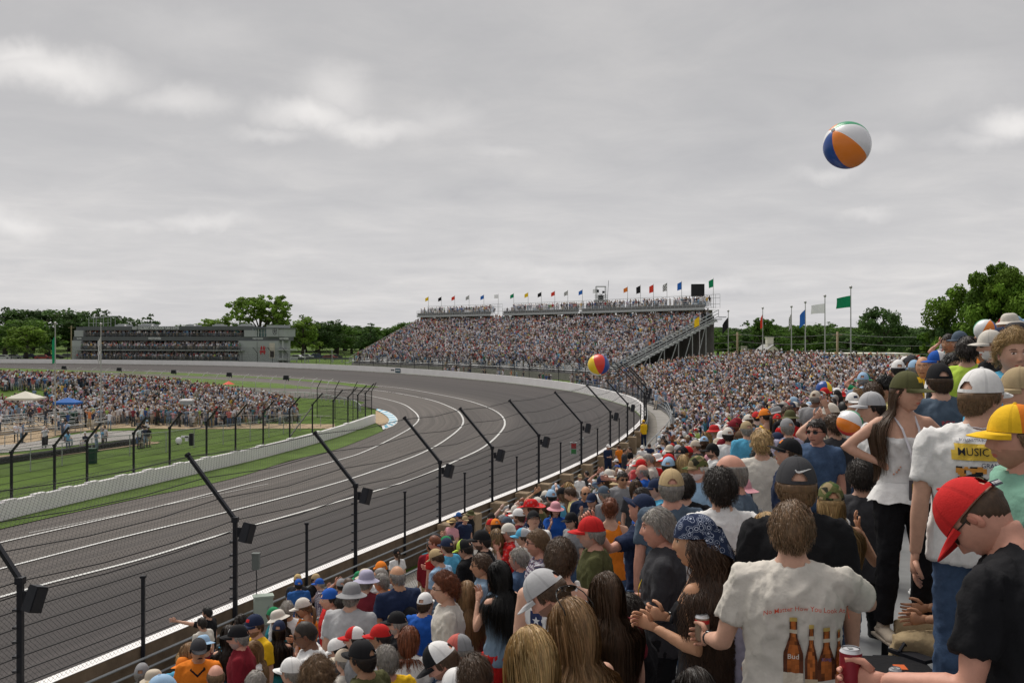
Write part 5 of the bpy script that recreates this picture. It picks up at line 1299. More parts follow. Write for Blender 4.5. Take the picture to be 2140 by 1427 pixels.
def arm_tube(mb, arm, m, inf=0.0, upto=2.0, n=10, loose=0.0):
    a, e, w, Fo = arm; ru = (.055, .049, .043) if m else (.045, .039, .034); rf = (.040, .042, .027) if m else (.033, .034, .022)
    pts = []; rs = []
    inn = V(a.x * .72, a.y, a.z) if True else a
    pts.append(inn); rs.append((.046 if m else .038) + inf)
    for f, r in ((.04, ru[0]), (.35, ru[1] * 1.04), (.75, ru[2])):
        if f <= upto: pts.append(a.lerp(e, f)); rs.append(r + inf + loose * f)
    if upto > 1:
        pts.append(e); rs.append(rf[0] + inf)
        for f, r in ((.25, rf[1]), (.6, (rf[1] + rf[2]) / 2), (1.0, rf[2])):
            if 1 + f <= upto + .01: pts.append(e.lerp(w, f)); rs.append(r + inf)
    else: pts.append(a.lerp(e, upto)); rs.append(ru[2] + inf + loose)
    mb.tube(pts, rs, n)
    mb.ell(a, (rs[1] * .98,) * 3, None, 10, 7)
def leg_tube(mb, leg, m, inf=0.0, upto=2.0, n=12, flare=0.0):
    h, k, an = leg; R0 = (.088, .062, .055, .056, .036) if m else (.092, .060, .050, .052, .032)
    pts = [h + V(0, 0, .04), h.lerp(k, .3), h.lerp(k, .8)]; rs = [R0[0] + inf, R0[0] * .93 + inf, R0[1] + inf]
    if upto > 1:
        pts += [k, k.lerp(an, .3), k.lerp(an, upto - 1)]; rs += [R0[2] + inf, R0[3] + inf + flare * .5, R0[4] + (R0[3] - R0[4]) * max(0, 1 - (upto - 1)) + inf + flare]
    else: pts[-1] = h.lerp(k, upto); rs[-1] = R0[1] + inf * 1.6
    mb.tube(pts, rs, n)
def hand(mb, w, Fo, side, curl, lod, m):
    s = 1.0 if m else .88; d = Fo.normalized(); up = V(0, 0, 1) if abs(d.z) < .85 else V(0, -1, 0)
    lat = d.cross(up).normalized(); nrm = lat.cross(d).normalized()     # palm faces -nrm
    # thumbs point up/inward: rotate so the palm faces the body midline
    lat, nrm = nrm, -lat * side      # lat: towards the thumb; nrm: back of the hand (outward)
    pts = [w - d * .02, w + d * .02 * s, w + d * .06 * s, w + d * .092 * s]
    n = 10; vs = []
    for p, (a, b) in zip(pts, ((.023, .019), (.029, .018), (.040, .0155), (.040, .0125))):
        for j in range(n): th = 2 * math.pi * j / n; vs.append(p + lat * math.cos(th) * a * s + nrm * math.sin(th) * b * s)
    fs = [(i * n + j, i * n + (j + 1) % n, (i + 1) * n + (j + 1) % n, (i + 1) * n + j) for i in range(3) for j in range(n)] + [tuple(range(n))[::-1], tuple(3 * n + j for j in range(n))]; mb.add(vs, fs, (1, .96, .95))
    k = 8 if lod == 0 else 5
    for q, (o, ln) in enumerate(((.031, .070), (.0105, .078), (-.0105, .073), (-.031, .057))):
        p = w + d * .086 * s + lat * o * s; pp = [p]; ang = 0; dirv = d
        for sg, fr in enumerate((.45, .30, .25)):
            ang += R(curl * (.7, 1.0, .8)[sg] + q * 3); dirv = (d * math.cos(ang) - nrm * math.sin(ang) + lat * o * 1.5).normalized(); p = p + dirv * ln * fr * s; pp.append(p)
        mb.tube(pp, [.0092 * s, .0088 * s, .0078 * s, .0060 * s], k, True, (1, .93, .92)); mb.ell(pp[-1], (.0062 * s,) * 3, None, 6, 4, (1, .9, .88))
    p = w + d * .028 * s + lat * .026 * s; pp = [p, p + (d * .55 + lat * .75 - nrm * .2).normalized() * .036 * s]; pp.append(pp[-1] + (d * .85 + lat * .3 - nrm * .45).normalized() * .030 * s); pp.append(pp[-1] + (d * .9 - lat * .05 - nrm * .5).normalized() * .022 * s)
    mb.tube(pp, [.0135 * s, .0112 * s, .0098 * s, .0075 * s], k, True, (1, .95, .94))
BODYC = {}
VOX = (.0125, .020, .030)
def body_core(key, s, sex, armL, armR, lod, bare):
    if key in BODYC: return BODYC[key]
    mb = MB(); torso(mb, s, sex, -.004 if bare != 'halter' else .0, -.06, .52)
    for a in s.arms: arm_tube(mb, a, s.m)
    for q in (-1, 1): mb.tube([s.f(q * .02, -.03, .525), s.f(q * .075, -.03, .482), s.sh[0 if q < 0 else 1] + V(0, -.008, .004)], [.046 if s.m else .037, .042 if s.m else .033, .038 if s.m else .030], 10)     # trapezius
    for l in s.legs: leg_tube(mb, l, s.m, -.004)
    nr = .056 if s.m else .044; hb = s.HM @ V(0, -.022, -.055); mb.tube([s.f(0, -.02, .44), s.nb, (s.nb + hb) / 2, hb], [nr * 1.5, nr * 1.12, nr, nr * 1.03], 14)
    me = remesh(mb, VOX[lod], 3 if lod < 2 else 2); v, f = mdata(me); bpy.data.meshes.remove(me)
    BODYC[key] = (v, f); return BODYC[key]
PC = {}      # cloth cache
def cloth(kind, key, fn, vox, amp, seed, it=2):
    k = (kind, key)
    if k not in PC:
        mb = MB(); fn(mb); me = remesh(mb, vox, it); 
        if amp: wrinkle(me, amp, seed)
        me.polygons.foreach_set('use_smooth', [True] * len(me.polygons)); PC[k] = me
    return PC[k]
def obj_from(me, name, m, parent):
    """same mesh data, own material"""
    o = bpy.data.objects.new(name, me); COL.objects.link(o); o.parent = parent
    if len(me.materials) == 0: me.materials.append(None)
    o.material_slots[0].link = 'OBJECT'; o.material_slots[0].material = m; return o
def strands(s, roots, style, seed, lod, length, curl=0.0, width=.0042, thick=.012, comb=V(0, -1, 0)):
    r = random.Random(seed); mb = MB(); HMi = s.HM.inverted(); Rli = s.Rl.inverted()
    for p0, n0 in roots:
        L_ = length * r.uniform(.75, 1.1) * (1 if length > .15 else .35 + .65 * min(1, max(0, (p0.z / HR[2] + .42) / .75))); ns = 5 if L_ < .1 else (11 if not curl else 22); st = L_ / ns; p = s.HM @ (p0 + n0 * thick * r.uniform(.3, 1)); n = s.Rh @ n0; g = V(0, 0, -1)
        cm = s.Rh @ comb; tangent = (cm - n * cm.dot(n)); tangent = tangent.normalized() if tangent.length > .01 else g; pts = [p]; dirv = (tangent * 1.1 + n * (.10 if L_ < .1 else .02) + V(r.uniform(-.22, .22), r.uniform(-.22, .22), r.uniform(-.15, .15)) * (.6 if L_ < .1 else .5)).normalized()
        ph = r.random() * 6.28; layer = r.uniform(.4, 1.5); cs = V(math.cos(ph), math.sin(ph), 0)
        for k in range(ns):
            gw = (.28 if L_ < .1 else .75); hcx = s.hc - p; hcx.z = 0; dirv = (dirv + g * gw + hcx * (2.2 if L_ < .1 else 1.6) + V(r.uniform(-.1, .1), r.uniform(-.1, .1), 0) * (.8 if L_ < .1 else .3)).normalized(); p = p + dirv * st
            if curl: p = p + V(math.cos(ph + k * 2.1), math.sin(ph + k * 2.1), 0) * curl
            q = HMi @ p; e = V(q.x / (HR[0] + thick * layer), q.y / (HR[1] + thick * layer), q.z / (HR[2] + thick * layer))
            if e.length < 1 and q.z > -.10:
                e.normalize(); p = s.HM @ V(e.x * (HR[0] + thick * layer), e.y * (HR[1] + thick * layer), e.z * (HR[2] + thick * layer))
            if L_ > .15:
                t = Rli @ (p - s.pel)
                if t.z < .50:
                    a_ = np.interp(t.z, [0, .14, .36, .44, .50], [.17, .15, .20, .19, .09]) + .02 * layer; b_ = .125 + .022 * layer if t.z < .42 else .085 + .03 * layer
                    yy = t.y + .01; rr = math.hypot(t.x / a_, yy / b_)
                    if rr < 1:
                        t = V(t.x / max(rr, .2), (yy / max(rr, .2)) - .01, t.z); p = s.pel + s.Rl @ t
            if (p - pts[-1]).length > 1e-5: dirv = (p - pts[-1]).normalized() * .7 + dirv * .3
            pts.append(p)
        w = width * r.uniform(.6, 1.3); side = dirv.cross(n); side = side.normalized() if side.length > .01 else V(1, 0, 0); side = (side + n * r.uniform(-.5, .5)).normalized()
        c = r.uniform(.72, 1.32); cc = (c * r.uniform(.94, 1.08), c, c * r.uniform(.9, 1.04)); vs = []
        for k, q in enumerate(pts):
            ww = w * (1 - (k / len(pts)) ** 3 * .85); vs += [q - side * ww, q + side * ww]
        mb.add(vs, [(2 * k, 2 * k + 1, 2 * k + 3, 2 * k + 2) for k in range(len(pts) - 1)], cc)
    return mb
def scalp_roots(n, seed, sex, mask):
    r = random.Random(seed); out = []
    while len(out) < n:
        th = r.uniform(-math.pi, math.pi); c = r.uniform(-1, 1); ph = math.acos(c)
        if mask(th, c):
            p, d = head_point(th, ph, sex); out.append((p, V(p.x / HR[0] ** 2, p.y / HR[1] ** 2, p.z / HR[2] ** 2).normalized()))
    return out
def hair_shell(s, sex, mask, thick, lod, seed, rough=.3):
    nu, nv = ((56, 44), (36, 28), (22, 18), (14, 11))[lod]; mb = MB(); P_ = []; M_ = []
    for i in range(nv + 1):
        ph = math.pi * i / nv
        for j in range(nu):
            th = -math.pi + 2 * math.pi * j / nu; p, d = head_point(th, ph, sex); mk = mask(th, math.cos(ph)); n = V(p.x / HR[0] ** 2, p.y / HR[1] ** 2, p.z / HR[2] ** 2).normalized()
            e = min(1, max(0, (math.cos(ph) - hairline(th)) / .22)) if mk else 0
            t = thick * (.25 + .75 * e) * (1 + rough * mnoise.noise(p * 38 + V(seed, 0, 0))) if mk else -.004
            P_.append(s.HM @ (p + n * t)); M_.append(mk)
    mb.v = [tuple(p) for p in P_]
    for i in range(nv):
        for j in range(nu):
            q = (i * nu + j, (i + 1) * nu + j, (i + 1) * nu + (j + 1) % nu, i * nu + (j + 1) % nu)
            if sum(M_[a] for a in q) >= 1:
                c = 1 + .35 * mnoise.noise(V(*mb.v[q[0]]) * 60); mb.f.append(q); mb.mi.append(0); mb.c.append((c, c, c))
    return mb
def full_mask(th, c): return c > hairline(th)
def make_hair(s, sex, style, seed, lod, capped):
    cut = (lambda th, c: True) if not capped else (lambda th, c: c < .24)
    base = lambda th, c: full_mask(th, c) and cut(th, c)
    if style == 'bald': 
        mk = lambda th, c: full_mask(th, c) and abs(th) > 1.25 and c < .42 and cut(th, c); th_ = .006
    else: mk = base; th_ = {'buzz': .004, 'short': .012, 'thick': .022, 'curly': .030, 'long': .014, 'longcurly': .026, 'bun': .012, 'bob': .018, 'pony': .010, 'receding': .008}[style]
    if style == 'receding': mk = lambda th, c: base(th, c) and not (abs(th) < 1.2 and c < .72) or (base(th, c) and abs(th) > 1.2)
    if capped: th_ = min(th_, .010)
    mb = hair_shell(s, sex, mk, th_, lod, seed, .3 if style not in ('curly', 'longcurly') else .9)
    if capped and style not in ('long', 'longcurly', 'bob'): th_ = min(th_, .007)
    N_ = {0: 4600, 1: 700, 2: 0}[lod]
    if style in ('long', 'longcurly'): N_ = {0: 4200, 1: 800, 2: 160}[lod]
    if N_ and style != 'buzz':
        roots = scalp_roots(N_ if style not in ('bald', 'receding') else N_ // 2, seed, sex, mk); wid = {0: .0013, 1: .0035, 2: .012}[lod]
        if style in ('short', 'thick', 'bald', 'receding', 'buzz'): q = strands(s, roots, style, seed, lod, .038 if style != 'thick' else .052, 0, wid, th_, V(r_(seed) * .4, -.5, -.75))
        elif style == 'curly': q = strands(s, roots, style, seed, lod, .06, .010, wid, th_, V(0, 0, 1))
        elif style == 'long': q = strands(s, roots, style, seed, lod, .52, 0, wid * 1.15, th_, V(0, -.8, -.4))
        elif style == 'longcurly': q = strands(s, roots, style, seed, lod, .66, .019, wid * 1.3, .036, V(0, -.8, -.4))
        elif style == 'bob': q = strands(s, roots, style, seed, lod, .19, .002, wid * 1.2, th_, V(0, -.6, -.6))
        else: q = strands(s, roots, style, seed, lod, .07, 0, wid, th_, V(0, -1, .2))
        mb.add(q.v, []); o = len(mb.v) - len(q.v)
        for f, c in zip(q.f, q.c): mb.f.append(tuple(o + i for i in f)); mb.mi.append(0); mb.c.append(c)
    if style == 'bun': mb.ell(s.HM @ V(0, -.10, .075), (.045, .04, .04), None, 12, 8, (1, 1, 1.01))
    if style == 'pony':
        a = s.HM @ V(0, -.10, .0); mb.tube([a, a + V(0, -.04, -.03), a + V(0, -.055, -.14), a + V(0, -.04, -.26)], [.018, .028, .026, .008], 8, True, (1, 1, 1.01))
    return mb
def r_(seed): return random.Random(seed).uniform(-1, 1)
def cap_mesh(s, kind, back, lod, two=None, c1=(1, 1, 1), badge=None):
    """kinds cap, bucket, straw, visor, beanie, bandana. Colours live in the Col attribute."""
    A = Matrix.Rotation(math.pi if back else 0, 4, 'Z') @ Matrix.Rotation(R(-4), 4, 'X'); T = s.HM @ Matrix.Translation(V(0, -.004, .012)) @ A
    rx, ry, rz = .0915, .112, .130; mb = MB(); nu, nv = ((96, 24), (36, 14), (20, 8))[lod]; two = two or c1
    z0 = {'cap': .030, 'bucket': .030, 'straw': .034, 'visor': .030, 'beanie': .006, 'bandana': .024}[kind]
    vs = []
    for i in range(nv + 1):
        f = i / nv; 
        for j in range(nu):
            th = 2 * math.pi * j / nu; sx, cy = math.sin(th), math.cos(th)
            ph = (math.pi / 2 - math.asin(min(.99, z0 / rz))) * (1 - f) if True else 0
            zz = rz * math.cos(ph); rr = math.sin(ph)
            if kind in ('cap',) and cy > .3 and zz < .09: rr *= 1 + .02 * cy
            rr = rr ** .80
            if kind in ('bucket', 'straw'): rr = rr ** .65
            seam = 1 - .010 * math.exp(-((math.sin(3 * th)) / .12) ** 2) if kind == 'cap' else 1
            p = V(sx * rx * rr * seam, cy * ry * rr * seam, zz - .010 * (1 - f) * 0 - (.018 * (1 - cy) * .5 if kind == 'cap' else 0) * (1 - f)); vs.append(p)
    n0 = 0; ok = []
    if kind == 'visor':
        lim = max(2, nv // 4)
    hole = kind == 'cap'
    for i in range(nv):
        for j in range(nu):
            if kind == 'visor' and i < 0: continue
            th = 2 * math.pi * (j + .5) / nu; 
            fi = i / nv
            if kind == 'visor' and fi > .28: continue
            cy = math.cos(th); sx = math.sin(th); q = vs[i * nu + j]
            if hole and cy < -.3 and (sx / .40) ** 2 + ((fi - .04) / .24) ** 2 < 1 and fi > .05: continue
            col = c1 if cy > .15 or not two else two
            if kind == 'cap' and lod == 0 and abs(math.sin(3 * th)) < .14 and fi < .95: col = tuple(x * .84 for x in col)
            if badge and kind == 'cap' and cy > 0 and abs(sx) < .26 and .20 < fi < .42: col = badge
            ok.append(((i * nu + j, (i + 1) * nu + j, (i + 1) * nu + (j + 1) % nu, i * nu + (j + 1) % nu), col if kind != 'straw' or fi > .14 else (.2, .15, .1)))
    mb.v = [tuple(T @ v) for v in vs]
    for f, c in ok: mb.f.append(f); mb.mi.append(0); mb.c.append(tuple(x * 1.0001 for x in c))
    if kind in ('cap', 'visor'):
        k = 14; L0 = []; L1 = []; L2 = []
        for j in range(k + 1):
            a = R(-62 + 124 * j / k); e = math.cos(a / R(62) * math.pi / 2) ** .55; bx, by = math.sin(a) * rx * 1.0, math.cos(a) * ry * 1.0; L0.append(V(bx, by, z0 - .002 - .010 * (1 - math.cos(a))))
            L1.append(V(bx * 1.02, by + .040 * e, z0 - .004 - .014 * (math.sin(a)) ** 2)); L2.append(V(bx * .98, by + .082 * e, z0 - .012 - .022 * (math.sin(a)) ** 2))
        bc = c1 if two == c1 or not two else c1
        for dz, rev in ((0, False), (-.004, True)):
            rows = [[tuple(T @ (p + V(0, 0, dz))) for p in r] for r in (L0, L1, L2)]; mb.strip(rows[0], rows[1], bc); mb.strip(rows[1], rows[2], bc)
        mb.strip([tuple(T @ p) for p in L2], [tuple(T @ (p + V(0, 0, -.004))) for p in L2], bc)
    if kind in ('bucket', 'straw'):
        wdt = .058 if kind == 'bucket' else .085; rows = []
        for f in (0, .35, .7, 1):
            r = []
            for j in range(nu + 1):
                th = 2 * math.pi * j / nu; rx2, ry2 = rx * .99 + wdt * f, ry * .99 + wdt * f; side = abs(math.sin(th)); zz = z0 - (.030 * f if kind == 'bucket' else .012 * f - .035 * f * side ** 3)
                r.append(tuple(T @ V(math.sin(th) * rx2, math.cos(th) * ry2, zz)))
            rows.append(r)
        for a, b in zip(rows, rows[1:]): mb.strip(a, b, tuple(x * 1.0001 for x in c1))
        lo = [tuple(Vector(p) - s.Rh @ V(0, 0, .004)) for p in rows[-1]]; mb.strip(rows[-1], lo, c1)
    if kind == 'cap': mb.ell(T @ V(0, 0, rz + .001), (.009, .009, .005), None, 8, 5, c1)
    if kind == 'bandana':
        a = [T @ V(math.sin(t) * rx * 1.05, math.cos(t) * ry * 1.08, .06 - .05 * abs(t - math.pi) * 0) for t in (math.pi - 1.3, math.pi - .6, math.pi, math.pi + .6, math.pi + 1.3)]
        b = [T @ V(math.sin(t) * (rx + .03) * w_, math.cos(t) * (ry + .075), zz) for t, zz, w_ in ((math.pi - 1.25, .0, 1.0), (math.pi - .62, -.055, 1), (math.pi, -.105, 1), (math.pi + .62, -.055, 1), (math.pi + 1.25, .0, 1.0))]
        mb.strip([tuple(p) for p in a], [tuple(p) for p in b], c1); mb.strip([tuple(p) for p in b], [tuple(p + V(0, .0, -.006)) for p in b], c1)
    return mb
def hat_mat(k, pat=None):
    nm = 'hat_' + k + (pat or '')
    if nm in _mats: return _mats[nm]
    if pat: return fabric(k, pat)
    if k == 'camo': return fabric('camo', 'camo')
    return mat(nm, (1, 1, 1), .85, .10, 30, .0012, 150, attr='Col', spec=.2)
def glasses(s, kind, up=False, lod=0):
    T = s.HM @ (Matrix.Translation(V(0, -.03, .095)) @ Matrix.Rotation(R(35), 4, 'X') if up else Matrix.Identity(4)); mb = MB(); fb = MB()
    for sd in (-1, 1):
        c = V(sd * .031, .098, .012); pts = []
        n = 12
        ring = [T @ (c + V(math.cos(2 * math.pi * k / n) * .0265 * (1.0), -.012 * abs((sd * .031 + math.cos(2 * math.pi * k / n) * .0265) / .06) ** 2, math.sin(2 * math.pi * k / n) * .0185)) for k in range(n)]
        mb.prism([tuple(p) for p in ring], s.Rh @ V(0, .0025, 0))
        fb.tube([T @ V(sd * .056, .090, .020), T @ V(sd * .076, .060, .018), T @ V(sd * .081, .0, .014), T @ V(sd * .080, -.02, .004)], .0026, 5)
        if kind != 'eye': pass
    fb.tube([T @ V(-.057, .092, .022), T @ V(-.03, .102, .026), T @ V(0, .106, .022), T @ V(.03, .102, .026), T @ V(.057, .092, .022)], .0028, 5)
    return mb, fb
def shoe_mesh(s, side, idx):
    h, k, an = s.legs[idx]; mb = MB(); x = an.x; y = an.y; z = an.z - .085
    if s.legs[idx][1].y > .3: z = an.z - .085
    mb.tube([V(x, y - .075, z + .035), V(x, y - .03, z + .05), V(x + side * .005, y + .07, z + .045), V(x + side * .012, y + .15, z + .030), V(x + side * .012, y + .19, z + .024)], [.030, .043, .045, .042, .022], 10, True, None, (1.0, .75))
    mb.tube([V(x, y - .01, z + .06), V(x, y, z + .10)], [.042, .040], 10); mb.box(V(x + side * .006, y + .055, z + .009), (.085, .27, .018)); return mb
KEYS = {}
def person(px=None, py=None, d=None, face=0, label='', sex='m', skin='fair', hair='short', hc='brown', hat=None, hatc='black', hat2=None, back=False, hatpat=None, top='white', tpat=None, sl='s', bot='denim', shorts=False, arm=('down', 'down'), yaw=0, pitch=0, lean=0, roll=0,
           gl=None, beard=0, pose='stand', lod=1, group=None, seed=1, scale=1.0, loc=None, belly=0.0, collar=False, hood=False, lany=None, apron=None, shoes='white', curl=(18, 18), extra=None, topname='shirt', shoe_on=True, broad=1.0, ret=False, badge=None):
    s = skeleton(sex, pose, lean, yaw, pitch, arm[0], arm[1], roll, broad)
    t = thing('person', label, 'person', (0, 0, 0), 0, group)
    pk = (sex, pose, lean, arm, broad)
    ck = pk + (yaw, pitch, roll, lod, sl == 'halter')
    v, f = body_core(ck, s, sex, arm[0], arm[1], lod, sl)
    mkb = (ck, sex, beard, hc, curl)
    if mkb not in KEYS:
        mb = MB(); mb.v = list(v); mb.f = list(f); mb.mi = [0] * len(f); mb.c = [(1, 1, 1.0001)] * len(f)
        hm = head_mesh(sex, lod, beard, hc); o = len(mb.v); mb.v += [tuple(s.HM @ Vector(p)) for p in hm.v]
        for ff, cc in zip(hm.f, hm.c): mb.f.append(tuple(o + i for i in ff)); mb.mi.append(0); mb.c.append(cc)
        for sd, a, cu in ((-1, s.arms[0], curl[0]), (1, s.arms[1], curl[1])): hand(mb, a[2], a[3], sd, cu, lod, s.m)
        me = mb.mesh('body', [None], True); KEYS[mkb] = me
    obj_from(KEYS[mkb], 'body', skin_mat(skin), t)
    # clothes
    vx = (.014, .021, .032)[lod]; amp = (.0125, .010, .007)[lod]
    def top_fn(mb):
        inf = .021 if sl not in ('tank', 'halter', 'strapless') else .008
        if hood: inf = .028
        if sl in ('halter', 'strapless'): torso(mb, s, sex, .012, -.07 if sl == 'halter' else -.01, .38 if sl == 'halter' else .365)
        elif sl == 'tank':
            torso(mb, s, sex, .010, -.08, .455); 
            for q in (-1, 1): mb.tube([s.f(q * .10, .085, .40), s.f(q * .095, .03, .515), s.f(q * .09, -.05, .50), s.f(q * .09, -.10, .40)], .022, 8)
        else:
            torso(mb, s, sex, inf, -.10, .512, belly)
            for q in (-1, 1): mb.tube([s.f(q * .04, -.028, .490), s.f(q * .085, -.028, .474), s.sh[0 if q < 0 else 1] + V(0, -.008, .004)], [.062 if s.m else .051, .061 if s.m else .050, .056 if s.m else .046], 10)
            up = {'s': .68, 'l': 1.93, 'e': 1.2}[sl]
            for a in s.arms: arm_tube(mb, a, s.m, .013 + (.008 if hood else 0), up, 12, .012 if sl == 's' else 0)
            if hood: mb.ell(s.f(0, -.075, .50), (.11, .07, .06), None, 12, 8)
            if collar: mb.tube([s.f(0, -.015, .49), s.f(0, -.005, .545)], [.078 if s.m else .064, .070 if s.m else .056], 14)
    shirt = obj_from(cloth('top', pk + (sl, hood, collar, belly, lod), top_fn, vx, amp, seed % 5), topname, fabric(top, tpat), t)
    def bot_fn(mb):
        torso(mb, s, sex, .001, -.10, .02); up = 1.12 if shorts else 1.96
        for l in s.legs: leg_tube(mb, l, s.m, .014 if not shorts else .024, up, 14, .012)
    trs = obj_from(cloth('bot', (sex, pose, lean, shorts, min(lod + (0 if extra == 'full' else 0), 2)), bot_fn, vx * 1.1, amp * .9, 2), 'shorts' if shorts else 'trousers', fabric(bot), t)
    if shoe_on:
        for sd, ix in ((-1, 0), (1, 1)):
            k = ('shoe', sex, pose, ix)
            if k not in PC: me = shoe_mesh(s, sd, ix).mesh('shoe', [None], True); PC[k] = me
            obj_from(PC[k], 'shoe', fabric(shoes), t)
    capped = hat in ('cap', 'bucket', 'straw', 'beanie', 'bandana')
    if hair and not (hair == 'bald' and hat == 'beanie'):
        k = ('hair', sex, pose, lean, yaw, pitch, roll, hair, lod, capped, seed % 3 if lod else seed)
        if k not in PC: PC[k] = make_hair(s, sex, hair, seed, lod, capped).mesh('hair', [None], True)
        obj_from(PC[k], 'hair', hair_mat(hc), t)
    if hat:
        c1 = CL[hatc] if not hatpat else (1, 1, 1); c2 = CL[hat2] if hat2 else c1
        bd = CL[badge] if badge else None; k = ('hat', pose, lean, yaw, pitch, roll, hat, back, lod, c1, c2, sex, bd)
        if k not in PC: PC[k] = cap_mesh(s, hat, back, lod, c2, c1, bd).mesh('cap', [None], True)
        obj_from(PC[k], {'cap': 'cap', 'bucket': 'sun_hat', 'straw': 'straw_hat', 'visor': 'visor', 'beanie': 'beanie', 'bandana': 'bandana'}[hat], hat_mat('cloth' if not hatpat and hatc != 'camo' else hatc, hatpat), t)
    if gl:
        up = gl == 'up'; a, b = glasses(s, gl, up, lod)
        g = b.build('glasses_frame' if gl == 'eye' else 'sunglasses', M_frame, t, True)
        if gl != 'eye': a.build('lens', M_lensB if gl == 'blue' else M_lens, g)
    if lany:
        m_ = M_strapY if lany == 'y' else M_strapW; mb = MB()
        for q in (-1, 1):
            mb.tube([s.nb + s.Rl @ V(0, -.085, .0), s.nb + s.Rl @ V(q * .075, -.02, .01), s.f(q * .055, .095, .42), s.f(q * .03, .158 if sex == 'f' else .142, .28), s.f(0, .152, .10)], .0085, 6, True, None, (1, .25))
        l = mb.build('lanyard', m_, t)
        MB().box(s.f(0, .160, .03), (.085, .004, .15), s.Rl).build('badge', mat('badge_card', (.10, .09, .10), .3), t); MB().box(s.f(0, .164, .035), (.045, .003, .10), s.Rl).build('badge_print', mat('badge_print', (.60, .38, .05), .5), t)
    # place it
    a = -R(face); Rz = Matrix.Rotation(a, 3, 'Z')
    if loc is not None:
        t.location = loc; t.rotation_euler = (0, 0, a); t.scale = (scale,) * 3
    else:
        tp = s.top + (s.Rh @ V(0, 0, .012) if hat else V(0, 0, .005))
        best = None
        for q in np.linspace(.86, 1.16, 31):
            dd = d * q; w = P(px, py, dd); off = Rz @ V(tp.x, tp.y, 0); bx, by = w.x - off.x, w.y - off.y; gz = stand_xy(bx, by) if not apron else apron
            for bench in ((0, .42) if pose == 'stand' else (0,)):
                h = w.z - gz - bench; sc = h / tp.z; cost = abs(sc - 1) * 2.2 + abs(q - 1) + (.12 if bench else 0)
                if best is None or cost < best[0]: best = (cost, dd, sc, w, bench, gz)
        cost, dd, sc, w, bench, gz = best; sc = min(max(sc, .92), 1.09); off = Rz @ (V(tp.x, tp.y, tp.z) * sc)
        t.location = w - off; t.rotation_euler = (0, 0, a); t.scale = (sc,) * 3; t_gap = (w.z - tp.z * sc) - gz - bench
        if abs(t_gap) > .25 and LOG: print('GAP', label[:40], round(t_gap, 2), 'd', round(dd, 1), 'sc', round(sc, 2))
        t['depth_m'] = float(dd)
        HB.append((px, py, dd, sc))
    return (t, s, shirt) if ret else t
HB = []; LOG = True
# things drawn on cloth
def cloth_decal(s, shirt, t, polys, origin, right, up, name, m, lift=.004, per_color=True):
    """polys: list of (list of (x, y) in metres, colour); laid on the cloth along -normal"""
    me = shirt.data; bvh = BVHTree.FromPolygons([v.co for v in me.vertices], [tuple(p.vertices) for p in me.polygons]); nrm = right.cross(up).normalized(); mb = MB()
    for pts, c in polys:
        vs = []
        for x, y in pts:
            p = origin + right * x + up * y; h = bvh.ray_cast(p + nrm * .35, -nrm, .8); q = h[0] if h[0] is not None else p; vs.append(q + nrm * lift)
        mb.add(vs, [tuple(range(len(vs)))], tuple(v * 1.0001 for v in c))
    return mb.build(name, m, t)
M_print = mat('print_ink', (1, 1, 1), .8, attr='Col')
def decal_text(s, shirt, t, txt, size, origin, right, up, col, name='lettering', lift=.005, arc=0.0, bold=.02, sx=1.0, shear=0):
    cu = bpy.data.curves.new('t', 'FONT'); cu.body = txt; cu.size = size; cu.align_x = 'CENTER'; cu.align_y = 'CENTER'; cu.offset = min(bold, .003) * size; cu.resolution_u = 2; cu.shear = shear
    o = bpy.data.objects.new('t', cu); COL.objects.link(o); me = bpy.data.meshes.new_from_object(o.evaluated_get(bpy.context.evaluated_depsgraph_get())); bpy.data.objects.remove(o)
    polys = []
    for p in me.polygons:
        q = []
        for i in p.vertices:
            x, y = me.vertices[i].co.x * sx, me.vertices[i].co.y
            q.append((x, y - arc * x * x))
        polys.append((q, col))
    return cloth_decal(s, shirt, t, polys, origin, right, up, name, M_print, lift)
def quad_grid(x0, x1, y0, y1, fn, n=10, m=10):
    out = []
    for i in range(n):
        for j in range(m):
            a, b = x0 + (x1 - x0) * i / n, x0 + (x1 - x0) * (i + 1) / n; c, e = y0 + (y1 - y0) * j / m, y0 + (y1 - y0) * (j + 1) / m; col = fn((i + .5) / n, (j + .5) / m)
            if col is not None: out.append(([(a, c), (b, c), (b, e), (a, e)], col))
    return out
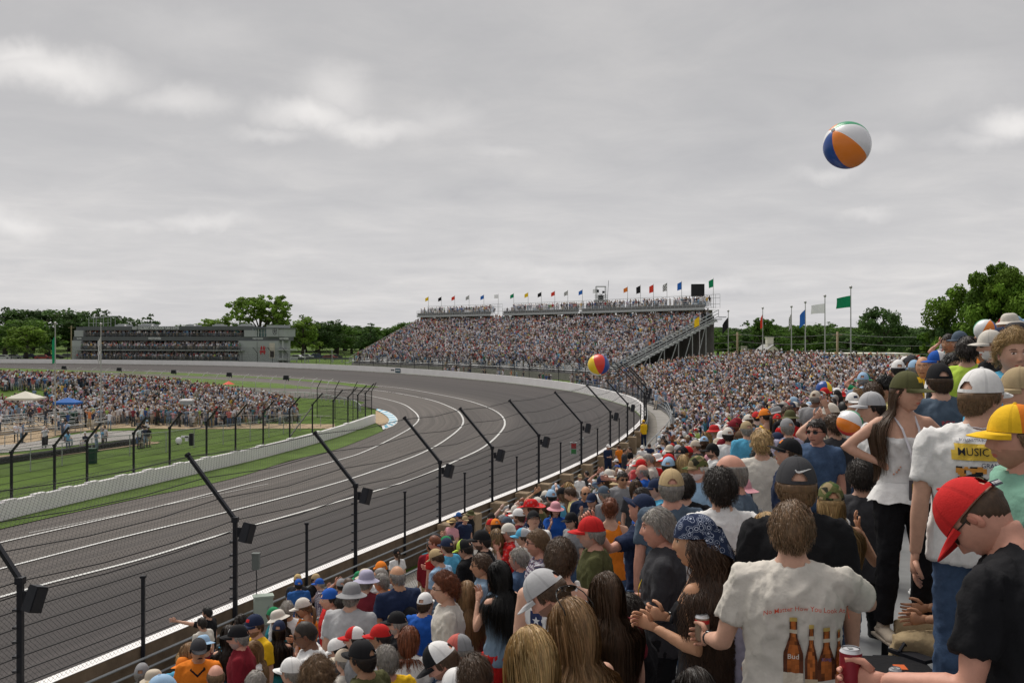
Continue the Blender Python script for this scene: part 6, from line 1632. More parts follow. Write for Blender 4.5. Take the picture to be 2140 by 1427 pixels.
# ------------------------------------------------------------------ the packed far crowd: one uncountable mass
def crowd_templates():
    """small figures; per face part ids: 0 shirt 1 trousers 2 skin 3 head-top 4 shoes"""
    T = []
    def fig(n, arms, sit, hat, long_=False, seg=8):
        mb = MB(); ids = []
        def tag_(k):
            while len(ids) < len(mb.f): ids.append(k)
        pz = .50 if sit else .92
        prof = [(-.05, .15, .10), (.12, .14, .105), (.30, .165, .115), (.42, .175, .10), (.475, .12, .075), (.50, .06, .055)]
        vs = []
        for z, a, b in prof:
            for j in range(n): th = 6.2832 * j / n; vs.append((a * math.cos(th), b * math.sin(th) - .01, pz + z))
        k = len(prof); mb.add(vs, [(i * n + j, i * n + (j + 1) % n, (i + 1) * n + (j + 1) % n, (i + 1) * n + j) for i in range(k - 1) for j in range(n)]); tag_(0)
        for sd, spec in ((-1, arms[0]), (1, arms[1])):
            U, Fo = ARMS[spec]; a = V(sd * .17, -.01, pz + .44); U = V(U[0] * sd, U[1], U[2]).normalized(); Fo = V(Fo[0] * sd, Fo[1], Fo[2]).normalized(); e = a + U * .27; w = e + Fo * .25
            mb.tube([a, a.lerp(e, .7)], [.058, .055], max(4, n // 2)); tag_(0)
            mb.tube([a.lerp(e, .7), e, w], [.040, .038, .026], max(4, n // 2)); mb.box(w + Fo * .07, (.06, .05, .13)); tag_(2)
        for sd in (-1, 1):
            h = V(sd * .085, 0, pz - .02); kn, an = (h + V(0, .42, .02), h + V(sd * .02, .40, -.40)) if sit else (V(sd * .11, .01, .5), V(sd * .12, -.02, .08))
            mb.tube([h, kn, an], [.088, .065, .05], max(4, n // 2)); tag_(1); mb.box(an + V(0, .05, -.04), (.09, .25, .07)); tag_(4)
        mb.tube([(0, -.015, pz + .47), (0, 0, pz + .60)], [.06, .055], max(4, n // 2)); tag_(2)
        hc = V(0, .015, pz + .675); nu, nv = n, max(5, n - 2); hv = []
        for i in range(nv + 1):
            ph = math.pi * i / nv
            for j in range(nu): th = 6.2832 * j / nu; p, d = head_point(th, ph); hv.append(hc + p)
        o = len(mb.v); mb.v += [tuple(q) for q in hv]
        for i in range(nv):
            for j in range(nu): mb.f.append((o + i * nu + j, o + (i + 1) * nu + j, o + (i + 1) * nu + (j + 1) % nu, o + i * nu + (j + 1) % nu)); mb.mi.append(0); mb.c.append((1, 1, 1)); ids.append(2)
        # hair or hat shell
        hv = []; 
        for i in range(nv // 2 + 2):
            ph = math.pi * .5 * i / (nv // 2 + 1) * (1.08)
            for j in range(nu):
                th = 6.2832 * j / nu; g = 1.13; dz = .01; c = math.cos(th)
                hv.append(hc + V(math.sin(ph) * math.sin(th) * HR[0] * g * .95, math.sin(ph) * c * HR[1] * g - .004, math.cos(ph) * HR[2] * 1.1 + dz - (0 if hat else .06 * (1 - c) * (i / (nv // 2 + 1)) - .012)))
        o = len(mb.v); mb.v += [tuple(q) for q in hv]; m_ = nv // 2 + 2
        for i in range(m_ - 1):
            for j in range(nu): mb.f.append((o + i * nu + j, o + (i + 1) * nu + j, o + (i + 1) * nu + (j + 1) % nu, o + i * nu + (j + 1) % nu)); mb.mi.append(0); mb.c.append((1, 1, 1)); ids.append(3)
        if hat == 1: mb.add([hc + V(-.07, .08, .02), hc + V(.07, .08, .02), hc + V(.06, .18, .005), hc + V(-.06, .18, .005)], [(0, 1, 2, 3)]); tag_(3)
        if hat == 2:
            a = [hc + V(math.sin(6.2832 * j / 10) * .09, math.cos(6.2832 * j / 10) * .11, .02) for j in range(11)]; b = [hc + V(math.sin(6.2832 * j / 10) * .15, math.cos(6.2832 * j / 10) * .17, 0) for j in range(11)]; mb.strip(a, b); tag_(3)
        if long_: mb.tube([hc + V(0, -.06, .04), hc + V(0, -.095, -.08), hc + V(0, -.11, -.30)], [.08, .085, .04], n); tag_(3)
        # triangulate/quads to uniform quads list
        fs = [];  fi = []
        for f, q in zip(mb.f, ids):
            if len(f) == 4: fs.append(f); fi.append(q)
            elif len(f) == 3: fs.append((f[0], f[1], f[2], f[2])); fi.append(q)
            else:
                for k2 in range(1, len(f) - 1, 2):
                    if k2 + 2 < len(f): fs.append((f[0], f[k2], f[k2 + 1], f[k2 + 2]))
                    else: fs.append((f[0], f[k2], f[k2 + 1], f[k2 + 1]))
                    fi.append(q)
        keep = [(f, q) for f, q in zip(fs, fi) if len(set(f)) == 4]
        return np.array(mb.v), np.array([f for f, q in keep]), np.array([q for f, q in keep])
    lo = [fig(6, ('down', 'down'), False, 1), fig(6, ('crossed', 'front'), False, 0), fig(6, ('down', 'phone'), False, 0, True), fig(6, ('shade', 'down'), False, 1), fig(6, ('lap', 'lap'), True, 1), fig(6, ('hip', 'down'), False, 0)]
    def fig2(sex, arms, sit, hat, hair, yaw=0, pitch=0, lean=0):
        s = skeleton(sex, 'sit' if sit else 'stand', lean, yaw, pitch, arms[0], arms[1]); mb = MB(); ids = []
        def tg(k):
            while len(ids) < len(mb.f): ids.append(k)
        torso(mb, s, sex, .016, -.08, .50, 0, 12); 
        for a in s.arms: arm_tube(mb, a, s.m, .014, .68, 8, .01)
        for q in (-1, 1): mb.tube([s.f(q * .04, -.028, .485), s.f(q * .085, -.028, .470), s.sh[0 if q < 0 else 1]], [.05, .052, .05], 7)
        tg(0)
        for a in s.arms: arm_tube(mb, a, s.m, 0, 2.0, 7); mb.ell(a[2] + a[3] * .08, (.035, .035, .07), a[3].to_track_quat('Z', 'Y').to_matrix(), 7, 5)
        hb = s.HM @ V(0, -.022, -.055); mb.tube([s.f(0, -.02, .47), s.nb, hb], [.07, .058, .055], 8)
        hm = head_mesh(sex, 3, 0, 'brown'); o = len(mb.v); mb.v += [tuple(s.HM @ Vector(p)) for p in hm.v]
        for f in hm.f: mb.f.append(tuple(o + i for i in f)); mb.mi.append(0); mb.c.append((1, 1, 1))
        tg(2)
        torso(mb, s, sex, .008, -.10, .02, 0, 10)
        for l in s.legs: leg_tube(mb, l, s.m, .016, 1.95, 8)
        tg(1)
        for sd, ix in ((-1, 0), (1, 1)): mb.box(s.legs[ix][2] + V(0, .05, -.04), (.09, .26, .08))
        tg(4)
        hs = hair_shell(s, sex, (lambda th, c: full_mask(th, c) and (c < .3 if hat else True)), .012, 3, 1); o = len(mb.v); mb.v += hs.v
        for f in hs.f: mb.f.append(tuple(o + i for i in f)); mb.mi.append(0); mb.c.append((1, 1, 1))
        if hair == 'long': a = s.HM @ V(0, -.07, .03); mb.tube([a, a + V(0, -.04, -.12), a + V(0, -.05, -.34)], [.07, .085, .05], 8, True, None, (1, .5))
        tg(3 if not hat else 5)
        if hat:
            cm = cap_mesh(s, hat, False, 2); o = len(mb.v); mb.v += cm.v
            for f in cm.f: mb.f.append(tuple(o + i for i in f)); mb.mi.append(0); mb.c.append((1, 1, 1))
            tg(3)
        fs = []; fi = []
        for f, q in zip(mb.f, ids):
            if len(f) == 4: fs.append(f); fi.append(q)
            elif len(f) > 4:
                for k2 in range(1, len(f) - 2, 2): fs.append((f[0], f[k2], f[k2 + 1], f[k2 + 2])); fi.append(q)
        return np.array(mb.v), np.array(fs), np.array(fi)
    hi = [fig2('m', ('down', 'down'), False, 'cap', 's'), fig2('m', ('crossed', 'crossed'), False, None, 's', 25), fig2('f', ('down', 'phone'), False, None, 'long', -20), fig2('m', ('shade', 'down'), False, 'cap', 's', 10), fig2('m', ('front', 'chin'), False, 'bucket', 's'),
          fig2('f', ('hip', 'down'), False, None, 'long', 30), fig2('m', ('lap', 'lap'), True, 'cap', 's', -20, 10, 12), fig2('m', ('down', 'front'), False, None, 's', 0, 20, 5), fig2('f', ('front', 'down'), False, 'cap', 'long', 20)]
    return lo, hi
PAL = np.array([CL[k] for k in ('white', 'white', 'white', 'white', 'white', 'white', 'offwhite', 'lightgrey', 'lightgrey', 'black', 'black', 'charcoal', 'navy', 'navy', 'grey', 'grey', 'slate', 'red', 'darkred', 'lightblue', 'sky', 'blue', 'pink', 'salmon', 'yellow', 'orange', 'green', 'olive', 'beige', 'khaki', 'lavender', 'paledenim', 'paledenim', 'lime', 'teal', 'charcoal', 'white', 'brown')])
PALW = np.array([1.0] * len(PAL)); 
for k_ in (17, 18, 24, 25, 26, 27, 29, 33, 37): PALW[k_] = .4
PAL = PAL * .82 + PAL.mean(1)[:, None] * .18; PAL = PAL * np.array([.97, .98, 1.06])
PALW /= PALW.sum()
PBOT = np.array([CL[k] for k in ('denim', 'paledenim', 'khaki', 'black', 'charcoal', 'slate', 'grey', 'paledenim', 'beige', 'lightgrey')])
PHAT = np.array([CL[k] for k in ('white', 'white', 'black', 'navy', 'charcoal', 'red', 'grey', 'beige', 'white', 'lightblue', 'lightgrey', 'offwhite')])
PHAIR = np.array([HAIRC[k] for k in ('brown', 'dark', 'black', 'lightbrown', 'blond', 'grey', 'red', 'darkblond')])
PSKIN = np.array([(.64, .45, .38), (.60, .41, .34), (.54, .35, .28), (.44, .29, .22), (.24, .14, .10), (.68, .50, .43)])
CROWD = []     # (x, y, z, yaw, lod)
def fill_crowd():
    rg = np.random.default_rng(3)
    # far grandstand: rows x seats
    for k in range(31):
        v = (k + .5) / 31.5
        L_ = (gpt(1, v) - gpt(0, v)).length; n = int(L_ / .50)
        for q in range(n):
            u = (q + .5) / n
            if rg.random() < .07 or (abs((u * 7) % 1 - .5) < .018): continue
            if k < 3 and rg.random() < .5: continue
            p = gpt(u + rg.normal() * .001, v); CROWD.append((p.x, p.y, p.z, math.atan2(-.807, -.59) - math.pi / 2 + rg.normal() * .6, 0))
    for (u0, u1) in ((.0, .375), (.385, .655), (.70, 1.0)):
        for r_i, v in enumerate((.93, .97, 1.02)):
            n = int(80 * (u1 - u0) / .55)
            for q in range(n):
                if rg.random() < (.22 if .1 < ((q / n) * 3) % 1 < .9 else .8): continue
                u = u0 + (u1 - u0) * (q + .5) / n; p = gpt(u, v, 4.6 + .12 * r_i); CROWD.append((p.x, p.y, p.z, math.atan2(-.807, -.59) - math.pi / 2 + rg.normal() * .5, 0))
    # curved stand
    off = OFF0 + .1 - .76 * 3
    while off < 26:
        i = SEAT_I0
        for i in range(SEAT_I0, SEAT_I1):
            if off > off_max(i) - .3 or off < off_0(W[i][1]) + .05: continue
            step = .52 * (1 if True else 1)
            p = W[i] + WN[i] * off; x, y = p
            if y < 3: continue
            if y > 30 and ((i * .5) % 15 < .95 or 12.9 < off < 13.7): continue
            # arc length between samples grows with the offset on the convex side
            nxt = W[min(i + 1, len(W) - 1)] + WN[min(i + 1, len(W) - 1)] * off; ln = math.hypot(*(nxt - p)); cnt = ln / .54
            m_ = int(cnt) + (rg.random() < cnt - int(cnt))
            for q in range(m_):
                f = rg.random(); xx, yy = x + (nxt[0] - x) * f, y + (nxt[1] - y) * f
                if rg.random() < .10: continue
                CROWD.append((xx, yy, stand_z(off, W[i][1]), math.atan2(-WN[i][1], -WN[i][0]) - math.pi / 2 + rg.normal() * .7 - .5, 1 if yy < 70 and xx < 60 else 0))
        off += .76
    # infield mound and flat
    n = 0
    poly = [(-40, 800), (0, 768), (110, 772), (230, 772), (330, 795), (400, 806), (480, 816), (560, 826), (620, 838), (618, 862), (540, 866), (470, 872), (395, 872), (330, 868), (250, 868), (150, 862), (60, 862), (-40, 870)]
    def inside(px, py, pl):
        c = False
        for (x1, y1), (x2, y2) in zip(pl, pl[1:] + pl[:1]):
            if (y1 > py) != (y2 > py) and px < (x2 - x1) * (py - y1) / (y2 - y1) + x1: c = not c
        return c
    while n < 3000:
        x = rg.uniform(-95, -20); y = rg.uniform(82, 152); z = mound_z(x, y); px = 1070 + F * x / y; py = 700 - F * (z + 1.0) / y
        if not inside(px, py, poly): continue
        if px < 200 and 800 < py < 836 and not (px > 95 and py > 815) and rg.random() < .93: continue
        CROWD.append((x, y, z, rg.uniform(-1.8, 1.2), 0)); n += 1
    for _ in range(48):     # on the bleachers and pad
        px, py = rg.uniform(-20, 330), rg.uniform(880, 945)
        p = FZ(px, py); CROWD.append((p.x, p.y, p.z + (.4 if py < 915 else 0), rg.uniform(-3, 3), 0))
    for _ in range(45):
        px, py = rg.uniform(230, 690), rg.uniform(872, 890); p = FZ(px, py); 
        if rg.random() < .5: CROWD.append((p.x, p.y, p.z, rg.uniform(-3, 3), 0))
    # suites balconies
    Rr, Ll = Vector((-58.5, 257, 0)), Vector((-118.5, 270, 0)); ax = (Rr - Ll).normalized(); back = Vector((-ax.y, ax.x, 0))
    for z, v0, a, b in ((-.4, .3, .055, .81), (-3.85, -1.6, .05, .81), (-6.6, -2.4, .035, .80)):
        for row in range(4):
            for k in range(95):
                if rg.random() < .22: continue
                u = a + (b - a) * (k + rg.random() * .6) / 95; p = Ll + (Rr - Ll) * u + back * (v0 + row * .85); CROWD.append((p.x, p.y, z + row * .28, math.pi + rg.normal() * .4, 0))
    # behind the fence in front of the far stand, at the fence gap
    for _ in range(60):
        i = int(rg.integers(I_END + 10, I_END + 200)); p = W[i] + WN[i] * rg.uniform(1.5, 4.5); CROWD.append((p[0], p[1], -7.2, rg.uniform(-3, 3), 0))
fill_crowd()
NEARC = []
def build_crowd(skip):
    lo, hi = crowd_templates(); rg = np.random.default_rng(8); V_ = []; F_ = []; C_ = []; base = 0
    arr = [c for i, c in enumerate(CROWD) if i not in skip]
    A = np.array(arr); N = len(A); print('crowd size', N)
    kind = rg.integers(0, 100, N)
    for lod, T in ((0, lo), (1, hi)):
        for ti, (tv, tf, tp) in enumerate(T):
            nt = len(T); sel = np.where((A[:, 4] == lod) & (kind % nt == ti))[0]
            if len(sel) == 0: continue
            n = len(sel); yaw = A[sel, 3]; sc = rg.uniform(.90, 1.08, n); c, s_ = np.cos(yaw), np.sin(yaw)
            lean = rg.normal(0, .05, n)
            X = tv[None, :, 0] * sc[:, None] * rg.uniform(.9, 1.18, n)[:, None]; Y = tv[None, :, 1] * sc[:, None] + tv[None, :, 2] * lean[:, None]; Z = tv[None, :, 2] * sc[:, None]
            x = X * c[:, None] - Y * s_[:, None] + A[sel, 0][:, None]; y = X * s_[:, None] + Y * c[:, None] + A[sel, 1][:, None]; z = Z + A[sel, 2][:, None]
            v = np.stack([x, y, z], -1); m_ = len(tv); f = tf[None] + (np.arange(n) * m_)[:, None, None] + base
            V_.append(v.reshape(-1, 3)); F_.append(f.reshape(-1, 4)); base += n * m_
            col = np.zeros((n, 6, 3)); col[:, 0] = PAL[rg.choice(len(PAL), n, p=PALW)]; col[:, 1] = PBOT[rg.integers(0, len(PBOT), n)]; col[:, 2] = PSKIN[rg.integers(0, len(PSKIN), n)]
            hatc = PHAT[rg.integers(0, len(PHAT), n)]; hr = PHAIR[rg.integers(0, len(PHAIR), n)]
            hasH = np.array([ti in ((0, 3, 4) if lod == 0 else (0, 3, 4, 6, 8))] * n); col[:, 3] = np.where(hasH[:, None], hatc, hr); col[:, 4] = rg.choice([.5, .04], n)[:, None]; col[:, 5] = hr
            col = np.minimum(col * rg.uniform(.85, 1.15, (n, 1, 1)) + .012, .85); C_.append(col[:, tp].reshape(-1, 3))
    Vt = np.vstack(V_); Ft = np.vstack(F_); Ct = np.vstack(C_); nf = len(Ft)
    me = bpy.data.meshes.new('crowd'); me.vertices.add(len(Vt)); me.vertices.foreach_set('co', Vt.astype(np.float32).ravel()); me.loops.add(nf * 4); me.loops.foreach_set('vertex_index', Ft.astype(np.int32).ravel())
    me.polygons.add(nf); me.polygons.foreach_set('loop_start', (np.arange(nf) * 4).astype(np.int32)); me.update(calc_edges=True)
    ca = me.color_attributes.new('Col', 'FLOAT_COLOR', 'CORNER'); full = np.ones((nf, 4, 4), np.float32); full[:, :, :3] = Ct[:, None, :]; ca.data.foreach_set('color', full.ravel())
    me.polygons.foreach_set('use_smooth', np.ones(nf, bool)); me.materials.append(mat('crowd_cloth', (1, 1, 1), .85, attr='Col', spec=.15))
    o = bpy.data.objects.new('crowd', me); COL.objects.link(o); o['kind'] = 'stuff'; o['label'] = 'dense far crowd of spectators filling stands, suites and infield'
    print('crowd faces', nf)
# ------------------------------------------------------------------ the people one can tell apart
def HH(hp): return .25 * F / hp
def heroes():
    G1 = 'spectators standing in the near rows'
    def p(px, py, hp, face, label, **k):
        k.setdefault('lod', 0 if hp >= 58 else (1 if hp >= 30 else 2)); k.setdefault('seed', int(px) % 97); k.setdefault('group', G1)
        return person(px, py, HH(hp), face, label, **k)
    # --- foreground figures with prints
    t, s, sh = p(1655, 1047, 124, 14, 'man from behind in off-white tee printed with beer bottles, can in left hand', hair='short', hc='lightbrown', top='offwhite', arm=(((.30, -.05, -.95), (.28, .88, -.22)), ((.42, .70, -.42), (-.90, .30, .05))), broad=1.06, belly=.02, ret=True, curl=(52, 20), skin='fair')
    Rr, U_ = s.Rl @ V(1, 0, 0), V(0, 0, 1); bo = lambda x, z: s.f(x, -.12, z)
    rt = -(Rr) * -1
    r_b = V(1, 0, 0)          # seen from behind the right-hand side of the picture is +x
    decal_text(s, sh, t, 'No Matter How You Look At It', .0265, bo(.055, .375), r_b, U_, (.55, .07, .03), arc=1.1, bold=.035, lift=.017)
    am = (.38, .11, .025); cr = (.62, .55, .45)
    def bottle(x0, w, z0, h, lab, lc):
        prof = lambda v: .5 * w * (1 if v < .58 else (1 - (v - .58) / .2 * .62 if v < .78 else .38))
        polys = []; n = 22
        for j in range(n):
            v0, v1 = j / n, (j + 1) / n; a, b = prof(v0), prof(v1); k = 5
            for i in range(k):
                u0, u1 = -1 + 2 * i / k, -1 + 2 * (i + 1) / k; vm = (v0 + v1) / 2; rr = mnoise.noise(V(x0 * 40 + i * 1.3, j * .9, 1))
                col = lc if .08 < vm < .38 else ((.60, .52, .40) if .80 < vm < .86 else tuple(c * (1 + .9 * rr) for c in ((.10, .03, .012) if i in (0, k - 1) else am)))
                if vm > .95: col = (.5, .36, .1)
                polys.append(([(x0 + u0 * a, z0 + v0 * h), (x0 + u1 * a, z0 + v0 * h), (x0 + u1 * b, z0 + v1 * h), (x0 + u0 * b, z0 + v1 * h)], col))
        cloth_decal(s, sh, t, polys, bo(0, 0), r_b, U_, 'bottle_print', M_print, .007)
        if lab: decal_text(s, sh, t, lab, w * .27, bo(x0, z0 + h * .20), r_b, U_, (.05, .06, .2), lift=.011, bold=.02)
    bottle(.0, .078, -.02, .355, 'Budweiser', cr); bottle(.070, .050, -.04, .35, 'Bud', (.5, .40, .28)); bottle(.130, .070, -.045, .34, 'Champing', (.58, .55, .5)); bottle(.182, .036, -.01, .29, '', (.5, .2, .12))
    decal_text(s, sh, t, 'Bud', .030, bo(.0, .175), r_b, U_, (.75, .72, .65), lift=.011, bold=.03); decal_text(s, sh, t, 'King', .022, bo(.130, .165), r_b, U_, (.15, .12, .3), lift=.011)
    watch(t, s, 0); NECK.append((t, s))
    c = s.arms[0][2] + s.arms[0][3] * .085
    world_can(t, c + V(-.005, .02, .035), 'silver and red drinks can held up by the man in the bottle-print tee', 'red')
    # standing woman
    t, s, sh = p(1895, 776, 88, 176, 'woman standing tall in white strapless top, black trousers and olive cap, hands on hips', sex='f', hair='long', hc='brown', hat='cap', hatc='olive', top='white', sl='strapless', bot='black', arm=('hip', 'hip'), yaw=-32, badge='yellow', lany='w', skin='fair', topname='strapless_top', extra='full', shoes='beige', ret=True, curl=(30, 30))
    mb = MB(); n = 40; rows = []
    for f, z, a, b in ((0, .075, .150, .118), (.4, .03, .185, .150), (1, -.045, .225, .185)):
        rows.append([tuple(s.f(math.cos(6.2832 * j / n) * (a + f * .010 * math.sin(j * 2.6)), math.sin(6.2832 * j / n) * (b + f * .012 * math.sin(j * 2.6)), z + .01 * f * math.sin(j * 1.1))) for j in range(n + 1)])
    for a, b in zip(rows, rows[1:]): mb.strip(a, b)
    mb.strip(rows[-1], [tuple(Vector(q) + V(0, 0, .004)) for q in rows[-1]]); mb.build('peplum', fabric('white'), t, True)
    # music city shirt man
    t, s, sh = p(2050, 771, 104, 12, 'man from behind in white cap and white tee printed with a yellow banner', hair='short', hc='lightbrown', hat='cap', hatc='white', yaw=52, top='white', broad=1.15, lany='w', ret=True)
    bo = lambda x, z: s.f(x * .82, -.12, .190 + .8 * z); r_b, U_ = V(.82, 0, 0), V(0, 0, .8)
    cloth_decal(s, sh, t, quad_grid(-.17, .17, .235, .325, lambda u, v: (.66, .45, .06) if not (u < .03 and v > .5) else None, 20, 5), bo(0, 0), r_b, U_, 'banner_print', M_print, .008)
    cloth_decal(s, sh, t, quad_grid(-.15, .17, -.05, .20, lambda u, v: ((.68, .30, .06) if mnoise.noise(V(u * 7, v * 6, 0)) > .12 else ((.02, .02, .02) if mnoise.noise(V(u * 9, v * 8, 5)) > .08 else None)), 34, 26), bo(0, 0), r_b, U_, 'graphic_print', M_print, .005)
    cloth_decal(s, sh, t, [([(-.065 + math.cos(a) * .085, .075 + math.sin(a) * .085) for a in (k / 24 * 6.2832, (k + 1) / 24 * 6.2832)] + [(-.065, .075)], (.02, .02, .022)) for k in range(24)], bo(0, 0), r_b, U_, 'disc_print', M_print, .009)
    for sx_, sy_ in ((-.065, .10), (-.10, .05), (-.03, .05)):
        cloth_decal(s, sh, t, [([(sx_, sy_), (sx_ + math.cos(a) * .028, sy_ + math.sin(a) * .028), (sx_ + math.cos(a + .63) * .011, sy_ + math.sin(a + .63) * .011)], (.72, .72, .70)) for a in [1.57 + k * 1.2566 for k in range(5)]] + [([(sx_, sy_), (sx_ + math.cos(a) * .028, sy_ + math.sin(a) * .028), (sx_ + math.cos(a - .63) * .011, sy_ + math.sin(a - .63) * .011)], (.72, .72, .70)) for a in [1.57 + k * 1.2566 for k in range(5)]], bo(0, 0), r_b, U_, 'star_print', M_print, .012)
    for tx, sz, x, z, col in (('MUSIC CITY', .060, 0, .280, (.015, .015, .02)), ('GRAND PRIX', .036, .065, .208, (.03, .04, .10)), ('20', .085, .105, .135, (.02, .02, .03)), ('25', .085, .105, .055, (.02, .02, .03)), ('LEBANON', .022, -.065, .138, (.6, .5, .3)), ('BORCHETTA BOURBON', .020, -.03, .345, (.03, .04, .1))):
        decal_text(s, sh, t, tx, sz * .8, bo(x, z), V(1, 0, 0), V(0, 0, 1), col, lift=.016, bold=.03, sx=.92)
    r_b, U_ = V(1, 0, 0), V(0, 0, 1)
    # red cap man bottom right
    t, s, sh = p(1968, 1022, 168, -42, 'man in black tee and red cap bowing his head, holding a dark red can', hair='buzz', hc='brown', hat='cap', hatc='red', top='black', pitch=48, lean=18, yaw=-8, arm=(((.25, .35, -.9), (.05, .95, .15)), ((.2, -.05, -1), (.0, .3, -1))), broad=1.25, skin='pink', gl='sun', ret=True, curl=(50, 20), belly=.03)
    bk = s.HM @ V(0, .118, .035); cap_patch(s, t, 'BY CHEVROLET', V(0, -.114, .028), (.088, .020), (.03, .03, .05), .0125, (.7, .7, .7), 180)
    c = s.arms[0][2] + s.arms[0][3] * .085; world_can(t, c + V(.0, .015, .03), 'dark red drinks can held by the man in the red bowed cap', 'dred')
    # bandana woman
    t, s, sh = p(1455, 1075, 108, -62, 'woman in navy paisley bandana and black halter top with long curly brown hair', sex='f', hair='longcurly', hc='darkbrown', hat='bandana', hatc='navy', hatpat='bandana', top='black', sl='halter', bot='black', arm=(((.14, -.14, -1), (-.12, .88, .30)), ((.12, .02, -1), (-.25, .9, .2))), topname='halter_top', skin='tan', ret=True, curl=(40, 45), yaw=-12)
    hoop(s, t, -1); hoop(s, t, 1); watch(t, s, 1); MB().tube([s.f(-.05, .08, .36), s.f(-.05, .02, .50), s.nb + V(0, -.06, .0), s.f(.05, .02, .50), s.f(.05, .08, .36)], .006, 6).build('halter_strap', fabric('seagreen'), t)
    # blondes at the bottom
    p(1112, 1311, 138, -28, 'woman with long straight blond hair at the bottom edge, seen from behind', sex='f', hair='long', hc='blond', top='black', sl='tank', seed=7)
    p(1195, 1251, 130, -40, 'woman with long highlighted brown-blond hair and sunglasses pushed on her head', sex='f', hair='long', hc='highlight', top='offwhite', sl='tank', gl='up', seed=12)
    t, s, sh = p(1172, 1124, 88, 8, 'young man with cropped brown hair in white tank top with navy star panels', hair='short', hc='brown', top='white', sl='tank', topname='tank_top', broad=1.05, ret=True)
    for q in (-1, 1):
        cloth_decal(s, sh, t, quad_grid(-.035, .035, -.12, .06, lambda u, v: (.02, .03, .09), 4, 6), s.f(q * .125, -.12, .33), r_b, U_, 'star_panel', M_print, .003)
        cloth_decal(s, sh, t, [([(0, 0), (math.cos(a) * .024, math.sin(a) * .024), (math.cos(a + .63) * .010, math.sin(a + .63) * .010), ], (.72, .72, .74)) for a in [1.57 + k * 1.2566 for k in range(5)]] + [([(0, 0), (math.cos(a) * .024, math.sin(a) * .024), (math.cos(a - .63) * .010, math.sin(a - .63) * .010)], (.72, .72, .74)) for a in [1.57 + k * 1.2566 for k in range(5)]], s.f(q * .125, -.12, .34), r_b, U_, 'star', M_print, .006)
    t, s, sh = p(1505, 981, 80, -6, 'man with thick dark hair in white quarter-zip pullover with raised collar', hair='thick', hc='dark', top='white', sl='l', collar=True, ret=True, topname='pullover', broad=1.05)
    p(1377, 1062, 84, -80, 'grey-haired man in charcoal jacket with yellow lanyard looking left', hair='short', hc='grey', top='charcoal', sl='l', lany='y', arm=('front', 'front'), topname='jacket', bot='black', skin='pink', collar=True)
    p(1357, 1036, 62, -70, 'man in navy tee and starred navy cap looking up with fist raised', hair='short', hc='brown', hat='cap', hatc='navy', top='navy', pitch=-28, arm=('fist', 'down'), skin='pink', curl=(75, 20))
    p(1236, 1079, 66, -84, 'older man in bright red cap and olive tee looking left', hair='short', hc='grey', hat='cap', hatc='red', top='olive', skin='pink', beard=.35)
    t, s, sh = p(1664, 955, 110, 8, 'man from behind in charcoal cap with a white check mark', hair='short', hc='lightbrown', hat='cap', hatc='charcoal', back=False, top='black', ret=True, broad=1.0)
    swoosh(s, t)
    p(1736, 1008, 72, 6, 'blonde woman in camouflage cap and white tank, finger raised', sex='f', hair='long', hc='blond', hat='cap', hatc='camo', hatpat='camo', top='white', sl='tank', arm=('down', 'fing'), topname='tank_top', skin='tan')
    p(1527, 948, 76, -74, 'balding man with swept grey hair in dark grey tee', hair='bald', hc='grey', top='slate', skin='pink', broad=1.08)
    p(1585, 936, 52, -112, 'bearded black-haired man in beige hooded jacket looking down', hair='thick', hc='black', top='beige', sl='l', hood=True, beard=.6, pitch=20, skin='olive', topname='hoodie')
    p(1547, 996, 66, -20, 'woman in pink and grey sun hat with long brown hair', sex='f', hair='long', hc='brown', hat='bucket', hatc='pink', top='grey', sl='l')
    p(1602, 1072, 84, 5, 'woman with very long straight yellow-blond hair behind the bottle-print tee man', sex='f', hair='long', hc='blond', top='pink')
    t, s, sh = p(1706, 876, 54, -158, 'man in dark sunglasses and blue tee facing the camera', hair='short', hc='dark', top='denim', gl='sun', yaw=20, skin='pink', ret=True)
    p(1822, 819, 60, -82, 'man in pale grey cap and white tee facing left', hair='short', hc='dark', hat='cap', hatc='lightgrey', top='white', gl='eye')
    t, s, sh = p(2124, 846, 128, -84, 'man in orange and yellow cap and sea-green tee cut by the right edge', hair='short', hc='lightbrown', hat='cap', hatc='yellow', hat2='orange', top='seagreen', skin='pink', beard=.35, ret=True, broad=1.1)
    p(2134, 768, 96, -95, 'person in brown suede-brimmed cap and black top behind the orange cap', hair='short', hc='dark', hat='cap', hatc='khaki', top='black')
    t, s, sh = p(1963, 759, 66, 4, 'man from behind in black cap and navy tee with a racing car print', hair='short', hc='brown', hat='cap', hatc='black', top='slate', ret=True)
    race_print(s, sh, t)
    p(1992, 740, 50, 172, 'man with black hair and dark sunglasses facing the camera', hair='thick', hc='black', top='charcoal', gl='sun')
    p(1959, 733, 44, -95, 'man in white trucker cap with royal blue brim', hair='short', hc='brown', hat='cap', hatc='royal', hat2='white', top='white')
    p(1929, 744, 42, -150, 'bald man beside the blue and white trucker cap', hair='bald', hc='brown', top='yellow', skin='tan')
    p(2119, 697, 80, -168, 'curly blond boy in sky-blue shirt smiling toward the camera', hair='curly', hc='blond', top='sky', sl='l', lany='w', yaw=-4, skin='fair', scale=.95)
    p(2071, 690, 58, -88, 'white-bearded man in cream cap and black jacket', hair='short', hc='white', hat='cap', hatc='offwhite', top='black', sl='l', gl='sun', beard=.95, topname='jacket')
    p(2022, 706, 54, 25, 'dark-haired man from behind in lime yellow tee', hair='thick', hc='dark', top='lime')
    p(2006, 692, 44, -98, 'man in dark grey-blue cap and olive shirt near the lime tee', hair='short', hc='dark', hat='cap', hatc='slate', top='olive')
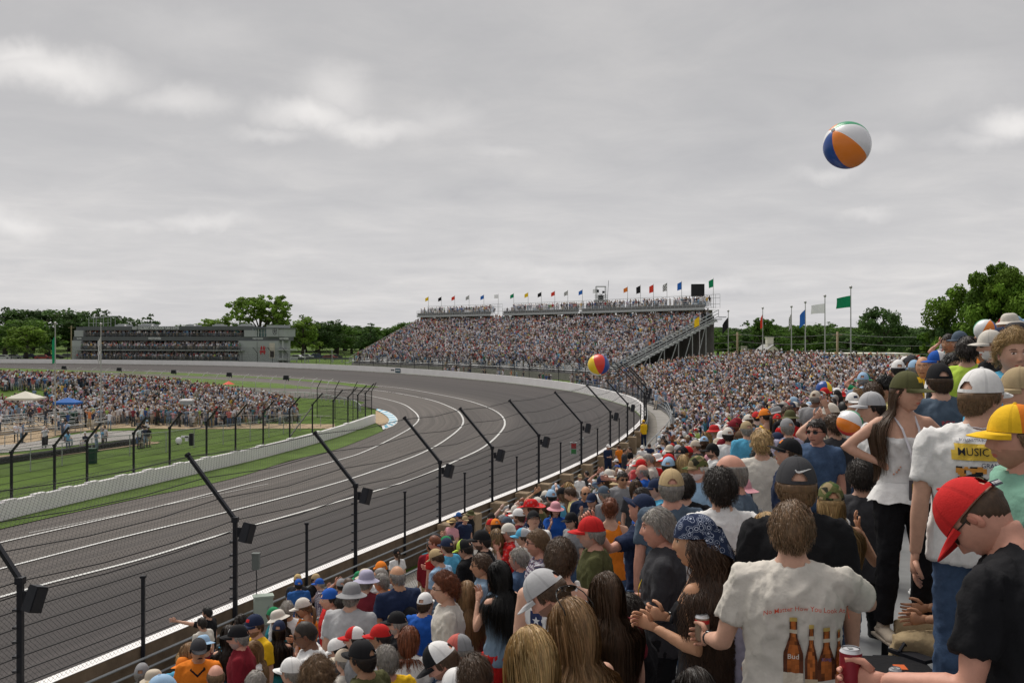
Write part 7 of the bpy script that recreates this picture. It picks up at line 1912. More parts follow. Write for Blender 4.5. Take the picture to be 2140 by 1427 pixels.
    p(1983, 698, 38, -130, 'dark-haired youth in teal tee looking toward camera left', hair='short', hc='dark', top='teal', skin='olive')
    p(2110, 655, 46, -80, 'person in wide white hat high on the right of the stand', hair='short', hc='grey', hat='bucket', hatc='offwhite', top='lavender')
    p(2094, 684, 50, 100, 'man in navy cap looking right, above the curly blond boy', hair='short', hc='dark', hat='cap', hatc='navy', top='black')
    p(2124, 674, 52, -60, 'person in dark grey felt hat at the right edge', hair='short', hc='dark', hat='bucket', hatc='charcoal', top='navy')
    p(1877, 752, 36, 10, 'person in white cap from behind beyond the olive-capped woman', hair='thick', hc='black', hat='cap', hatc='white', top='lightblue')
    # --- behind them, centre right
    p(1403, 980, 68, 4, 'grey-haired man in tan cap and slate tee', hair='short', hc='grey', hat='cap', hatc='tan', top='slate', skin='pink', belly=.03)
    t, s, sh = p(1431, 990, 60, 14, 'man in black jersey with white lettering across the shoulders', hair='short', hc='dark', top='black', lany='w', ret=True, lod=0)
    decal_text(s, sh, t, 'CARPENTER', .045, s.f(0, -.12, .34), r_b, U_, (.65, .65, .68), bold=.03)
    p(1459, 952, 50, -112, 'white-bearded man in camouflage cap and light blue tee', hair='short', hc='white', hat='cap', hatc='camo', hatpat='camo', top='lightblue', gl='eye', beard=.9, skin='pink')
    p(1397, 955, 38, 15, 'person in light blue cap seen from behind', hair='short', hc='dark', hat='cap', hatc='lightblue', top='charcoal')
    p(1428, 951, 38, 0, 'woman with a shoulder-length blond bob between two caps', sex='f', hair='bob', hc='blond', top='navy')
    p(1592, 899, 54, 8, 'person with shaggy golden blond hair in cream jacket', hair='thick', hc='blond', top='offwhite', sl='l', topname='jacket')
    p(1658, 917, 62, -88, 'man in black cap with orange badge, chin up', hair='short', hc='brown', hat='cap', hatc='black', badge='orange', top='navy', pitch=-18, gl='blue')
    p(1645, 874, 40, -15, 'person in grey-green cap and lavender striped shirt', hair='short', hc='grey', hat='cap', hatc='grey', top='lavender', sl='l', lany='w')
    p(1624, 903, 40, -30, 'person in navy knitted cap with fair hair', sex='f', hair='bob', hc='blond', hat='beanie', hatc='navy', top='khaki')
    p(1740, 866, 50, -30, 'bearded person in striped headband shading his eyes', hair='thick', hc='brown', hat='visor', hatc='slate', top='charcoal', arm=('shade', 'down'))
    p(1782, 820, 40, 175, 'man in white cap and sunglasses facing the camera', hair='short', hc='brown', hat='cap', hatc='white', badge='navy', top='white', gl='sun', lany='w')
    p(1735, 842, 44, -85, 'person in cream cap resting arms, below the blue and yellow ball', hair='short', hc='brown', hat='cap', hatc='offwhite', badge='black', top='beige', arm=('raise', 'down'))
    p(1762, 838, 38, 5, 'man with cropped black hair from behind, near the blue and yellow ball', hair='buzz', hc='black', top='olive', skin='olive')
    p(1824, 800, 46, -20, 'youth with messy dark brown hair behind the pale grey cap', hair='thick', hc='brown', top='grey')
    p(1850, 790, 46, -75, 'youth with black curly hair in pale yellow tee', hair='curly', hc='black', top='paleyellow')
    p(1646, 846, 32, 160, 'person in mirrored orange goggles facing the camera', hair='short', hc='brown', top='black', gl='sun')
    p(1651, 857, 34, 0, 'person in olive bucket hat and red jacket', hair='short', hc='brown', hat='bucket', hatc='olive', top='red', sl='l')
    p(1560, 880, 34, -10, 'man in khaki cap and pale blue shirt among the middle rows', hair='short', hc='grey', hat='cap', hatc='khaki', top='sky')
    p(1521, 893, 32, -5, 'man in cream cap with white tee among the middle rows', hair='short', hc='dark', hat='cap', hatc='offwhite', top='white', lany='w')
    p(1546, 901, 32, 165, 'smiling man in dark patterned cap and grey shirt', hair='short', hc='grey', hat='cap', hatc='brown', top='grey', gl='sun')
    p(1510, 917, 32, -105, 'man in dark red cap and glasses', hair='short', hc='grey', hat='cap', hatc='darkred', top='sky', gl='eye', skin='pink')
    p(1489, 926, 34, -85, 'bearded man in black cap and white jersey', hair='short', hc='dark', hat='cap', hatc='black', top='white', beard=.8, lany='w')
    p(2040, 1075, 80, -66, 'person in grey tee and khaki shorts sitting behind the red-capped man', hair='short', hc='brown', top='grey', bot='khaki', shorts=True, pose='sit', arm=('lap', 'lap'), skin='tan')
    p(1268, 1196, 84, -24, 'woman with long dark brown hair held by a patterned clip', sex='f', hair='long', hc='brown', top='maroon', seed=31)
    p(1556, 1148, 92, -6, 'person in lavender hooded sweatshirt close behind the bandana woman', hair='short', hc='brown', top='lavender', sl='l', hood=True, topname='sweatshirt')
    p(1455, 1398, 110, -20, 'dark brown head of hair at the bottom edge below the bandana woman', sex='f', hair='long', hc='dark', top='black', seed=41)
    p(1800, 962, 66, 6, 'dark-haired person in charcoal top left of the standing woman', hair='thick', hc='dark', top='charcoal', bot='black')
    p(1312, 1240, 80, -70, 'person in black tee and dark jeans beside the jacket man', hair='short', hc='dark', top='black')
    # --- centre left cluster
    p(1275, 1040, 50, 6, 'person with auburn curls tied up, orange tank top', sex='f', hair='bun', hc='red', top='orange', sl='tank', topname='tank_top')
    p(1341, 1018, 46, -80, 'man in mirrored blue sunglasses with dark hair and dotted blue shirt', hair='short', hc='dark', top='royal', tpat='dots', gl='blue', skin='tan', lany='w')
    p(1372, 1000, 44, -88, 'man in navy cap looking left toward the fence', hair='short', hc='dark', hat='cap', hatc='navy', top='sky')
    p(1301, 985, 33, 166, 'smiling dark-haired man in sunglasses facing the camera', hair='short', hc='dark', top='grey', gl='sun', skin='tan')
    p(1329, 1003, 36, 170, 'woman in dark sunglasses with brown hair facing the camera', sex='f', hair='bob', hc='brown', top='charcoal', gl='sun')
    p(1342, 970, 32, -70, 'bald man pointing with his arm stretched toward the track', hair='bald', hc='grey', top='royal', arm=('point', 'down'), skin='pink')
    p(1194, 1070, 38, -125, 'woman in black cap and sunglasses, black top', sex='f', hair='long', hc='black', hat='cap', hatc='black', top='grey', gl='sun')
    p(1113, 1067, 38, 168, 'boy in black cap and white tee looking up', hair='short', hc='brown', hat='cap', hatc='black', top='white', pitch=-25, gl='eye')
    p(1110, 1043, 36, -70, 'person in stars-and-stripes cowboy hat', hair='short', hc='brown', hat='straw', hatc='red', hatpat='floral', top='navy', tpat='dots')
    p(1161, 1048, 32, 165, 'person in pink and pale blue sun hat holding up a phone', sex='f', hair='bob', hc='brown', hat='bucket', hatc='pink', top='royal', gl='sun', arm=('phone', 'phone'))
    p(1084, 1062, 32, -60, 'bearded man in white cap and rust tee', hair='short', hc='brown', hat='cap', hatc='white', top='maroon', beard=.6, arm=('down', 'shade'))
    p(1187, 1018, 30, -75, 'youth in pale yellow tee bending forward', hair='short', hc='brown', top='paleyellow', lean=14, pitch=15)
    p(1224, 1015, 32, 172, 'bald man in sunglasses and navy polo facing the camera', hair='bald', hc='brown', top='navy', gl='sun', skin='tan')
    p(1237, 1030, 34, -150, 'man in navy cap with hands cupped before his mouth', hair='short', hc='brown', hat='cap', hatc='navy', top='charcoal', arm=('chin', 'chin'))
    p(1262, 1015, 34, -50, 'man in dark cap and grey tee behind the cupped hands', hair='short', hc='grey', hat='cap', hatc='slate', top='grey')
    p(1007, 1107, 42, -88, 'bearded man in black cap, sunglasses and black polo', hair='short', hc='dark', hat='cap', hatc='black', top='black', gl='sun', beard=.85, collar=True)
    p(1038, 1104, 38, -20, 'blonde woman in navy visor and white tank', sex='f', hair='bob', hc='darkblond', hat='visor', hatc='navy', top='white', sl='tank', topname='tank_top')
    p(1063, 1093, 38, -92, 'man in pale cream cap and red patterned shirt', hair='short', hc='grey', hat='cap', hatc='offwhite', top='red', tpat='floral', skin='pink', arm=('chin', 'down'))
    p(1093, 1103, 40, -80, 'person in grey cap with blue brim and pale tee', hair='short', hc='brown', hat='cap', hatc='sky', hat2='lightgrey', top='offwhite')
    p(1124, 1106, 58, -84, 'man in black sunglasses and plaid shirt looking left', hair='short', hc='lightbrown', top='white', tpat='plaid', gl='sun', sl='l', beard=.35, skin='pink')
    p(1084, 1144, 54, -62, 'grey-haired man in glasses and denim-blue shirt', hair='short', hc='grey', top='denim', gl='eye', skin='pink', collar=True)
    p(1007, 1155, 55, -84, 'man in black sunglasses and grey polo with brown hair', hair='short', hc='brown', top='paledenim', gl='sun', skin='tan', collar=True)
    t, s, sh = p(1043, 1172, 64, -48, 'dark-haired woman in sleeveless denim vest raising a hand to her mouth', sex='f', hair='long', hc='black', top='paledenim', sl='tank', bot='red', arm=('chin', 'chin'), topname='denim_vest', ret=True)
    p(966, 1127, 40, -66, 'man in black hooded top and black cap with lime green brim', hair='short', hc='dark', hat='cap', hatc='lime', hat2='black', top='black', sl='l', hood=True, pitch=18, topname='hoodie')
    p(906, 1147, 38, -60, 'man in tan cap and light blue shirt looking down', hair='short', hc='brown', hat='cap', hatc='tan', top='lightblue', pitch=22, lean=6)
    p(934, 1124, 34, -50, 'man in navy cap beside the light blue shirt', hair='short', hc='brown', hat='cap', hatc='navy', top='sky')
    t, s, sh = p(929, 1201, 62, -96, 'red-haired youth in glasses and cream tee with a dark city print', hair='curly', hc='red', top='offwhite', gl='eye', skin='fair', ret=True)
    cloth_decal(s, sh, t, quad_grid(-.10, .08, -.06, .08, lambda u, v: ((.03, .09, .05) if v < .35 + .5 * abs(mnoise.noise(V(u * 6, 0, 3))) else None), 14, 10), s.f(0, -.12, .10), r_b, U_, 'city_print', M_print, .003); decal_text(s, sh, t, '500', .05, s.f(.02, -.12, .25), r_b, U_, (.2, .18, .15))
    p(976, 1214, 58, -8, 'woman with very long wavy highlighted hair from behind', sex='f', hair='long', hc='highlight', top='darkred', seed=21)
    t, s, sh = p(1112, 1196, 104, -72, 'bearded man in pale grey-blue cap bowing his head', hair='short', hc='brown', hat='cap', hatc='lightgrey', pitch=34, lean=10, top='white', beard=.75, skin='pink', ret=True)
    p(899, 1346, 78, -88, 'smiling bearded man in black and white trucker cap and light blue shirt', hair='short', hc='brown', hat='cap', hatc='black', hat2='white', pitch=30, lean=12, top='lightblue', beard=.55, skin='pink')
    p(960, 1325, 62, -92, 'grey-haired man in salmon cap with grey back panels', hair='short', hc='grey', hat='cap', hatc='salmon', hat2='grey', top='black')
    p(992, 1372, 82, -6, 'brown-haired person from behind in light blue top at the bottom edge', hair='thick', hc='brown', top='lightblue')
    p(955, 1397, 80, -40, 'white cap cut by the bottom edge', hair='short', hc='dark', hat='cap', hatc='white', top='navy')
    p(807, 1348, 62, -30, 'man in yellow and red racing shirt with greying hair', hair='short', hc='grey', top='yellow', ret=False, skin='pink')
    p(854, 1309, 52, 6, 'woman with chin-length auburn hair and white top', sex='f', hair='bob', hc='red', top='white')
    p(843, 1357, 52, 0, 'woman with straight brown hair and blue top at the bottom', sex='f', hair='bob', hc='brown', top='royal')
    p(757, 1337, 78, -58, 'large black cap and dark hair at the bottom, face turned left', hair='short', hc='dark', hat='cap', hatc='black', top='olive', gl='sun', skin='olive')
    p(795, 1304, 48, -86, 'man in red cap with white piping and white tee', hair='short', hc='dark', hat='cap', hatc='red', top='white', skin='olive')
    p(742, 1309, 46, -88, 'person in white cap with red brim', hair='short', hc='dark', hat='cap', hatc='red', hat2='white', top='grey')
    p(710, 1306, 42, -80, 'person in plain red cap low in the crowd', hair='short', hc='dark', hat='cap', hatc='red', top='black')
    p(719, 1356, 46, -60, 'person in tan cap in front of the white caps', hair='short', hc='grey', hat='cap', hatc='beige', top='offwhite')
    p(698, 1334, 44, -85, 'person in white cap and black headband tilted left', hair='short', hc='black', hat='cap', hatc='white', top='charcoal', pitch=20)
    t, s, sh = p(633, 1297, 60, -92, 'shaven-headed man in sunglasses and white tee with a looping line print', hair='buzz', hc='dark', top='white', gl='sun', pitch=12, skin='brown', ret=True, belly=.04, broad=1.1)
    loop = [(math.cos(a) * .075 * (1 + .25 * math.cos(3 * a)), math.sin(a) * .06) for a in np.linspace(0, 6.28, 40)]
    cloth_decal(s, sh, t, [([loop[k], loop[k + 1], (loop[k + 1][0] * .93, loop[k + 1][1] * .90), (loop[k][0] * .93, loop[k][1] * .90)], (.05, .18, .22) if k % 3 else (.02, .02, .03)) for k in range(39)], s.f(0, -.12, .30), r_b, U_, 'track_print', M_print, .004)
    t, s, sh = p(610, 1374, 64, -70, 'person in white cap with a winged badge at the bottom edge', hair='short', hc='grey', hat='cap', hatc='white', badge='olive', top='grey', ret=True)
    p(664, 1381, 88, -5, 'wavy brown-haired head at the bottom edge from behind', hair='curly', hc='lightbrown', top='khaki')
    p(735, 1217, 50, 12, 'man in grey bucket hat and light grey tee from behind', hair='short', hc='grey', hat='bucket', hatc='grey', top='lightgrey', belly=.03, broad=1.1)
    p(716, 1240, 44, -20, 'person in white tee beside the grey bucket hat', hair='short', hc='dark', top='white')
    p(766, 1191, 42, 20, 'person in grey sun hat and dark red shirt', hair='short', hc='grey', hat='bucket', hatc='lavender', top='maroon')
    p(797, 1197, 40, -70, 'grey-haired man in bright orange tee', hair='short', hc='grey', top='orange', skin='tan')
    p(830, 1181, 46, -34, 'large balding man in navy tee', hair='bald', hc='grey', top='navy', broad=1.15, belly=.06, skin='tan')
    p(830, 1277, 46, -84, 'bearded man in black cap with gold badge and sunglasses', hair='short', hc='grey', hat='cap', hatc='black', badge='tan', top='black', gl='sun', beard=.7)
    p(856, 1268, 40, -84, 'person in second black gold-badged cap behind the first', hair='short', hc='dark', hat='cap', hatc='black', badge='tan', top='brown')
    p(888, 1238, 42, 22, 'man in white cap seen from behind and white tee with blue sleeves', hair='short', hc='brown', hat='cap', hatc='white', top='royal')
    p(687, 1229, 42, -118, 'youth in blue backwards cap and red and black racing shirt', hair='short', hc='dark', hat='cap', hatc='royal', back=True, top='red', skin='fair', bot='black')
    t, s, sh = p(415, 1333, 45, 166, 'moustached man in dark cap and orange shirt with black collar', hair='short', hc='black', hat='cap', hatc='charcoal', top='orange', skin='tan', collar=False, yaw=-12, ret=True, beard=0)
    MB().tube([s.HM @ V(-.026, .108, -.055), s.HM @ V(-.012, .118, -.047), s.HM @ V(0, .121, -.046), s.HM @ V(.012, .118, -.047), s.HM @ V(.026, .108, -.055)], [.003, .007, .006, .007, .003], 6).build('moustache', hair_mat('black'), t)
    MB().tube([s.f(-.05, .02, .50), s.f(-.07, .09, .46), s.f(0, .12, .40), s.f(.07, .09, .46), s.f(.05, .02, .50)], .014, 6).build('collar', fabric('black'), t)
    t, s, sh = p(498, 1305, 48, -96, 'grey-bearded man in black cap and dark red polo', hair='short', hc='grey', hat='cap', hatc='black', badge='lightgrey', top='darkred', beard=.8, collar=True, skin='pink', ret=True)
    p(532, 1283, 44, -140, 'bearded man in navy cap, blue sunglasses and yellow tee', hair='short', hc='brown', hat='cap', hatc='navy', badge='red', top='yellow', gl='blue', beard=.75)
    p(530, 1338, 46, -112, 'blonde woman in sunglasses and white top near the yellow tee', sex='f', hair='long', hc='highlight', top='white', gl='sun')
    p(451, 1388, 56, -20, 'balding man with grey hair at the bottom edge', hair='bald', hc='lightbrown', top='paledenim', skin='pink')
    p(534, 1401, 54, 10, 'grey-haired head at the bottom edge beside the white cap', hair='short', hc='grey', top='slate')
    # walkway people (standing on the concourse)
    G2 = 'people on the walkway by the track wall'
    for px, py, hp, face, lab, k in ((422, 1290, 27, -60, 'man in pale shirt at the wall rail looking at the track', dict(hc='dark', top='offwhite')), (433, 1268, 26, -75, 'bearded man in black leaning an arm on the track wall', dict(hc='black', top='black', beard=.8, arm=('point', 'down'))),
                                     (624, 1209, 26, -20, 'person in bright blue hooded jacket and blue cap on the walkway', dict(hc='dark', hat='cap', hatc='royal', top='blue', sl='l', hood=True)), (668, 1208, 26, -90, 'man in plaid shirt and blue cap on the walkway', dict(hc='grey', hat='cap', hatc='royal', top='white', tpat='plaid', sl='l')),
                                     (660, 1198, 25, 120, 'person in tan cap holding both hands up on the walkway', dict(hc='brown', hat='cap', hatc='tan', top='black', arm=('phone', 'phone'))), (622, 1199, 24, 0, 'person in straw-coloured cap beside the wall post', dict(hc='brown', hat='cap', hatc='straw', top='charcoal')),
                                     (829, 1146, 27, -30, 'person in black and white bib and black cap on the walkway', dict(hc='brown', hat='cap', hatc='black', top='white', sex='f', hair='pony')), (946, 1083, 22, 40, 'person in wide straw hat and pink tee by the wall', dict(hc='brown', hat='straw', hatc='straw', top='pink')),
                                     (959, 1070, 21, -60, 'person in blue cap and dark shirt by the wall', dict(hc='brown', hat='cap', hatc='blue', top='navy')), (972, 1077, 21, 150, 'person in khaki cap and navy shirt by the wall', dict(hc='brown', hat='cap', hatc='khaki', top='navy')), (984, 1066, 21, 100, 'person in olive sun hat and black jacket by the wall', dict(hc='brown', hat='bucket', hatc='olive', top='black')),
                                     (1212, 990, 15, 170, 'person in white top with backpack straps on the gravel path', dict(hc='brown', hat='cap', hatc='khaki', top='white', sex='f')), (1226, 984, 15, -60, 'person in dark hoodie on the gravel path', dict(hc='dark', top='charcoal', sl='l'))):
        w = P(px, py, 1.0); dd = (-7.2 + 1.74) / (w.z); 
        person(px, py, dd, face, lab, lod=1 if hp > 24 else 2, group=G2, apron=-7.2, seed=px % 50, **k)
    for n, (px, py, top_, hat_) in enumerate(((1271, 928, 'navy', 'white'), (1293, 929, 'orange', None), (1306, 937, 'charcoal', None), (1316, 934, 'black', None), (1342, 930, 'white', 'white'), (1357, 926, 'navy', None), (1288, 958, 'royal', 'white'), (1345, 877, 'yellow', 'yellow'))):
        w = P(px, py, 1.0); dd = (-7.0 + 1.74) / w.z
        person(px, py, dd, [150, -40, 90, -90, 170, 10, -60, -30][n], ['marshal in navy overalls and white cap at the wall rail', 'marshal in orange bib by the wall rail', 'person in charcoal with arms folded by the wall rail', 'person in black by the wall rail steps', 'person in white tee and cap on the platform', 'person in navy bending on the platform', 'person in blue tee and white cap at the rail corner', 'marshal in yellow overalls on the wall corner'][n],
               lod=2, group='marshals and guests by the far rail', hat='cap' if hat_ else None, hatc=hat_ or 'white', top=top_, sl='l' if n in (0, 2, 7) else 's', apron=-7.0, arm=('crossed', 'crossed') if n == 2 else ('down', 'front'), bot='navy')
def watch(t, s, ix):
    a = s.arms[ix]; w = a[2] - a[3] * .03; q = a[3].to_track_quat('Z', 'Y').to_matrix(); mb = MB(); mb.tube([w - a[3] * .011, w + a[3] * .011], [.030, .030], 14); mb.build('watch_strap', M_black, t, True)
    n = q @ V(0, 1, 0); MB().ell(w + V(0, 0, .030), (.020, .020, .006), None, 12, 6).build('watch_face', M_lens, t, True)
NECK = []
def hoop(s, t, sd):
    c = s.HM @ V(sd * .090, -.006, -.050); MB().tube([c + s.Rh @ V(0, math.sin(a) * .018, math.cos(a) * .018) for a in np.linspace(0, 6.28, 15)], .0035, 6).build('earring', M_gold, t, True)
def cap_patch(s, t, txt, pos, size, col, ts, tc, rot=0):
    T = s.HM @ Matrix.Translation(pos); n_ = s.Rh @ V(0, pos.y, 0).normalized(); c = s.HM @ pos + n_ * .006; r = s.Rh @ V(1 if pos.y < 0 else -1, 0, 0); u = s.Rh @ V(0, 0, 1)
    M = Matrix((r, u, n_)).transposed().to_4x4(); mb = MB(); mb.box((0, 0, 0), (size[0], size[1], .003)); o = mb.build('cap_strap', mat('patch_dark', col, .7), t); o.matrix_world = Matrix.Translation(c) @ M; 
    o.matrix_parent_inverse = Matrix.Identity(4); o.matrix_basis = Matrix.Translation(c) @ M
    q = text_mesh(txt, ts, mat('patch_text', tc, .7), 'lettering', t, .0004, .0003); q.matrix_basis = Matrix.Translation(c + n_ * .0025) @ M
def swoosh(s, t):
    pts = [(-.032, .004), (-.026, -.006), (-.016, -.009), (.0, -.004), (.036, .012), (.002, .003), (-.014, -.001), (-.022, .0), (-.029, .007)]
    T = s.HM @ Matrix.Translation(V(.012, -.104, .088)) @ Matrix.Rotation(R(-12), 4, 'X')
    mb = MB(); mb.prism([tuple(T @ V(x, -.006, z)) for x, z in pts], s.Rh @ V(0, .003, 0)); mb.build('cap_mark', mat('mark_white', (.75, .75, .75), .6), t)
def race_print(s, sh, t):
    def fn(u, v):
        x, y = (u - .5) * 2, (v - .5) * 2
        if x * x + y * y > 1: return None
        if y < -.1: return (.62, .48, .03) if abs(y + .35) < .18 and abs(x) < .75 else ((.45, .03, .03) if y < -.6 else (.06, .14, .05))
        return (.10, .25, .50) if mnoise.noise(V(x * 5, y * 5, 0)) < .15 else ((.6, .6, .6) if mnoise.noise(V(x * 9, y * 9, 3)) > 0 else (.45, .05, .05))
    cloth_decal(s, sh, t, quad_grid(-.13, .13, -.02, .28, fn, 22, 24), s.f(0, -.12, .04), V(1, 0, 0), V(0, 0, 1), 'car_print', M_print, .003)
    decal_text(s, sh, t, 'INDY', .04, s.f(0, -.12, .36), V(1, 0, 0), V(0, 0, 1), (.5, .05, .05))
def can_obj(label, kind, loc, rot=None, sc=1.0):
    t = thing('drinks_can', label, 'can', loc); n = 20
    body = {'red': (.30, .22, .16), 'dred': (.28, .015, .03), 'silver': (.38, .40, .45)}[kind]
    mb = MB(); r = .033; rows = [[(math.cos(6.2832 * j / n) * rr, math.sin(6.2832 * j / n) * rr, z) for j in range(n + 1)] for z, rr in ((-.060, .025), (-.053, r), (.048, r), (.056, .028), (.060, .027))]
    for k, (a, b) in enumerate(zip(rows, rows[1:])): mb.strip(a, b, body if k < 2 else (.6, .6, .62))
    mb.poly(rows[0][:n][::-1], (.5, .5, .5)); mb.poly([(x * .93, y * .93, .0555) for x, y, z in rows[-1][:n]], (.55, .55, .57)); mb.build('can_body', mat('can_metal', (1, 1, 1), .32, attr='Col', metal=.35, spec=.6), t, True)
    if kind == 'red':
        mb = MB(); rows = [[(math.cos(6.2832 * j / n) * .0334, math.sin(6.2832 * j / n) * .0334, z) for j in range(n + 1)] for z in (.022, .040)]; mb.strip(*rows); mb.build('label_band', mat('can_red', (.5, .03, .03), .4), t, True)
    MB().box((0, .006, .0575), (.013, .02, .0015)).build('pull_tab', M_alu, t); t.scale = (sc,) * 3
    return t
def world_can(t, c, label, kind):
    bpy.context.view_layer.update(); w = t.matrix_world @ c; can_obj(label, kind, w)
heroes()

# ------------------------------------------------------------------ beach balls
def ball(px, py, d, rpx, cols, label, pole, face):
    r = rpx / F * d; t = thing('beach_ball', label, 'beach ball', P(px, py, d), 0, None); zc = V(*pole).normalized(); fv = V(*face); xc = (fv - zc * fv.dot(zc)).normalized(); yc = zc.cross(xc); R_ = Matrix((xc, yc, zc)).transposed() @ Matrix.Rotation(-math.pi / 6, 3, 'Z')
    mb = MB(); nu, nv = 72, 32; vs = []
    for i in range(nv + 1):
        ph = math.pi * i / nv
        for j in range(nu):
            th = 2 * math.pi * j / nu; g = 1 - .012 * math.exp(-((th * 6 / (2 * math.pi)) % 1 - 0) ** 2 / .004) ; vs.append(R_ @ (V(math.sin(ph) * math.cos(th), math.sin(ph) * math.sin(th), math.cos(ph)) * r * g))
    mb.v = [tuple(v) for v in vs]
    for i in range(nv):
        for j in range(nu):
            mb.f.append((i * nu + j, (i + 1) * nu + j, (i + 1) * nu + (j + 1) % nu, i * nu + (j + 1) % nu)); mb.mi.append(0); mb.c.append(CB[cols[int(j / nu * 6) % len(cols)]])
    mb.build('ball_skin', mat('vinyl', (1, 1, 1), .32, attr='Col', spec=.5), t, True)
    MB().ell(R_ @ V(0, 0, r * .985), (r * .10,) * 3, None, 10, 6).build('valve_cap', mat('vinyl_white', (.75, .75, .75), .35), t, True)
CB = {'o': (.80, .22, .02), 'w': (.78, .78, .80), 'b': (.015, .07, .30), 'g': (.02, .30, .13), 'r': (.70, .05, .03), 'y': (.85, .60, .02), 'lb': (.08, .18, .50)}
ball(1770, 304, 7.5, 49, 'owgowb', 'orange, white and blue beach ball high in the sky', (-.72, -.40, .57), (-.36, -1, -.42))
ball(1251, 763, 30, 23, 'rywgob', 'red, yellow and blue beach ball in front of the far grandstand', (.1, -.55, -.83), (0, -.8, .6))
ball(1722, 813, 20, 17, 'ygrwbb', 'blue and yellow beach ball floating over the crowd', (.15, -.2, .95), (.55, -.83, 0))
ball(2059, 690, 11, 23, 'obgogw', 'white, orange and blue beach ball at the right above a cream cap', (.3, -.3, .9), (-.05, -1, 0))
ball(1776, 884, 9.3, 27, 'worbyg', 'white, green and orange beach ball held low behind the olive-capped woman', (.7, -.6, -.3), (-.3, -.6, .8))
# things lying on the boards
def litter():
    z = -1.9
    w = P(1865, 1385, 5.0)
    def ground(px, py):
        for dd in np.linspace(2.5, 9, 200):
            w = P(px, py, dd)
            if w.z <= stand_xy(w.x, w.y) + .43: return w
        return P(px, py, 5)
    c = ground(1868, 1405); t = thing('seat_cushion', 'black padded seat cushion with an orange tag by the standing woman', 'cushion', c + V(0, 0, .02), -.1)
    MB().box((0, 0, 0), (.36, .28, .05)).build('cushion_body', fabric('black'), t); MB().box((.02, -.05, .027), (.06, .08, .004)).build('tag', mat('tag_orange', (.6, .12, .03), .6), t); MB().tube([(-.1, .14, 0), (-.06, .18, .01), (.06, .18, .01), (.1, .14, 0)], .008, 6).build('handle', M_black, t)
    c = ground(1871, 1426); can_obj('silver drinks can standing by the black cushion', 'silver', c + V(0, 0, .02))
    c = ground(1905, 1372); t = thing('sandal', 'black sandal lying beside the black cushion', 'sandal', c, .5); MB().box((0, 0, .01), (.09, .25, .02)).build('sole', M_black, t); MB().tube([(-.04, .05, .02), (0, .05, .06), (.04, .05, .02)], .01, 6).build('strap', M_black, t)
litter()
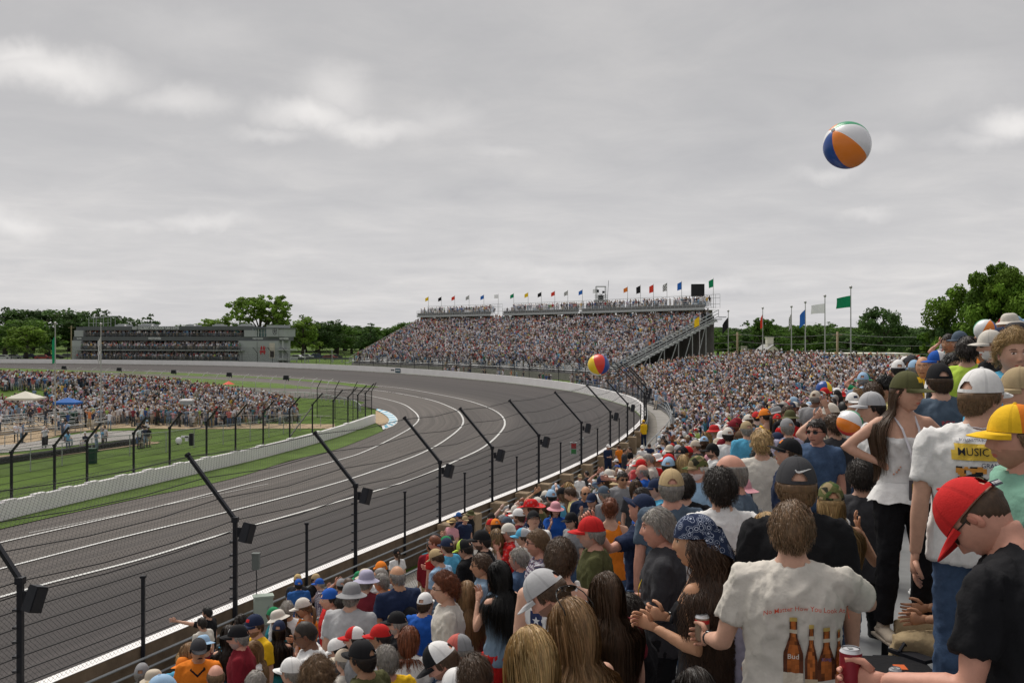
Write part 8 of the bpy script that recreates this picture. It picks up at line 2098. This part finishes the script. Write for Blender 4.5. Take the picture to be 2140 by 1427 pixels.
# ------------------------------------------------------------------ further individuals: seats of the near rows, copied figures with their own clothes
def auto_people():
    n_h = len([o for o in bpy.data.objects if o.parent is None and o.get('category') == 'person']); want = 298 - n_h; LIM = 60
    cand = []; skip = set(); drop = 0
    heroes_ = []
    for o in bpy.data.objects:
        if o.parent is None and o.get('category') == 'person': heroes_.append((o.location.copy()))
    for i, (x, y, z, yaw, lod) in enumerate(CROWD):
        if not (y > 2.2 and y < LIM): continue
        if lod != 1: continue
        hz = z + 1.72; px, py = 1070 + F * x / y, 700 - F * hz / y; hp = .25 * F / y; cand.append((y, i, px, py, hp, x, z, yaw))
    cand.sort(); used = []; took = []
    for y, i, px, py, hp, x, z, yaw in cand:
        if px < -60 or px > 2200 or py > 1440: 
            skip.add(i); continue
        bad = False
        for h in heroes_:
            if (h.x - x) ** 2 + (h.y - y) ** 2 < .40 ** 2: bad = True; break
        if not bad:
            for hx, hy, hd, hs in HB:
                H_ = .25 * F / hd
                if y < hd + .1:
                    # would this nearer figure cover the head of a placed one?
                    if abs(px - hx) < hp * .95 + H_ * .6 and py < hy + H_ * 1.5 and py + hp * 6 > hy - H_ * .1: bad = True; break
                if y < 6.3 and hd > 0 and y < hd and abs(px - hx) < hp * 1.6: bad = True; break
        if bad: skip.add(i); continue
        took.append((y, i, px, py, hp, x, z, yaw))
    print('heroes', n_h, 'auto candidates', len(took))
    rr = random.Random(21)
    kinds = []
    tops = ['white', 'white', 'offwhite', 'lightgrey', 'black', 'charcoal', 'navy', 'grey', 'slate', 'red', 'darkred', 'lightblue', 'sky', 'blue', 'pink', 'yellow', 'orange', 'green', 'olive', 'beige', 'khaki', 'lavender', 'paledenim', 'maroon', 'teal']
    hats = ['white', 'black', 'navy', 'red', 'grey', 'beige', 'khaki', 'lightblue', 'offwhite', 'slate', 'green', 'orange', 'charcoal', 'darkred']
    skins = ['fair', 'fair', 'pink', 'pink', 'tan', 'tan', 'olive', 'brown']
    poses = [('down', 'down'), ('crossed', 'crossed'), ('front', 'down'), ('down', 'front'), ('down', 'phone'), ('chin', 'down'), ('shade', 'down'), ('hip', 'down')]
    armtxt = {('down', 'down'): 'arms down', ('crossed', 'crossed'): 'arms folded', ('front', 'down'): 'left hand forward', ('down', 'front'): 'right hand forward', ('down', 'phone'): 'holding up a phone', ('chin', 'down'): 'hand at the chin', ('shade', 'down'): 'shading the eyes', ('hip', 'down'): 'hand on hip'}
    seen = set(); n = 0
    for y, i, px, py, hp, x, z, yaw in took:
        if n >= want: break
        female = rr.random() < .38; lod = 1 if hp > 34 else 2
        for _ in range(60):
            arm = rr.choice(poses[:4] * 2 + poses); top = rr.choice(tops); hat = rr.choice(['cap', 'cap', 'cap', None, None, 'bucket', 'cap']) ; hc_ = rr.choice(hats); hr = rr.choice(['long', 'long', 'bob', 'pony']) if female else rr.choice(['short', 'short', 'short', 'buzz', 'bald', 'thick']); hcol = rr.choice(['brown', 'dark', 'black', 'lightbrown', 'grey', 'grey', 'blond', 'darkblond', 'red']) if not female else rr.choice(['brown', 'dark', 'blond', 'highlight', 'lightbrown', 'black'])
            if hat is None and hr == 'bald': hatT = 'bald man'
            face = math.degrees(-yaw); quad = int(((face + 180) % 360) // 90)
            where = 'low rows by front rail' if off_of(x, y)[0] < 9 else ('high rows at right' if px > 1800 else 'middle rows')
            hatw = {'cap': f'{HN(hc_)} cap', 'bucket': f'{HN(hc_)} sun hat', None: {'bald': 'bald head', 'buzz': f'cropped {HC(hcol)} hair', 'short': f'short {HC(hcol)} hair', 'thick': f'thick {HC(hcol)} hair', 'long': f'long {HC(hcol)} hair', 'bob': f'{HC(hcol)} bobbed hair', 'pony': f'{HC(hcol)} ponytail'}[hr]}[hat]
            key = (female, top, hatw, arm)
            if key not in seen: break
        seen.add(key)
        lab = ' '.join(f"{'woman' if female else 'man'}, {HN(top)} tee, {hatw}, {armtxt[arm]}, {where}".split()[:16])
        glv = 'sun' if rr.random() < .3 else None
        yq = rr.choice([-25, 0, 0, 25]); pq = rr.choice([0, 0, 12])
        fc = math.degrees(-yaw)
        dz = z
        person(loc=(x, y, dz), face=fc, label=lab, sex='f' if female else 'm', skin=rr.choice(skins), hair=hr, hc=hcol, hat=hat, hatc=hc_, top=top, sl=rr.choice(['s', 's', 's', 's', 'l']) if not female else rr.choice(['s', 's', 'tank']), bot=rr.choice(['denim', 'khaki', 'black', 'charcoal', 'navy', 'grey', 'paledenim']), arm=arm, yaw=yq, pitch=pq, lod=lod, seed=rr.randint(0, 2), scale=rr.uniform(.93, 1.06), group='spectators in the near rows of the curved stand', gl=glv, shorts=rr.random() < .3, back=hat == 'cap' and rr.random() < .15, collar=(not female) and rr.random() < .2)
        skip.add(i); n += 1
    build_crowd(skip)
NM = {'lightgrey': 'light grey', 'offwhite': 'cream', 'darkred': 'dark red', 'lightblue': 'light blue', 'sky': 'sky blue', 'paledenim': 'pale denim blue', 'slate': 'slate grey', 'charcoal': 'charcoal', 'seagreen': 'sea green', 'royal': 'royal blue'}
def HN(k): return NM.get(k, k)
def HC(k): return {'lightbrown': 'light brown', 'darkblond': 'dark blond', 'highlight': 'highlighted'}.get(k, k)
auto_people()
